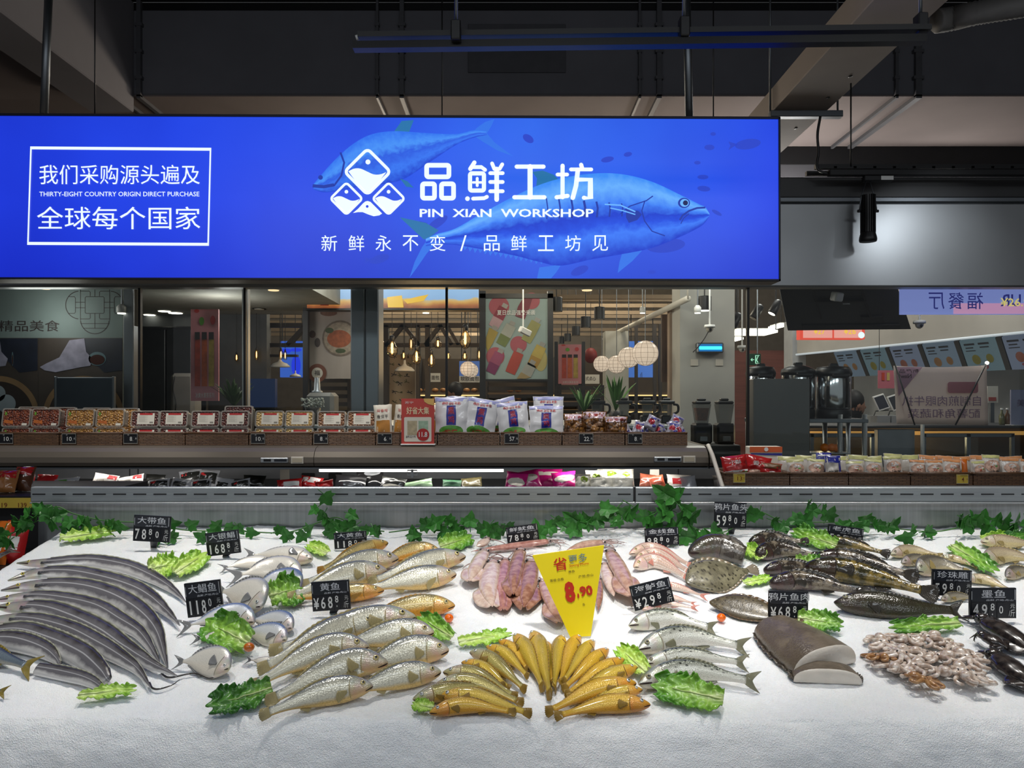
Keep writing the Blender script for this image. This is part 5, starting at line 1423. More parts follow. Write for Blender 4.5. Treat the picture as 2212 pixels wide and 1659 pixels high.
for a, b in ((682, 1096),):
 xa, xb = P(a, 0, 3.95).x, P(b, 0, 3.95).x
 lt = MB().box(xa, xb, 3.935, 3.985, 1.224, 1.2358).build('lamp_batten', m_white, dc)
 MB().tube([(xa + .02, 3.95, 1.2165), (xb - .02, 3.95, 1.2165)], .010, 10).build('lamp_tube', m_tube, lt, True)
lamp('deli_tube_light', 'AREA', (P(890, 0, 3.95).x, 3.955, 1.205), 1.5, NEUT, (P(890, 0, 3.95).x, 4.45, .95), shape='RECTANGLE', size=1.0, size_y=.03)
lamp('deli_tube_light', 'AREA', (P(200, 0, 3.95).x, 3.955, 1.225), 1.6, NEUT, (P(200, 0, 3.95).x, 4.45, .95), shape='RECTANGLE', size=1.2, size_y=.03)
lamp('deli_tube_light', 'AREA', (P(1330, 0, 3.95).x, 3.955, 1.225), 1.5, NEUT, (P(1330, 0, 3.95).x, 4.45, .95), shape='RECTANGLE', size=.6, size_y=.03)
e0 = [(3.60, 1.10), (3.66, 1.16), (3.74, 1.22), (3.84, 1.30), (3.93, 1.35), (4.62, 1.35), (4.62, .9), (3.6, .9)]
MB().prism([(CXR + .004, y, z) for y, z in e0], (.006, 0, 0)).build('end_glass', glassmat('end_glass', (.8, .82, .82), .05), dc)
MB().tube([(CXR + .012, y, z) for y, z in e0[:5]], .011, 10).build('end_frame', m_offwhite, dc, True)
def controller(x0, y0, x1, y1, bx0, bx1):
 fr = lambda x, y, l=0: P(x, y, 3.872) + Vector((0, -l, 0))
 c = pbox(x0, y0, x1, y1, 3.868, .02, .003).build('controller', m_steel, dc, label='silver thermostat display')
 pbox(x0 + (x1 - x0) * .12, y0 + 3, x0 + (x1 - x0) * .38, y1 - 3, 3.865, .004).build('display', m_black, c)
 pbox(x0 + (x1 - x0) * .5, y0 + 3, x1 - 3, y1 - 3, 3.865, .004).build('display', mat('lcd_dark', '#20242c', .2), c)
 pbox(bx0, y0 - 2, bx1, y1 + 2, 3.868, .01, .002).build('data_plate', m_offwhite, dc, label='square cream data plate')
 pbox(bx0 + 3, y0 + 1, bx1 - 3, y1 - 1, 3.866, .003).build('plate_print', mat('plate_print', '#b9ae98', .6), dc)
controller(562, 989, 622, 1000, 628, 655)
controller(1413, 987, 1473, 998, 1476, 1503)
for px, lab in ((605, 'left'), (1404, 'right')):
 pbox(px, 1014, px + 20, 1042, 4.1, .003).build('hang_card', m_offwhite, dc, label='white card hanging in the case')
t = MB(); line(t, lambda x, y: P(x, y, 3.92), [(880, 1016), (901, 1016), (901, 1026), (880, 1026)], 2, True); t.box(P(888, 0, 3.92).x, P(893, 0, 3.92).x, 3.918, 3.922, P(0, 1032, 3.92).z, P(0, 1014, 3.92).z); t.build('ticket_holder', m_steel, dc, label='empty steel ticket frame')
# ------------------------------------------------------------------ baskets
def wicker():
 m, nt, b = newmat('wicker')
 L = nt.links.new
 tc = nd(nt, 'ShaderNodeTexCoord'); mp = nd(nt, 'ShaderNodeMapping'); L(tc.outputs['Object'], mp.inputs[0])
 mp.inputs['Rotation'].default_value = (R(90), 0, 0)
 br = nd(nt, 'ShaderNodeTexBrick', Scale=16.0); L(mp.outputs[0], br.inputs['Vector'])
 br.inputs['Color1'].default_value = (*lin('#6e4e34'), 1); br.inputs['Color2'].default_value = (*lin('#583d29'), 1); br.inputs['Mortar'].default_value = (*lin('#35241a'), 1)
 br.inputs['Mortar Size'].default_value = .03; br.inputs['Mortar Smooth'].default_value = 1; br.inputs['Row Height'].default_value = .13; br.inputs['Brick Width'].default_value = .62
 L(br.outputs[0], b.inputs['Base Color'])
 inv = nd(nt, 'ShaderNodeMath', operation='SUBTRACT'); inv.inputs[0].default_value = 1; L(br.outputs['Fac'], inv.inputs[1])
 bp = nd(nt, 'ShaderNodeBump', Strength=.6, Distance=.004); L(inv.outputs[0], bp.inputs['Height']); L(bp.outputs[0], b.inputs['Normal'])
 b.inputs['Roughness'].default_value = .45
 return m
m_wick = wicker()
def basket(x0, x1, y0, y1, D, depth, label, group, h=None):
 a, b = P(x0, y1, D), P(x1, y0, D)
 t = thing('wicker_basket', label, 'basket', ((a.x + b.x) / 2, D + depth / 2, a.z), group)
 xa, xb, z0, z1 = a.x + .003, b.x - .003, a.z, b.z
 MB().box(xa, xb, D, D + .012, z0, z1 - .004).box(xa, xb, D + depth - .012, D + depth, z0, z1).box(xa, xa + .012, D + .012, D + depth - .012, z0, z1 - .004).box(xb - .012, xb, D + .012, D + depth - .012, z0, z1 - .004).box(xa + .012, xb - .012, D + .012, D + depth - .012, z0, z0 + .008).build('body', m_wick, t)
 rim = MB()
 for p, q in (((xa, D + .006), (xb, D + .006)), ((xa + .006, D), (xa + .006, D + depth)), ((xb - .006, D), (xb - .006, D + depth))):
  rim.tube([(*p, z1 - .003), (*q, z1 - .003)], .0075, 8)
 rim.build('rim', mat('wicker_rim', '#573d29', .5, bump=.6, bscale=120, stretch=(.3, 1, 1)), t, True)
 return t
BX = [-9, 128, 265, 400, 537, 675, 811, 945, 1080, 1214, 1350, 1486]
BL = ['mixed nuts, under the far left boxes', 'golden mixed nuts, second from the left', 'dark red beans with the 8 label at its left', 'dark red beans without a price label', 'pale nuts with the 10 label', 'brown nuts with an 8 label', 'dried tofu bags with the 6 label, behind the red card', 'white chicken bags without a price label', 'white chicken bags with the 57 label', 'brown snack bags with the 22 label', 'small sweet bags with the last 8 label']
for k in range(11):
 basket(BX[k], BX[k + 1], 935, 962, 4.0, .27, 'brown wicker basket of ' + BL[k], 'baskets on the deli case')
RB = [1563, 1706, 1833, 1967, 2102, 2238]
RL_ = ['red snack bags at the left end', 'noodle bags right next to the red snack bags', 'noodle bags, middle one of five', 'orange-topped noodle bags with the yellow 4 label', 'noodle bags cut by the right picture edge']
rs = thing('prep_table', 'steel table behind the rail carrying the right-hand row of baskets', 'table', (2.0, 3.9, 0))
MB().box(CXR + .03, 3.6, 3.62, 4.3, 1.145, 1.163, .004).build('worktop', m_steel, rs)
MB().box(CXR + .06, 3.55, 3.66, 4.25, 0, 1.145).build('cabinet', m_steeld, rs)
for k in range(5):
 basket(RB[k], RB[k + 1], 1022, 1048.5, 3.7, .26, 'dark wicker basket of ' + RL_[k], 'baskets on the steel table')
def plabel(px, py, w, h, D, txt, label, m, ink, tail='元', mem=None):
 p = P(px, py + h / 2, D)
 t = thing('price_label', label, 'price label', p)
 pbox(px - w / 2, py - h / 2, px + w / 2, py + h / 2, D - .004, .003).build('card', m, t)
 fr = pixframe(D - .004, .001)
 mb = MB()
 tw = 5.2 * len(txt)
 text(mb, txt, fr, px - tw / 2 + 1, py + 5, px + tw / 2 + 1, py - 4, .006)
 text(mb, tail, fr, px + w * .32, py + 2, px + w * .44, py - 2); text(mb, '.', fr, px + tw / 2 + 2, py + 5, px + tw / 2 + 3, py + 4)
 for k in range(2):
  line(mb, fr, [(px - w * .2 + k * w * .1, py - h * .36), (px + w * .42, py - h * .36)], .8)
 mb.build('lettering', ink, t)
 mb = MB(); line(mb, fr, [(px - w / 2 + .6, py - h / 2 + .6), (px + w / 2 - .6, py - h / 2 + .6), (px + w / 2 - .6, py + h / 2 - .6), (px - w / 2 + .6, py + h / 2 - .6)], .8, True); mb.build('border', mat('label_border', '#a9a59c', .5), t)
m_lab = mat('label_black', '#15171c', .35); m_ink_w = mat('ink_white', '#d9d9d6', .5, var=0)
for px, txt, lab in ((13, '10', 'black price label reading 10 at the far left picture edge'), (149, '10', 'black price label reading 10 on the second basket'), (282, '8', 'black price label reading 8 under the dark red beans'),
                     (557, '10', 'black price label reading 10 under the pale nuts'), (693, '8', 'black price label reading 8 under the brown nuts'), (831, '6', 'black price label reading 6 beside the red promotion card'),
                     (1105, '57', 'black price label reading 57 under the white chicken bags'), (1266, '22', 'black price label reading 22 under the brown snack bags'), (1372, '8', 'black price label reading 8 under the small sweet bags')):
 plabel(px, 947.5, 31, 22, 4.0, txt, lab, m_lab, m_ink_w)
m_yel = mat('label_yellow', '#d2b545', .5); m_ink_b = mat('ink_brown', '#7a3a20', .6, var=0)
plabel(1597, 1033, 26, 20, 3.7, '13', 'yellow price label reading 13 on the red snack basket', m_yel, m_ink_b)
plabel(2079, 1035, 26, 20, 3.7, '4', 'yellow price label reading 4 on the right-hand noodle basket', m_yel, m_ink_b)
# ------------------------------------------------------------------ boxed nuts
def nutmat(name, c1, c2, c3, scale=105):
 m, nt, b = newmat(name); L = nt.links.new
 tc = nd(nt, 'ShaderNodeTexCoord')
 v = nd(nt, 'ShaderNodeTexVoronoi', Scale=scale); L(tc.outputs['Object'], v.inputs['Vector'])
 sx = nd(nt, 'ShaderNodeSeparateXYZ'); L(v.outputs['Color'], sx.inputs[0])
 r = ramp(nt, [(0, lin(c1)), (.5, lin(c2)), (1, lin(c3))]); L(sx.outputs[0], r.inputs[0])
 L(r.outputs[0], b.inputs['Base Color'])
 iv = nd(nt, 'ShaderNodeMath', operation='SUBTRACT'); iv.inputs[0].default_value = 1; L(v.outputs['Distance'], iv.inputs[1])
 bp = nd(nt, 'ShaderNodeBump', Strength=1.0, Distance=.006); L(iv.outputs[0], bp.inputs['Height']); L(bp.outputs[0], b.inputs['Normal'])
 b.inputs['Roughness'].default_value = .35; b.inputs['Coat Weight'].default_value = .4
 return m
m_tray = mat('box_plastic', '#a9a39a', .2, alpha=.55, coat=.5)
m_stick = mat('sticker_paper', '#d6d0c2', .6, var=.02); m_stred = mat('sticker_red', '#b01f22', .5); m_lines = mat('sticker_lines', '#8a857b', .6)
def nutbox(px, py0, py1, D, nm, label, style, w=62, rise=0.0, group='boxed nuts on the deli case'):
 a, b = P(px - w / 2, py1, D), P(px + w / 2, py0, D)
 H, W = b.z - a.z, b.x - a.x
 base = Vector(((a.x + b.x) / 2, D + .02, a.z))
 t = thing('nut_box', label, 'plastic box', base, group)
 til = .16
 U = Vector((0, til, 1)).normalized(); Rt = Vector((1, 0, 0)); N = Rt.cross(U)      # N towards the viewer
 fr = lambda x, y, l=0: base + Rt * x + U * y + N * l
 o = rrect(-W / 2, 0, W / 2, H, .012)
 MB().prism([fr(x * .94, H / 2 + (y - H / 2) * .9, -.045) for x, y in o], N * .04).build('tray', m_tray, t)
 i_ = rrect(-W / 2 + .007, .006, W / 2 - .007, H - .006, .010)
 mb = MB(); mb.prism([fr(x, y, -.02) for x, y in i_], N * .022); mb.build('contents', nm, t)
 mb = MB()
 n = len(o)
 mb.add([fr(x, y, .006) for x, y in o] + [fr(x, y, .006) for x, y in i_] + [fr(x, y, -.006) for x, y in o] + [fr(x, y, .002) for x, y in i_],
           [(k, (k + 1) % n, n + (k + 1) % n, n + k) for k in range(n)] + [(k, 2 * n + k, 2 * n + (k + 1) % n, (k + 1) % n) for k in range(n)] + [(n + k, n + (k + 1) % n, 3 * n + (k + 1) % n, 3 * n + k) for k in range(n)])
 mb.build('rim', m_tray, t)
 if style == 's':
  s0, s1, s2, s3 = -W * .28, W * .32, H * .16, H * .84
  mb = MB(); mb.prism([fr(x, y, .0025) for x, y in ((s0, s2), (s1, s2), (s1, s3), (s0, s3))], N * .0006); st_ = mb.build('sticker', m_stick, t)
  mb = MB(); poly(mb, lambda x, y: fr(x, y, .0035), [(s0 + W * .08, s3 - H * .11), (s1 - W * .07, s3 - H * .11), (s1 - W * .07, s3), (s0 + W * .08, s3)]); mb.build('red_header', m_stred, st_)
  mb = MB()
  for q in range(7):
   line(mb, lambda x, y: fr(x, y, .0035), [(s0 + W * .05, s3 - H * (.17 + .06 * q)), (s0 + W * (.28 if q % 2 else .36), s3 - H * (.17 + .06 * q))], .0012)
  poly(mb, lambda x, y: fr(x, y, .0035), [(s1 - W * .16, s2 + H * .06), (s1 - W * .04, s2 + H * .06), (s1 - W * .04, s2 + H * .16), (s1 - W * .16, s2 + H * .16)])
  mb.build('fine_print', m_lines, st_)
 elif style == 'o':
  mb = MB(); disc(mb, lambda x, y: fr(x, y, .003), -W * .38, H * .72, .006, .01, 12); mb.build('green_badge', mat('badge_green', '#5f8d2d', .5), t)
  mb = MB(); poly(mb, lambda x, y: fr(x, y, .003), [(W * .2, H * .08), (W * .38, H * .08), (W * .38, H * .2), (W * .2, H * .2)]); mb.build('barcode', m_stick, t)
  mb = MB(); poly(mb, lambda x, y: fr(x, y, .003), [(-W * .42, H * .22), (-W * .1, H * .16), (-W * .12, H * .34), (-W * .42, H * .38)]); mb.build('orange_print', mat('print_orange', '#b5622a', .5, var=.3, vscale=60), t)
 return t
NM = [nutmat('nuts_red', '#3c1a14', '#6a3222', '#8a4a30'), nutmat('nuts_gold', '#6a421c', '#9a6a30', '#b88a48'), nutmat('beans_dark', '#2e1210', '#4a1f18', '#6a3226'), nutmat('nuts_pale', '#8f6a34', '#b4904e', '#cbb07a'), nutmat('nuts_brown', '#4f2f1a', '#74492c', '#94683f')]
NB = [(28, 882, 0, 'o'), (92, 882, 0, 'o'), (167, 883, 1, 'o'), (232, 883, 1, 'o'), (308, 887, 2, 's'), (370, 887, 2, 's'), (439, 887, 2, 's'), (503, 887, 2, 's'), (578, 887, 3, 's'), (643, 887, 3, 's'), (713, 888, 4, 's'), (778, 888, 4, 's')]
ordn = ['first', 'second', 'third', 'fourth', 'fifth', 'sixth', 'seventh', 'eighth', 'ninth', 'tenth', 'eleventh', 'twelfth']
NN = ['reddish mixed nuts', 'golden mixed nuts', 'dark red beans', 'pale nuts', 'brown nuts']
for k, (px, y0, m_, s_) in enumerate(NB):
 nutbox(px, 923.5, 957, 4.035, NM[m_], 'lower clear box of %s peeking over the basket edge, %s from the left' % (NN[m_], ordn[k]), s_)
 nutbox(px + 1, y0, 922.5, 4.045, NM[m_], 'upper clear box of %s facing front, %s from the left' % (NN[m_], ordn[k]), s_)
for k, (px, y0, m_) in enumerate(((60, 878, 0), (125, 879, 0), (200, 880, 1), (262, 881, 1), (510, 876, 2))):
 a = P(px, 922, 4.16)
 nutbox(px, y0, 945, 4.17, NM[m_], 'clear box of %s standing in the second row, %s from the left' % (NN[m_], ordn[k]), '-', 62)
# ------------------------------------------------------------------ bags
def pouch(name, label, cat, base, w, h, T, yaw, tilt, m, prints=(), group=None, seed=0, crump=.12, n=15, roll=0.0):
 """A sealed bag: front and back bulge, flat seams; prints are laid on the front."""
 base = Vector(base)
 t = thing(name, label, cat, base, group)
 M = Matrix.Rotation(yaw, 3, 'Z') @ Matrix.Rotation(-tilt, 3, 'X') @ Matrix.Rotation(roll, 3, 'Y')
 ox = seed * 7.3
 def pf(u, v, l=0.0, s=-1):
  bu = max(0, 1 - abs(2 * u - 1) ** 2.6) ** .8; bv = max(0, 1 - abs(2 * v - 1) ** 3.2) ** .8
  d = T / 2 * bu * bv
  d += crump * T * noise.noise((u * 4 + ox, v * 5, s * 2.0)) * min(1, bu * bv * 3) + crump * .5 * T * noise.noise((u * 11 + ox, v * 9, s * 3.0)) * min(1, bu * bv * 3)
  ex = 1 - .06 * bv * (abs(2 * u - 1) ** 2)
  x = (u - .5) * w * ex + .02 * w * noise.noise((u * 3, v * 4 + ox, 1))
  z = v * h + .02 * h * noise.noise((u * 4 + ox, v * 3, 4))
  return base + M @ Vector((x, s * (d + l), z))
 mb = MB()
 mb.grid(lambda u, v: pf(u, v), n, n)
 mb.grid(lambda u, v: pf(u, v, 0, 1), n, n, flip=True)
 mb.build('pouch', m, t, True)
 for pr_ in prints:
  mm = pr_[0]; kind = pr_[1]
  b = MB()
  if kind == 'rect':
   _, _, u0, v0, u1, v1 = pr_
   b.grid(lambda u, v: pf(u0 + (u1 - u0) * u, v0 + (v1 - v0) * v, .0012), 7, 7); nm = 'print_panel'
  elif kind == 'oval':
   _, _, cu, cv, ru, rv = pr_
   b.grid(lambda u, v: pf(cu + ru * v * math.cos(2 * math.pi * u), cv + rv * v * math.sin(2 * math.pi * u), .0016), 20, 5, cu=True); nm = 'print_picture'
  elif kind == 'text':
   _, _, s, u0, v0, u1, v1 = pr_
   text(b, s, lambda x, y: pf(x, y, .0024), u0, v0, u1, v1, .006); nm = 'lettering'
  b.build(nm, mm, t, kind != 'text')
 return t
m_bagw = mat('bag_white', '#cfcfd2', .28, var=.04, vscale=6, coat=.4)
m_bagblue = mat('bag_blue', '#232a86', .3, coat=.4); m_bagred = mat('bag_red_ink', '#b3262a', .4); m_baggreen = mat('bag_green_print', '#4f8a34', .4, var=.2, vscale=40)
m_meat = mat('bag_meat_print', '#94422a', .4, var=.4, vscale=40); m_bagtop = mat('bag_violet_band', '#8f93c2', .35, var=.2, vscale=40)
def chicken(px, py0, py1, w, D, label, roll, seed, T=.05):
 h = (py1 - py0) / F * D
 pouch('snack_bag', label, 'food bag', P(px, py1, D), w / F * D, h, T, 0, .10, m_bagw,
          [(m_bagtop, 'rect', .02, .9, .98, .985), (m_bagblue, 'rect', .36, .36, .64, .80), (m_bagred, 'text', '熏', .41, .60, .59, .77), (m_bagred, 'text', '鸡', .41, .40, .59, .57), (m_bagred, 'text', '郝云桂', .22, .82, .78, .885), (m_baggreen, 'oval', .5, .22, .36, .13), (m_meat, 'oval', .5, .17, .28, .10)],
          'white chicken bags on the deli case', seed, .14, roll=roll)
chicken(975, 858, 952, 74, 4.05, 'white chicken bag standing upright, leftmost of the front four', .0, 1)
chicken(1030, 860, 952, 74, 4.06, 'white chicken bag leaning right, second of the front four', .16, 2)
chicken(1113, 868, 952, 70, 4.05, 'white chicken bag leaning left, third of the front four', -.10, 3)
chicken(1180, 876, 952, 76, 4.05, 'white chicken bag facing straight, rightmost of the front four', .0, 4)
chicken(1105, 858, 945, 56, 4.17, 'white chicken bag in the second row, behind the third front one', -.25, 5, .04)
chicken(1185, 856, 945, 68, 4.17, 'white chicken bag standing highest in the second row at the right', .0, 6, .04)
chicken(1075, 872, 945, 44, 4.15, 'white chicken bag turned aside between the second and third front ones', .2, 7, .04)
chicken(990, 856, 945, 60, 4.17, 'white chicken bag hidden behind the leftmost front one', .05, 8, .04)
m_tofu = mat('tofu_print', '#a8722e', .4, var=.25, vscale=25); m_bagcream = mat('bag_cream', '#cfc8b8', .35, coat=.3)
for k, (px, w, D, roll, lab) in enumerate(((829, 40, 4.05, -.05, 'dried tofu bag standing left of the red promotion card'), (862, 36, 4.08, .12, 'dried tofu bag half hidden by the left edge of the red promotion card'), (938, 26, 4.12, .0, 'dried tofu bag just showing at the right of the red promotion card'))):
 pouch('snack_bag', lab, 'food bag', P(px, 952, D), w / F * D, 78 / F * D, .035, 0, .1, m_bagcream,
          [(m_tofu, 'rect', .14, .05, .88, .56), (m_ink, 'text', '香豆干', .2, .62, .8, .72), (m_bagred, 'text', '豆香坊', .2, .80, .8, .88)], 'dried tofu bags', 20 + k, .1, roll=roll)
t = thing('promotion_card', 'red promotion card with white lettering and an 11.8 price disc, before the tofu bags', 'sign', P(902, 962, 3.96))
pbox(867, 861, 938, 959, 3.965, .004).build('card', mat('promo_red', '#b8443c', .4, var=.02), t)
pbox(865, 959, 940, 962, 3.95, .04, .002).build('foot', m_white, t)
fr = pixframe(3.965, .001); f2 = pixframe(3.965, .0016); f3 = pixframe(3.965, .0022); f4 = pixframe(3.965, .003)
mb = MB(); poly(mb, fr, rrect(873, 901, 932, 954, 3)); mb.build('white_panel', m_stick, t)
mb = MB(); text(mb, '好省大集', fr, 878, 895, 927, 879, .01); mb.build('lettering', mat('promo_cream', '#e6d2ac', .5), t)
mb = MB(); text(mb, '苏宁', fr, 875, 872, 893, 867); mb.build('lettering', m_ink_w, t)
mb = MB(); poly(mb, fr, [(915, 861), (937.5, 861), (937.5, 876), (925, 873), (917, 868)]); mb.build('corner_print', mat('promo_gold', '#d0a860', .5), t)
mb = MB(); poly(mb, f2, [(880, 909), (901, 909), (901, 940), (880, 940)]); mb.build('bag_print', mat('promo_bag', '#b0a284', .5, var=.2, vscale=50), t)
mb = MB(); poly(mb, f2, [(904, 909), (925, 909), (925, 934), (904, 934)]); mb.build('bag_print', mat('promo_bag_green', '#9ab29a', .5, var=.2, vscale=50), t)
mb = MB(); disc(mb, f3, 914, 939, 13.5, 13.5); mb.build('price_disc', mat('promo_disc', '#a82a28', .4), t)
mb = MB(); text(mb, '11.8', f4, 905, 944, 923, 933, .02); mb.build('price', m_ink_w, t)
mb = MB(); text(mb, '酱鸭/盐水鸭', f2, 877, 946, 898, 941); mb.build('lettering', m_ink, t)
m_brownbag = nutmat('snack_brown', '#3c2410', '#6a421a', '#9a6a2c', 55)
for k, (px, py0, w, D, lab) in enumerate(((1241, 893, 46, 4.05, 'clear bag of brown snacks, left of three'), (1285, 888, 54, 4.08, 'clear bag of brown snacks, tallest and middle of three'), (1331, 899, 52, 4.05, 'clear bag of brown snacks, right of three'))):
 pouch('snack_bag', lab, 'food bag', P(px, 948, D), w / F * D, (948 - py0) / F * D, .055, 0, .15, m_brownbag,
          [(mat('bag_label_pink', '#bfaab4', .3, var=.2, vscale=60), 'rect', .05, .72, .95, .97), (m_bagred, 'text', '小零食', .15, .78, .85, .9)], 'brown snack bags', 30 + k, .25)
m_sweet = mat('sweet_foil', '#b8b4c0', .25, .3, var=.3, vscale=30)
m_sweetr, m_sweetb = mat('sweet_red', '#a8303e', .3), mat('sweet_blue', '#4a4a9a', .3)
r_ = rnd(11)
SL = ['lowest at the left', 'second from the left', 'third from the left', 'fourth from the left, on top', 'in the middle', 'right of the middle', 'second from the right', 'rightmost', 'on top of the right heap', 'at the far right edge, hanging low']
for k, (px, py, a) in enumerate(((1358, 928, -.5), (1376, 922, .4), (1393, 924, -.2), (1402, 909, .5), (1418, 926, .2), (1432, 922, -.6), (1450, 924, .3), (1464, 920, -.3), (1455, 907, .5), (1474, 926, -.4))):
 pouch('sweet_bag', 'small shiny sweet bag, ' + SL[k], 'sweets', P(px, py + 18, 4.06 + .025 * (k % 3)), .072, .082, .04, r_.uniform(-.3, .3), .35, m_sweet,
          [(m_sweetr, 'oval', .4, .5, .24, .2), (m_sweetb, 'rect', .1, .72, .9, .86), (m_sweetb, 'oval', .72, .3, .16, .12)], 'small sweet bags', 50 + k, .3, 11, a)
m_redbag = mat('bag_red', '#ab1f20', .25, var=.08, coat=.5); m_pic = mat('noodle_picture', '#c4a08c', .35, var=.45, vscale=70); m_noodle = mat('bag_noodle_white', '#cdc6bd', .3, var=.05, coat=.4)
m_brush = mat('ink_brush', '#1a1716', .5); m_otop = mat('bag_orange_band', '#c98a5a', .35, var=.2, vscale=30); m_gtop = mat('bag_green_band', '#b9b87a', .35, var=.25, vscale=30)
D = 3.76
for k, (px, w, y0, D, lab, roll, m_, pr_) in enumerate((
 (1592, 58, 984, 3.74, 'large red snack bag with a green base, leftmost in the right row', -.12, m_redbag, [(m_ink_w, 'text', '小酥', .25, .62, .7, .8), (m_ink_w, 'rect', .05, .28, .95, .36), (m_baggreen, 'rect', .1, .04, .9, .27)]),
 (1632, 58, 984, 3.78, 'red snack bag with white script, second in the right row', .2, m_redbag, [(m_ink_w, 'text', '香脆', .25, .55, .75, .76), (m_pic, 'oval', .45, .22, .3, .16)]),
 (1664, 48, 1000, 3.75, 'small red and brown snack bag next to the noodle bags', .1, m_redbag, [(mat('bag_brown_top', '#6a4a2a', .4, var=.2, vscale=40), 'rect', .03, .62, .97, .97), (m_ink_w, 'oval', .5, .35, .2, .1)]))):
 pouch('snack_bag', lab, 'food bag', P(px, 1034, D), w / F * D, (1034 - y0) / F * D, .06, 0, .15, m_, pr_, 'red snack bags', 70 + k, .2, roll=roll)
NBG = [(1722, 1000, 0), (1763, 999, 0), (1848, 1004, 0), (1886, 1000, 0), (1933, 993, 0), (1984, 1001, 1), (2020, 1002, 1), (2056, 1000, 1), (2118, 1004, 0), (2143, 990, 0), (2186, 998, 1), (2224, 1000, 1)]
NLB = ['next to the small red and brown one', 'left of the dark blue bag', 'just right of the dark blue bag', 'in the middle of the third basket', 'standing tall at the right of the third basket', 'first in the orange-topped basket', 'second in the orange-topped basket', 'third in the orange-topped basket', 'narrow, right of the orange one', 'tallest of the right ones', 'second from the right picture edge', 'cut by the right picture edge']
for k, (px, y0, o_) in enumerate(NBG):
 w = 40 if k != 8 else 30
 pouch('noodle_bag', 'white noodle bag with a dish picture, ' + NLB[k], 'food bag', P(px, 1034, 3.74 + .02 * (k % 2)), w / F * 3.74, (1042 - y0) / F * 3.74, .035, 0, .18, m_noodle,
          [(m_otop if o_ else m_gtop, 'rect', .02, .86, .98, .99), (m_pic, 'oval', .5, .52, .44, .26), (m_ink_w, 'oval', .5, .62, .2, .1), (mat('pic_red', '#b2543c', .4), 'oval', .45, .46, .12, .07), (m_baggreen, 'oval', .62, .52, .08, .04), (m_brush, 'text', '油年', .3, .16, .85, .36)], 'white noodle bags on the steel table', 80 + k, .12, 11, (-.06, .05, 0, .08)[k % 4])
r_ = rnd(21)
for k in range(14):
 px = 1700 + k * 38; o_ = k > 7
 pouch('noodle_bag', 'noodle bag in the rear row on the steel table, only its top edge showing', 'food bag', P(px, 1030, 3.85 + .01 * (k % 2)), 42 / F * 3.85, (1030 - 984 + r_.uniform(-3, 4)) / F * 3.85, .03, r_.uniform(-.1, .1), .12, m_noodle, [(m_otop if o_ else m_gtop, 'rect', .02, .8, .98, .99)], 'rear row of noodle bags', 110 + k, .15, 9, r_.uniform(-.1, .1))
pouch('noodle_bag', 'dark blue noodle bag with black brush lettering', 'food bag', P(1801, 1034, 3.73), 36 / F * 3.73, 50 / F * 3.73, .035, 0, .16, m_noodle, [(m_bagblue, 'rect', .02, .68, .98, .99), (m_bagblue, 'rect', .78, .3, .98, .7), (m_brush, 'text', '麻酱', .15, .12, .75, .36)], None, 130, .15)
pouch('noodle_bag', 'dark blue noodle bag standing behind the blue one in the second basket', 'food bag', P(1782, 1030, 3.80), 36 / F * 3.8, 52 / F * 3.8, .03, .1, .12, m_bagblue, [(m_ink_w, 'rect', .1, .86, .9, .92)], None, 131, .2)
pouch('noodle_bag', 'slim orange noodle bag among the white ones', 'food bag', P(2085, 1034, 3.72), 13 / F * 3.72, 42 / F * 3.72, .02, 0, .1, mat('bag_orange', '#c8661c', .3, coat=.4), (), None, 132, .15, 9)
t = thing('paper_box', 'white box with an orange band and round emblem behind the red snack bags', 'box', P(1655, 1000, 3.98))
pbox(1620, 965, 1690, 1040, 3.97, .08, .004).build('carton', m_stick, t)
pbox(1620, 965, 1690, 977, 3.966, .005).build('orange_band', mat('box_orange', '#c45a2c', .5), t)
mb = MB(); disc(mb, pixframe(3.966, .002), 1655, 970.5, 4.5, 4.5); mb.build('emblem', m_ink_w, t)
mb = MB(); poly(mb, pixframe(3.97, .002), [(1622, 979), (1689, 979), (1689, 984), (1655, 983), (1622, 981)]); mb.build('blue_band', m_bagblue, t)
# ------------------------------------------------------------------ goods lying in the deli case
m_wrap = mat('wrap_clear', '#b9bbc0', .12, alpha=.6, coat=.8); m_blk = mat('pack_black', '#232422', .25, var=.3, vscale=40, coat=.6); m_pinkb = mat('bag_magenta', '#c21f78', .25, var=.1, coat=.5)
def flat(px, py1, py0, w, D, lab, m_, pr_=(), seed=0, roll=0, T=.03, til=.75, name='chilled_pack', grp=None, cr=.2):
 h = (py1 - py0) / F * D / math.cos(til) * .9
 pouch(name, lab, 'food bag', (P(px, 0, D).x, D, 1.104), w / F * D, h, T, 0, til, m_, pr_, grp, seed, cr, 11, roll)
def top(D): return 0
wr = [(m_stred, 'rect', .62, .7, .95, .95), (m_lines, 'text', '上海风味', .1, .45, .55, .65)]
def pack(px, y0, w, D, lab, m_, pr_=(), seed=0, roll=0, T=.035, cr=.2):
 z1 = P(0, y0, D).z; h = z1 - 1.106
 til = .45
 pouch('chilled_pack', lab, 'food bag', (P(px, 0, D).x, D, 1.106), w / F * D, max(.05, h / math.cos(til)), T, 0, til, m_, pr_, None, seed, cr, 11, roll)
m_redw = mat('pack_red_white', '#cf9a96', .25, var=.5, vscale=30, coat=.5)
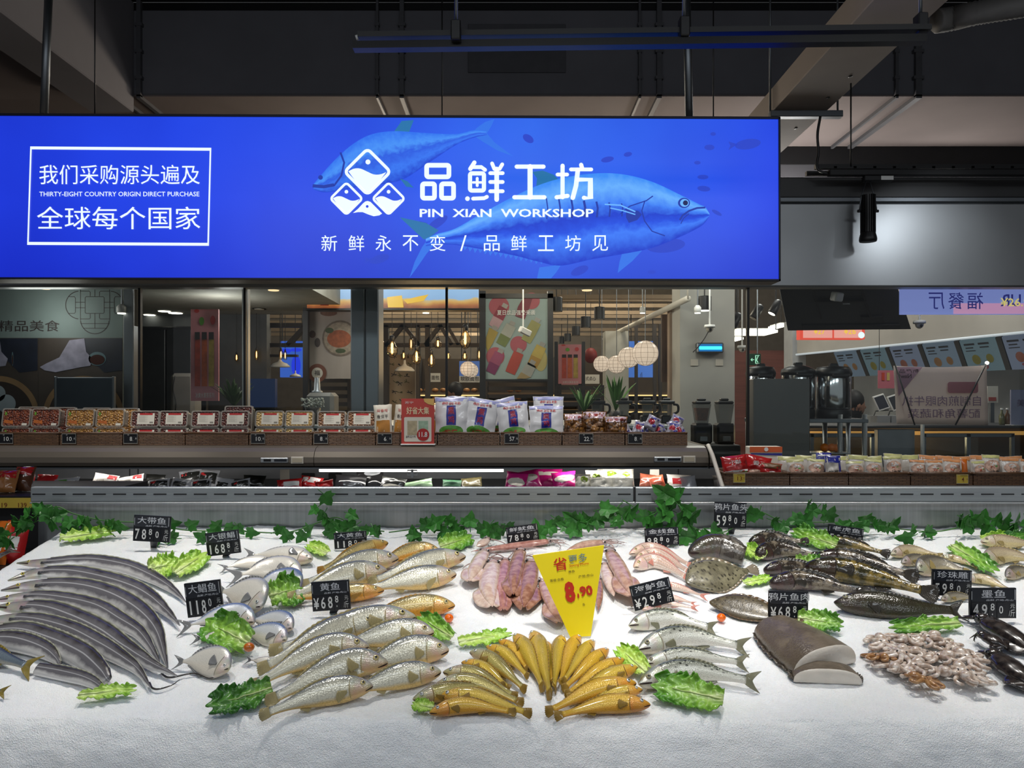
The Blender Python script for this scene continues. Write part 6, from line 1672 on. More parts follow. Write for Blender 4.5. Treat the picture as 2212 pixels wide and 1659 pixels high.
pk = [(15, 1032, 40, 3.7, 'brown sausage bag at the far left picture edge', mat('pack_tan', '#a06a3c', .25, coat=.6), ()),
      (48, 1030, 50, 3.75, 'red plastic bag of dark sausages, left of the slotted rail end', m_redbag, [(m_meat, 'rect', .1, .05, .9, .45)]),
      (92, 1027, 46, 3.9, 'crumpled red bag over the left end of the rail', m_redbag, [(m_ink_w, 'rect', .5, .1, .95, .5)]),
      (138, 1034, 60, 3.9, 'clear bag with green and white print beside the red bag', m_wrap, [(m_baggreen, 'rect', .3, .5, .6, .8), (m_ink_w, 'rect', .62, .4, .9, .7)]),
      (218, 1026, 56, 3.95, 'white pack with a red corner, left of two', m_noodle, wr), (282, 1029, 56, 3.95, 'white pack with a red corner, right of two', m_noodle, wr),
      (330, 1026, 44, 4.1, 'clear black-labelled pack behind, first from the left', m_blk, ()), (342, 1036, 46, 3.9, 'clear black-labelled pack in front of the white packs edge', m_wrap, [(m_blk, 'rect', .08, .15, .92, .8), (m_stred, 'rect', .12, .6, .4, .78)]),
      (385, 1035, 46, 3.9, 'clear silvery pack between two black-labelled ones', m_wrap, [(m_blk, 'rect', .2, .3, .8, .7)]), (412, 1016, 50, 4.15, 'black-labelled pack on top of the heap, left', m_wrap, [(m_blk, 'rect', .08, .15, .92, .8), (m_stred, 'rect', .12, .6, .4, .78)]), (446, 1017, 44, 4.15, 'black-labelled pack on top of the heap, right', m_wrap, [(m_blk, 'rect', .08, .15, .92, .8), (m_stred, 'rect', .12, .6, .4, .78)]),
      (434, 1036, 44, 3.9, 'black-labelled pack under the heap centre', m_wrap, [(m_blk, 'rect', .08, .15, .92, .8), (m_stred, 'rect', .12, .6, .4, .78)]), (478, 1034, 40, 3.95, 'silvery pack right of the heap', m_wrap, [(m_blk, 'rect', .2, .2, .8, .6)]),
      (520, 1037, 44, 3.9, 'black-labelled pack lying low at the right of the heap', m_wrap, [(m_blk, 'rect', .08, .15, .92, .8), (m_stred, 'rect', .12, .6, .4, .78)]), (545, 1028, 50, 4.05, 'tilted black-labelled pack at the heap end', m_blk, ()),
      (625, 1036, 56, 3.95, 'flat red and white pack under the hanging card', m_redbag, [(m_ink_w, 'rect', .3, .3, .9, .7)]), (668, 1031, 50, 4.0, 'tilted red and white pack below the case seam', m_redbag, [(m_ink_w, 'rect', .1, .5, .9, .9)]), (702, 1039, 40, 3.9, 'low red pack below the case seam', m_redbag, ()),
      (755, 1028, 70, 4.0, 'large black plastic bag, left of two', mat('bag_blackfilm', '#1b1b1d', .15, coat=.8), ()), (800, 1018, 60, 4.05, 'black plastic bag with a shiny twist, right of two', mat('bag_blackfilm', '#1b1b1d', .15), [(m_wrap, 'oval', .6, .8, .3, .15)]),
      (846, 1033, 56, 3.95, 'open bag of pale cake beside the black bags', m_blk, [(m_stick, 'oval', .5, .25, .4, .2)]), (905, 1039, 64, 3.95, 'long pale green pack lying flat', mat('pack_green', '#8fae86', .3, coat=.4), ()), (975, 1038, 42, 3.95, 'small dark green box pack', mat('pack_darkgreen', '#3f6a4c', .4), ()), (1020, 1033, 46, 4.0, 'clear bag of dark snacks by the ticket frame end', mat('pack_olive', '#5a5236', .25, coat=.6), ()),
      (1112, 1022, 48, 3.9, 'magenta pouch with a white window, leftmost of four', m_pinkb, [(m_stick, 'oval', .5, .45, .42, .2)]), (1148, 1018, 50, 3.95, 'magenta pouch, second of four', m_pinkb, [(m_stick, 'oval', .5, .6, .42, .18)]), (1185, 1014, 60, 4.05, 'magenta pouch lying highest, third of four', m_pinkb, [(m_stick, 'rect', .1, .6, .9, .8)]), (1222, 1021, 54, 3.95, 'magenta pouch, rightmost of four', m_pinkb, [(m_stick, 'oval', .5, .6, .42, .18)]),
      (1400, 1026, 40, 4.0, 'clear bag with brown and red food right of the white bags', mat('pack_brownred', '#8a4a36', .25, var=.3, vscale=30, coat=.6), ()), (1425, 1029, 34, 3.95, 'orange red pack behind the ivy leaves', mat('pack_orangered', '#b8563c', .3, coat=.5), ()), (1468, 1027, 54, 4.0, 'white pack with red print right of the ivy', m_noodle, [(m_bagred, 'rect', .2, .3, .8, .7)]), (1492, 1030, 34, 3.9, 'crumpled clear wrap at the right end of the case', m_wrap, ())]
for k, a in enumerate(pk):
 pack(*a, seed=150 + k, roll=(.15, -.2, .05, -.1)[k % 4])
for k, (px, y0, w, D) in enumerate(((1260, 1026, 36, 3.88), (1286, 1018, 40, 3.95), (1318, 1011, 52, 4.05), (1350, 1014, 44, 4.05), (1300, 1034, 50, 3.82), (1345, 1034, 54, 3.83))):
 pack(px, y0, w, D, 'white produce bag with a lime green sticker, ' + ('lowest at the left', 'second from the left', 'tallest, in the middle', 'on top with an orange mark', 'front row left', 'front row right')[k], mat('bag_milky', '#c6c3b6', .3, var=.06, coat=.4), [(mat('lime_sticker', '#8fae2c', .4), 'oval', .55, .6, .22, .13)] if k < 4 else (), 200 + k, 0, .07, .3)
t = thing('side_shelf', 'dark stepped shelf with yellow price strips at the left picture edge', 'shelf', (-2.05, 3.0, 0))
zs = P(0, 1072, 2.95).z
MB().box(-2.6, -1.72, 2.95, 3.5, zs - .015, zs).build('shelf_board', m_black, t)
MB().box(-2.6, -1.72, 3.0, 3.5, 0, zs - .015).build('cabinet', m_black, t)
MB().box(-2.6, -1.735, 2.62, 2.99, .95, .99).build('shelf_board', m_black, t)
MB().box(-2.6, -1.735, 2.64, 2.99, 0, .95).build('cabinet', m_black, t)
MB().box(-2.6, -1.72, 2.94, 2.95, zs - .045, zs - .006).build('price_strip', m_yel, t)
mb = MB(); text(mb, '139', pixframe(2.94, .002), 40, 1096, 58, 1086); text(mb, '19', pixframe(2.94, .002), 4, 1096, 16, 1086); mb.build('lettering', m_ink_b, t)
for k, (px, py1, w, h, D, lab, m_) in enumerate(((10, 1072, 44, 40, 3.05, 'tan sausage bag on the side shelf at the left edge', mat('pack_tan', '#a06a3c', .25)), (44, 1072, 44, 44, 3.1, 'dark sausage bag with a red band on the side shelf', mat('pack_sausage', '#5a3826', .2, var=.3, vscale=20, coat=.7)))):
 pouch('sausage_bag', lab, 'food bag', (P(px, 0, D).x, D, zs + .002), w / F * D, h / F * D * 1.25, .06, 0, .4, m_, [(m_redbag, 'rect', .05, .6, .95, .95)], None, 220 + k, .2, 11)
for k, (px, w, D, lab, m_) in enumerate(((6, 30, 2.7, 'orange wrapped bag behind the ivy at the left edge', mat('bag_orange', '#c8661c', .3)), (36, 44, 2.72, 'red wrapped bag behind the ivy at the left edge', m_redbag))):
 pouch('sausage_bag', lab, 'food bag', (P(px, 0, D).x - .02, D, .992), w / F * D * 1.2, .16, .06, 0, .3, m_, [(m_ink_w, 'rect', .2, .3, .8, .6)], None, 230 + k, .2, 11)
# ------------------------------------------------------------------ fish
def fishmat(name, back, flank, belly, head=None, v0=.22, v1=.62, scale=130, spots=None, rough=.26, metal=.12, mott=.12, hend=.24, bump=.5, stripes=0, line=None, blot=None, blsc=14, coat=.5):
 """Fish skin. fuv = (metres along the body, 0 back .. 1 belly)."""
 m, nt, b = newmat(name); L = nt.links.new
 at = nd(nt, 'ShaderNodeAttribute', attribute_name='fuv'); s = nd(nt, 'ShaderNodeSeparateXYZ'); L(at.outputs['Vector'], s.inputs[0])
 tc = nd(nt, 'ShaderNodeTexCoord')
 nz = nd(nt, 'ShaderNodeTexNoise', Scale=26.0, Detail=4.0); L(tc.outputs['Object'], nz.inputs['Vector'])
 ma = nd(nt, 'ShaderNodeMath', operation='MULTIPLY_ADD'); ma.inputs[1].default_value = mott; ma.inputs[2].default_value = -mott / 2; L(nz.outputs['Fac'], ma.inputs[0])
 ad = nd(nt, 'ShaderNodeMath', operation='ADD'); L(s.outputs[1], ad.inputs[0]); L(ma.outputs[0], ad.inputs[1])
 B, Fk, Be = lin(back), lin(flank), lin(belly)
 stops = [(0, B), (max(.02, v0 - .12), B), (v0 + .06, Fk), (v1 - .05, Fk), (min(.98, v1 + .1), Be), (1, Be)]
 r = ramp(nt, stops); L(ad.outputs[0], r.inputs[0]); col = r.outputs[0]
 def mix(fac, a, c, mode='MIX'):
  n = nd(nt, 'ShaderNodeMixRGB', blend_type=mode)
  if hasattr(fac, 'links') or hasattr(fac, 'is_linked'): L(fac, n.inputs[0])
  else: n.inputs[0].default_value = fac
  L(a, n.inputs[1])
  if isinstance(c, tuple): n.inputs[2].default_value = (*c, 1)
  else: L(c, n.inputs[2])
  return n.outputs[0]
 mp = nd(nt, 'ShaderNodeMapping'); mp.inputs['Scale'].default_value = (1, .10, 1); L(at.outputs['Vector'], mp.inputs[0])
 vo = nd(nt, 'ShaderNodeTexVoronoi', Scale=float(scale), voronoi_dimensions='2D'); L(mp.outputs[0], vo.inputs['Vector'])
 sc = ramp(nt, [(.15, (1.10, 1.10, 1.08)), (.75, (.78, .78, .78))]); L(vo.outputs['Distance'], sc.inputs[0])
 if bump: col = mix(.8 if scale < 400 else .3, col, sc.outputs[0], 'MULTIPLY')
 if blot:
  n2 = nd(nt, 'ShaderNodeTexNoise', Scale=float(blsc), Detail=6.0); n2.inputs['Roughness'].default_value = .65; L(tc.outputs['Object'], n2.inputs['Vector'])
  rr = ramp(nt, [(.46, (0, 0, 0)), (.58, (1, 1, 1))]); L(n2.outputs['Fac'], rr.inputs[0])
  col = mix(rr.outputs[0], col, lin(blot))
 if spots:
  v2 = nd(nt, 'ShaderNodeTexVoronoi', Scale=spots[1], voronoi_dimensions='2D'); L(mp.outputs[0], v2.inputs['Vector'])
  r2 = ramp(nt, [(.16, (1, 1, 1)), (.24, (0, 0, 0))]); L(v2.outputs['Distance'], r2.inputs[0])
  r3 = ramp(nt, [(.02, (1, 1, 1)), (spots[2], (1, 1, 1)), (spots[2] + .08, (0, 0, 0))]); L(s.outputs[1], r3.inputs[0])
  mu = nd(nt, 'ShaderNodeMath', operation='MULTIPLY'); L(r2.outputs[0], mu.inputs[0]); L(r3.outputs[0], mu.inputs[1])
  col = mix(mu.outputs[0], col, lin(spots[0]))
 if stripes:
  w = nd(nt, 'ShaderNodeMath', operation='SINE'); w2 = nd(nt, 'ShaderNodeMath', operation='MULTIPLY'); w2.inputs[1].default_value = stripes; L(s.outputs[1], w2.inputs[0]); L(w2.outputs[0], w.inputs[0])
  r4 = ramp(nt, [(.4, (0, 0, 0)), (.9, (.5, .5, .5))]); L(w.outputs[0], r4.inputs[0])
  col = mix(r4.outputs[0], col, lin('#b98a5e'))
 if line:
  r5 = ramp(nt, [(line[1] - .025, (0, 0, 0)), (line[1] - .006, (.8, .8, .8)), (line[1] + .006, (.8, .8, .8)), (line[1] + .025, (0, 0, 0))]); L(s.outputs[1], r5.inputs[0])
  col = mix(r5.outputs[0], col, lin(line[0]))
 if head:
  a2 = nd(nt, 'ShaderNodeAttribute', attribute_name='head')
  hb = ramp(nt, [(0, lin(head[0])), (.35, lin(head[1])), (.8, lin(head[2])), (1, lin(head[2]))]); L(ad.outputs[0], hb.inputs[0])
  n3 = nd(nt, 'ShaderNodeTexNoise', Scale=45.0, Detail=3.0); L(tc.outputs['Object'], n3.inputs['Vector'])
  hm = mix(.35, hb.outputs[0], n3.outputs['Color'], 'OVERLAY')
  col = mix(a2.outputs['Fac'], col, hm)
 L(col, b.inputs['Base Color'])
 b.inputs['Roughness'].default_value = rough; b.inputs['Metallic'].default_value = metal
 b.inputs['Coat Weight'].default_value = coat; b.inputs['Coat Roughness'].default_value = .12
 if bump:
  bp = nd(nt, 'ShaderNodeBump', Strength=bump, Distance=.0012); bp.invert = True; L(vo.outputs['Distance'], bp.inputs['Height'])
  n4 = nd(nt, 'ShaderNodeTexNoise', Scale=60.0, Detail=3.0); L(tc.outputs['Object'], n4.inputs['Vector'])
  b2 = nd(nt, 'ShaderNodeBump', Strength=.25, Distance=.003); L(n4.outputs['Fac'], b2.inputs['Height']); L(bp.outputs[0], b2.inputs['Normal']); L(b2.outputs[0], b.inputs['Normal'])
 return m
def finmat(name, c1, c2, alpha=1.0):
 m, nt, b = newmat(name); L = nt.links.new
 at = nd(nt, 'ShaderNodeAttribute', attribute_name='fuv'); s = nd(nt, 'ShaderNodeSeparateXYZ'); L(at.outputs['Vector'], s.inputs[0])
 w2 = nd(nt, 'ShaderNodeMath', operation='MULTIPLY'); w2.inputs[1].default_value = 75; L(s.outputs[0], w2.inputs[0])
 w = nd(nt, 'ShaderNodeMath', operation='SINE'); L(w2.outputs[0], w.inputs[0])
 r = ramp(nt, [(.0, lin(c1)), (1, lin(c2))])
 mr = nd(nt, 'ShaderNodeMapRange'); mr.inputs[1].default_value = -1; L(w.outputs[0], mr.inputs[0]); L(mr.outputs[0], r.inputs[0])
 L(r.outputs[0], b.inputs['Base Color'])
 bp = nd(nt, 'ShaderNodeBump', Strength=.4, Distance=.002); L(w.outputs[0], bp.inputs['Height']); L(bp.outputs[0], b.inputs['Normal'])
 b.inputs['Roughness'].default_value = .3; b.inputs['Alpha'].default_value = alpha; b.inputs['Coat Weight'].default_value = .4
 return m
m_pupil = mat('pupil', '#0b0b0c', .08, var=0, coat=1)
m_gold = mat('iris_gold', '#d8c68a', .2, .3, coat=1); m_silv = mat('iris_silver', '#cfd2cf', .2, .3, coat=1); m_dkeye = mat('iris_dark', '#8a8468', .2, coat=1)
m_mouth = mat('mouth_dark', '#2a1a18', .4); m_gill = mat('gill_edge', '#a59c8a', .3, .1, coat=.5); m_gilld = mat('gill_edge_dark', '#2c2620', .35, coat=.5); m_pinkm = mat('mouth_pink', '#a86a5e', .35, coat=.5)
SPEC = {
 'croaker': dict(t=[0, .012, .04, .1, .18, .27, .38, .5, .64, .78, .9, 1], top=[.006, .022, .043, .075, .105, .124, .130, .120, .094, .062, .042, .040], bot=[.008, .026, .046, .074, .098, .112, .115, .104, .078, .048, .036, .036],
                 w=[.006, .02, .036, .055, .068, .074, .074, .067, .05, .03, .016, .010], eye=(.10, .36, .026), mouth=(.0, .075, .66), gill=.235, tail=('round', .10, .055), dors=(.30, .84, .020), anal=(.62, .72, .035), pec=(.26, .58, .12)),
 'bass': dict(t=[0, .012, .04, .1, .18, .27, .38, .5, .64, .78, .9, 1], top=[.004, .012, .026, .056, .082, .100, .108, .100, .080, .056, .040, .038], bot=[.006, .022, .046, .074, .096, .108, .110, .100, .078, .052, .038, .036],
              w=[.005, .016, .034, .055, .070, .076, .074, .066, .05, .03, .017, .010], eye=(.095, .33, .024), mouth=(.0, .10, .56), gill=.25, tail=('fork', .12, .09), dors=(.36, .8, .024), anal=(.66, .76, .04), pec=(.27, .62, .11)),
 'pomfret': dict(t=[0, .012, .05, .12, .2, .32, .45, .6, .75, .88, .95, 1], top=[.02, .05, .10, .165, .215, .255, .255, .215, .145, .065, .036, .03], bot=[.02, .05, .095, .155, .205, .245, .250, .215, .145, .065, .034, .03],
                 w=[.014, .03, .05, .07, .083, .092, .09, .075, .05, .024, .013, .009], eye=(.085, .46, .026), mouth=(.0, .045, .6), gill=.2, tail=('fork', .2, .13), dors=(.40, .9, .035), anal=(.5, .88, .05), pec=(.235, .52, .17)),
 'thread': dict(t=[0, .012, .04, .1, .18, .27, .38, .5, .64, .78, .9, 1], top=[.006, .022, .045, .078, .100, .110, .108, .096, .076, .054, .036, .032], bot=[.006, .02, .042, .070, .090, .100, .100, .090, .070, .048, .034, .03],
    w=[.005, .018, .034, .05, .062, .066, .064, .056, .042, .026, .014, .009], eye=(.10, .34, .024), mouth=(.0, .06, .62), gill=.23, tail=('fork', .14, .06), dors=(.3, .82, .015), anal=(.62, .76, .03), pec=(.25, .58, .12)),
 'rock': dict(t=[0, .012, .05, .12, .2, .3, .42, .55, .68, .8, .9, 1], top=[.02, .04, .068, .10, .12, .13, .128, .112, .088, .064, .05, .048], bot=[.02, .045, .07, .098, .115, .12, .115, .098, .075, .054, .044, .042],
              w=[.016, .042, .068, .088, .098, .098, .09, .074, .054, .035, .022, .014], eye=(.11, .30, .024), mouth=(.0, .10, .55), gill=.27, tail=('round', .14, .09), dors=(.28, .86, .06), anal=(.62, .76, .06), pec=(.28, .62, .17)),
}
_prof = {}
def sprof(sp):
 if sp not in _prof:
  d = SPEC[sp]
  _prof[sp] = (smoothprof(d['t'], d['top']), smoothprof(d['t'], d['bot']), smoothprof(d['t'], d['w']))
 return _prof[sp]
def fish(name, label, cat, sp, pts, mats, group=None, roll=50, flip=False, deep=1.0, wide=1.0, h=None, seed=0, parts='etgdpam', tailk=1.0, eye_m=None, N=46, M=26, lift=0.0, fan=False, L=None, belly_cut=0):
 """points, snout to tail base, read on a plane at height h over the ice.
 roll 0: flat on its side, 90: upright. mats: (body, fin)."""
 d = SPEC[sp]; ft, fb, fw = sprof(sp)
 Lpx = [ice(x, y, .03) for x, y in pts]
 LL = sum((Lpx[i + 1] - Lpx[i]).length for i in range(len(Lpx) - 1))
 rr = R(roll); dmax = max(d['top']) * LL * deep; wmax = max(d['w']) * LL * wide
 if h is None:
  h = math.sqrt((dmax * math.sin(rr)) ** 2 + (wmax * math.cos(rr)) ** 2) * .86
 h += lift
 P3 = [ice(x, y, h) for x, y in pts]
 sl = spline(P3, 65)
 acc = [0.0]
 for i in range(64): acc.append(acc[-1] + (sl[i + 1] - sl[i]).length)
 LL = acc[-1]
 S_ = np.array([list(p) for p in sl]); A_ = np.array(acc) / LL
 sag = (h - min(h, .55 * wmax + .004)) * .55        # the tail sinks towards the ice
 def cen(t):
  p = Vector((np.interp(t, A_, S_[:, 0]), np.interp(t, A_, S_[:, 1]), np.interp(t, A_, S_[:, 2])))
  return p - ICE_N * sag * max(0, t - .45) ** 1.6 * 2
 def fr(t):
  a, b = cen(max(0, t - .02)), cen(min(1, t + .02))
  T = (b - a).normalized(); S = ICE_N.cross(T).normalized()
  if (S.dot(ICE_U) < 0) != flip: S = -S
  if fan and abs(S.dot(ICE_U)) < .5: S = -S if flip else S
  N_ = S.cross(T).normalized()
  if N_.dot(ICE_N) < 0: N_ = -N_
  return T, S * math.cos(rr) + N_ * math.sin(rr), N_ * math.cos(rr) - S * math.sin(rr)
 frc = {}
 def F_(t):
  k = round(t, 4)
  if k not in frc: frc[k] = (cen(t), *fr(t))
  return frc[k]
 def surf(t, v, l=0.0, side=1):
  """v: 0 back .. 1 belly on the visible flank."""
  c, T, D_, Fl = F_(t)
  a = math.pi * v; ca, sa = math.cos(a), math.sin(a)
  tp, bt, w = ft(t) * LL * deep, fb(t) * LL * deep, fw(t) * LL * wide
  g = d['gill']
  e = g - .035 * (2 * v - 1) ** 2
  bmp = 1.0
  if 'g' in parts and t < g + .06:
   bmp = 1 + .05 * max(0, min(1, (t - .04) / .1)) * (1 if t < e else max(0, 1 - (t - e) / .012)) * math.sin(math.pi * v)
  r_ = (tp if ca > 0 else bt) * ca
  ww = w * (abs(sa) ** .85) * bmp
  return c + D_ * (r_ + (l * ca)) + Fl * side * (ww + l * max(0, abs(sa)))
 base = cen(.5) - ICE_N * h
 t_ = thing(name, label, cat, base, group)
 us = [0.0, .006, .018, .035, .06, .085, .11, .14, .17, .20, .215, .228, .24, .252, .265, .28] + [.28 + .72 * (i + 1) / (N - 16) for i in range(N - 16)]
 vs, at, fs, hd = [], [], [], []
 for t in us:
  for k in range(M):
   a = k / M * 2
   v = a if a <= 1 else 2 - a
   vs.append(surf(t, v, 0, 1 if a <= 1 else -1)); at.append((t * LL, v))
   g = d['gill'] - .035 * (2 * v - 1) ** 2
   hd.append(1.0 if t < g - .004 else max(0, 1 - (t - g + .004) / .02))
 n = len(us)
 for i in range(n - 1):
  for k in range(M):
   fs.append((i * M + k, i * M + (k + 1) % M, (i + 1) * M + (k + 1) % M, (i + 1) * M + k))
 fs += [tuple(range(M))[::-1], tuple(range((n - 1) * M, n * M))]
 mb = MB(); mb.add(vs, fs, at)
 o = mb.build('body', mats[0], t_, True)
 ha = o.data.attributes.new('head', 'FLOAT', 'POINT'); ha.data.foreach_set('value', np.array(hd, dtype=np.float32))
 r_ = rnd(seed + 17)
 c1, T1, D1, F1 = F_(1.0)
 if 't' in parts:
  kind, tl, th = d['tail']; tl *= LL * tailk; th *= LL * tailk; b0 = ft(1) * LL * deep * .9
  dip = r_.uniform(-.1, .15)
  def tf(u, v):
   q = 2 * v - 1
   if kind == 'fork': ln = tl * (.42 + .58 * abs(q) ** 1.3)
   else: ln = tl * (1 - .22 * abs(q) ** 2 + .05 * math.sin(v * 40))
   hh = (b0 * (1 - u) + th * (u ** .8)) * q
   return c1 + T1 * (ln * u - .012 * LL * (1 - u)) + D1 * hh + F1 * (.02 * LL * u * u * math.sin(q * 2.2 + dip * 8) + dip * .06 * LL * u) - ICE_N * (sag * .2 * u)
  MB().grid(tf, 9, 17).build('tail_fin', mats[1], t_, True, solid=.0022 * min(1, LL / .3))
 if 'd' in parts:
  a0, a1, dh = d['dors']; dh *= LL * deep
  def df(u, v):
   t = a0 + (a1 - a0) * u
   c, T, D_, Fl = F_(round(t, 4))
   sp_ = .62 + .38 * abs(math.sin(u * 34)) if u < .5 else .9
   hh = dh * (math.sin(math.pi * min(1, u * 1.05 + .03)) ** .6) * sp_
   return c + D_ * (ft(t) * LL * deep * .96 + hh * v) + T * hh * .9 * v + Fl * .25 * hh * v * v
  MB().grid(df, 44, 4).build('dorsal_fin', mats[1], t_, True, solid=.0016)
 if 'a' in parts:
  a0, a1, dh = d['anal']; dh *= LL * deep
  def af(u, v):
   t = a0 + (a1 - a0) * u
   c, T, D_, Fl = F_(round(t, 4))
   hh = dh * (1 - u * .7) * (1 if u > .02 else .4)
   return c - D_ * (fb(t) * LL * deep * .95 + hh * v) + T * hh * .8 * v + Fl * .2 * hh * v
  MB().grid(af, 12, 4).build('anal_fin', mats[1], t_, True, solid=.0016)
 if 'p' in parts:
  t0, v0, pl = d['pec']; wob = r_.uniform(-.12, .14)
  def pf(u, v):
   q = 2 * v - 1
   t = t0 + pl * u * (1 - .18 * q * q); vv = v0 + q * (.035 + .10 * u) * (1 if sp != 'pomfret' else .7) + (wob + .04) * u
   return surf(min(.98, t), min(.97, max(.05, vv)), .002 + .022 * LL * u * u * (.5 + abs(wob) * 3))
  MB().grid(pf, 10, 9).build('pectoral_fin', mats[1], t_, True, solid=.0014)
 if 'e' in parts:
  te, ve, re = d['eye']; re *= LL * (deep if deep < 1 else 1)
  pc = surf(te, ve); q1 = surf(te + .02, ve) - surf(te - .02, ve); q2 = surf(te, ve + .05) - surf(te, ve - .05)
  nn = q1.cross(q2).normalized()
  if nn.dot(F_(te)[3]) < 0: nn = -nn
  x_ = q1.normalized(); y_ = nn.cross(x_)
  M3 = Matrix((x_, y_, nn)).transposed()
  ey = MB().ball(pc + nn * re * .12, (re, re, re * .5), 16, M3).build('eye', eye_m or m_gold, t_, True)
  MB().ball(pc + nn * re * .40, (re * .55, re * .55, re * .28), 12, M3).build('pupil', m_pupil, ey, True)
 if 'm' in parts:
  a0, a1, mv = d['mouth']
  def mf(u, v):
   t = .003 + (a1 - .003) * u
   return surf(t, mv + .05 * u + (v - .5) * (.10 * (1 - u) + .03), .0012)
  MB().grid(mf, 9, 4).build('mouth', m_mouth, t_, True)
 if 'g' in parts:
  g = d['gill']
  def gf(u, v):
   vv = .30 + .54 * u
   e = g - .05 * (2 * vv - 1.1) ** 2
   return surf(e + (v - .5) * .011 * math.sin(math.pi * u) ** .5, vv, .0003 + .0022 * math.sin(math.pi * v) * min(1, LL / .3))
  MB().grid(gf, 18, 5).build('gill_edge', m_gilld if 'dk' in mats else mats[1] if sp == 'croaker' else m_gill, t_, True)
 return t_
def fishlist(rows, **common):
 for r in rows:
  kw = dict(common); kw.update(r[2] if len(r) > 2 else {})
  fish(label=r[0], pts=r[1], **kw)
# --- large yellow croakers
mk_silver = (fishmat('skin_croaker_silver', '#787c7c', '#dedac6', '#e0bc72', ('#6e7274', '#cec8b8', '#d8b47c'), .30, .70, 230, None, .24, .2, .22, bump=.35), finmat('fin_croaker', '#cbb980', '#aa9c6e', .85))
mk_gold = (fishmat('skin_croaker_gold', '#857a52', '#d4bc7c', '#e8a23c', ('#84704a', '#d4ac64', '#dc983c'), .34, .56, 230, None, .24, .15, .22, bump=.35), finmat('fin_croaker_gold', '#c8963a', '#9a7030'))
cr = dict(name='yellow_croaker', cat='fish', sp='croaker', group='large yellow croakers', roll=52)
fishlist([
 ('large golden croaker highest at the back, right of the 118 price tag', [(838, 1172), (790, 1188), (700, 1226)], dict(mats=mk_gold, seed=1, deep=.9)),
 ('large golden croaker second from the top, its tail behind the left column', [(951, 1190), (900, 1189), (818, 1214)], dict(mats=mk_gold, seed=2, deep=1.0)),
 ('large silver croaker under the topmost golden one', [(861, 1206), (790, 1216), (668, 1254)], dict(mats=mk_silver, seed=3, deep=1.1)),
 ('large silver croaker with its gold belly up against the lettuce by the squid', [(1006, 1202), (940, 1212), (815, 1248)], dict(mats=mk_silver, seed=4)),
 ('large silver croaker in the upper left column, head just above the 黄鱼 tag', [(836, 1232), (760, 1243), (640, 1280)], dict(mats=mk_silver, seed=5, deep=1.15)),
 ('large silver croaker with orange belly at the lower right of the upper group', [(986, 1240), (910, 1250), (800, 1268)], dict(mats=mk_silver, seed=6, deep=1.15)),
 ('large golden croaker lying directly behind the 黄鱼 tag', [(830, 1275), (750, 1282), (636, 1290)], dict(mats=mk_gold, seed=7, deep=.85)),
 ('large golden croaker just above the tomato, topmost of the lower group', [(983, 1308), (910, 1310), (790, 1326)], dict(mats=mk_gold, seed=8, deep=1.05)),
 ('large silver croaker topmost in the left column of the lower group', [(898, 1332), (800, 1342), (610, 1396)], dict(mats=mk_silver, seed=9, deep=.9)),
 ('large silver croaker second from the top in the lower left column', [(820, 1344), (740, 1360), (580, 1432)], dict(mats=mk_silver, seed=10, deep=1.0)),
 ('large silver croaker whose head is tucked under the lettuce by the tomato', [(938, 1366), (880, 1366), (735, 1392)], dict(mats=mk_silver, seed=11, deep=1.2)),
 ('large silver croaker third from the top in the lower left column', [(798, 1396), (710, 1402), (558, 1470)], dict(mats=mk_silver, seed=12, deep=1.0)),
 ('large deep-bodied silver croaker in the right column, facing the small croaker fan', [(970, 1404), (890, 1408), (770, 1446)], dict(mats=mk_silver, seed=13, deep=1.3)),
 ('large silver croaker second from the bottom in the lower left column', [(838, 1431), (750, 1438), (598, 1500)], dict(mats=mk_silver, seed=14, deep=1.1)),
 ('large silver croaker lowest of the right column', [(953, 1451), (880, 1460), (755, 1492)], dict(mats=mk_silver, seed=15, deep=1.15)),
 ('large silver croaker at the very front, beside the dark lettuce', [(806, 1481), (720, 1494), (582, 1534)], dict(mats=mk_silver, seed=16, deep=1.1)),
], **cr)
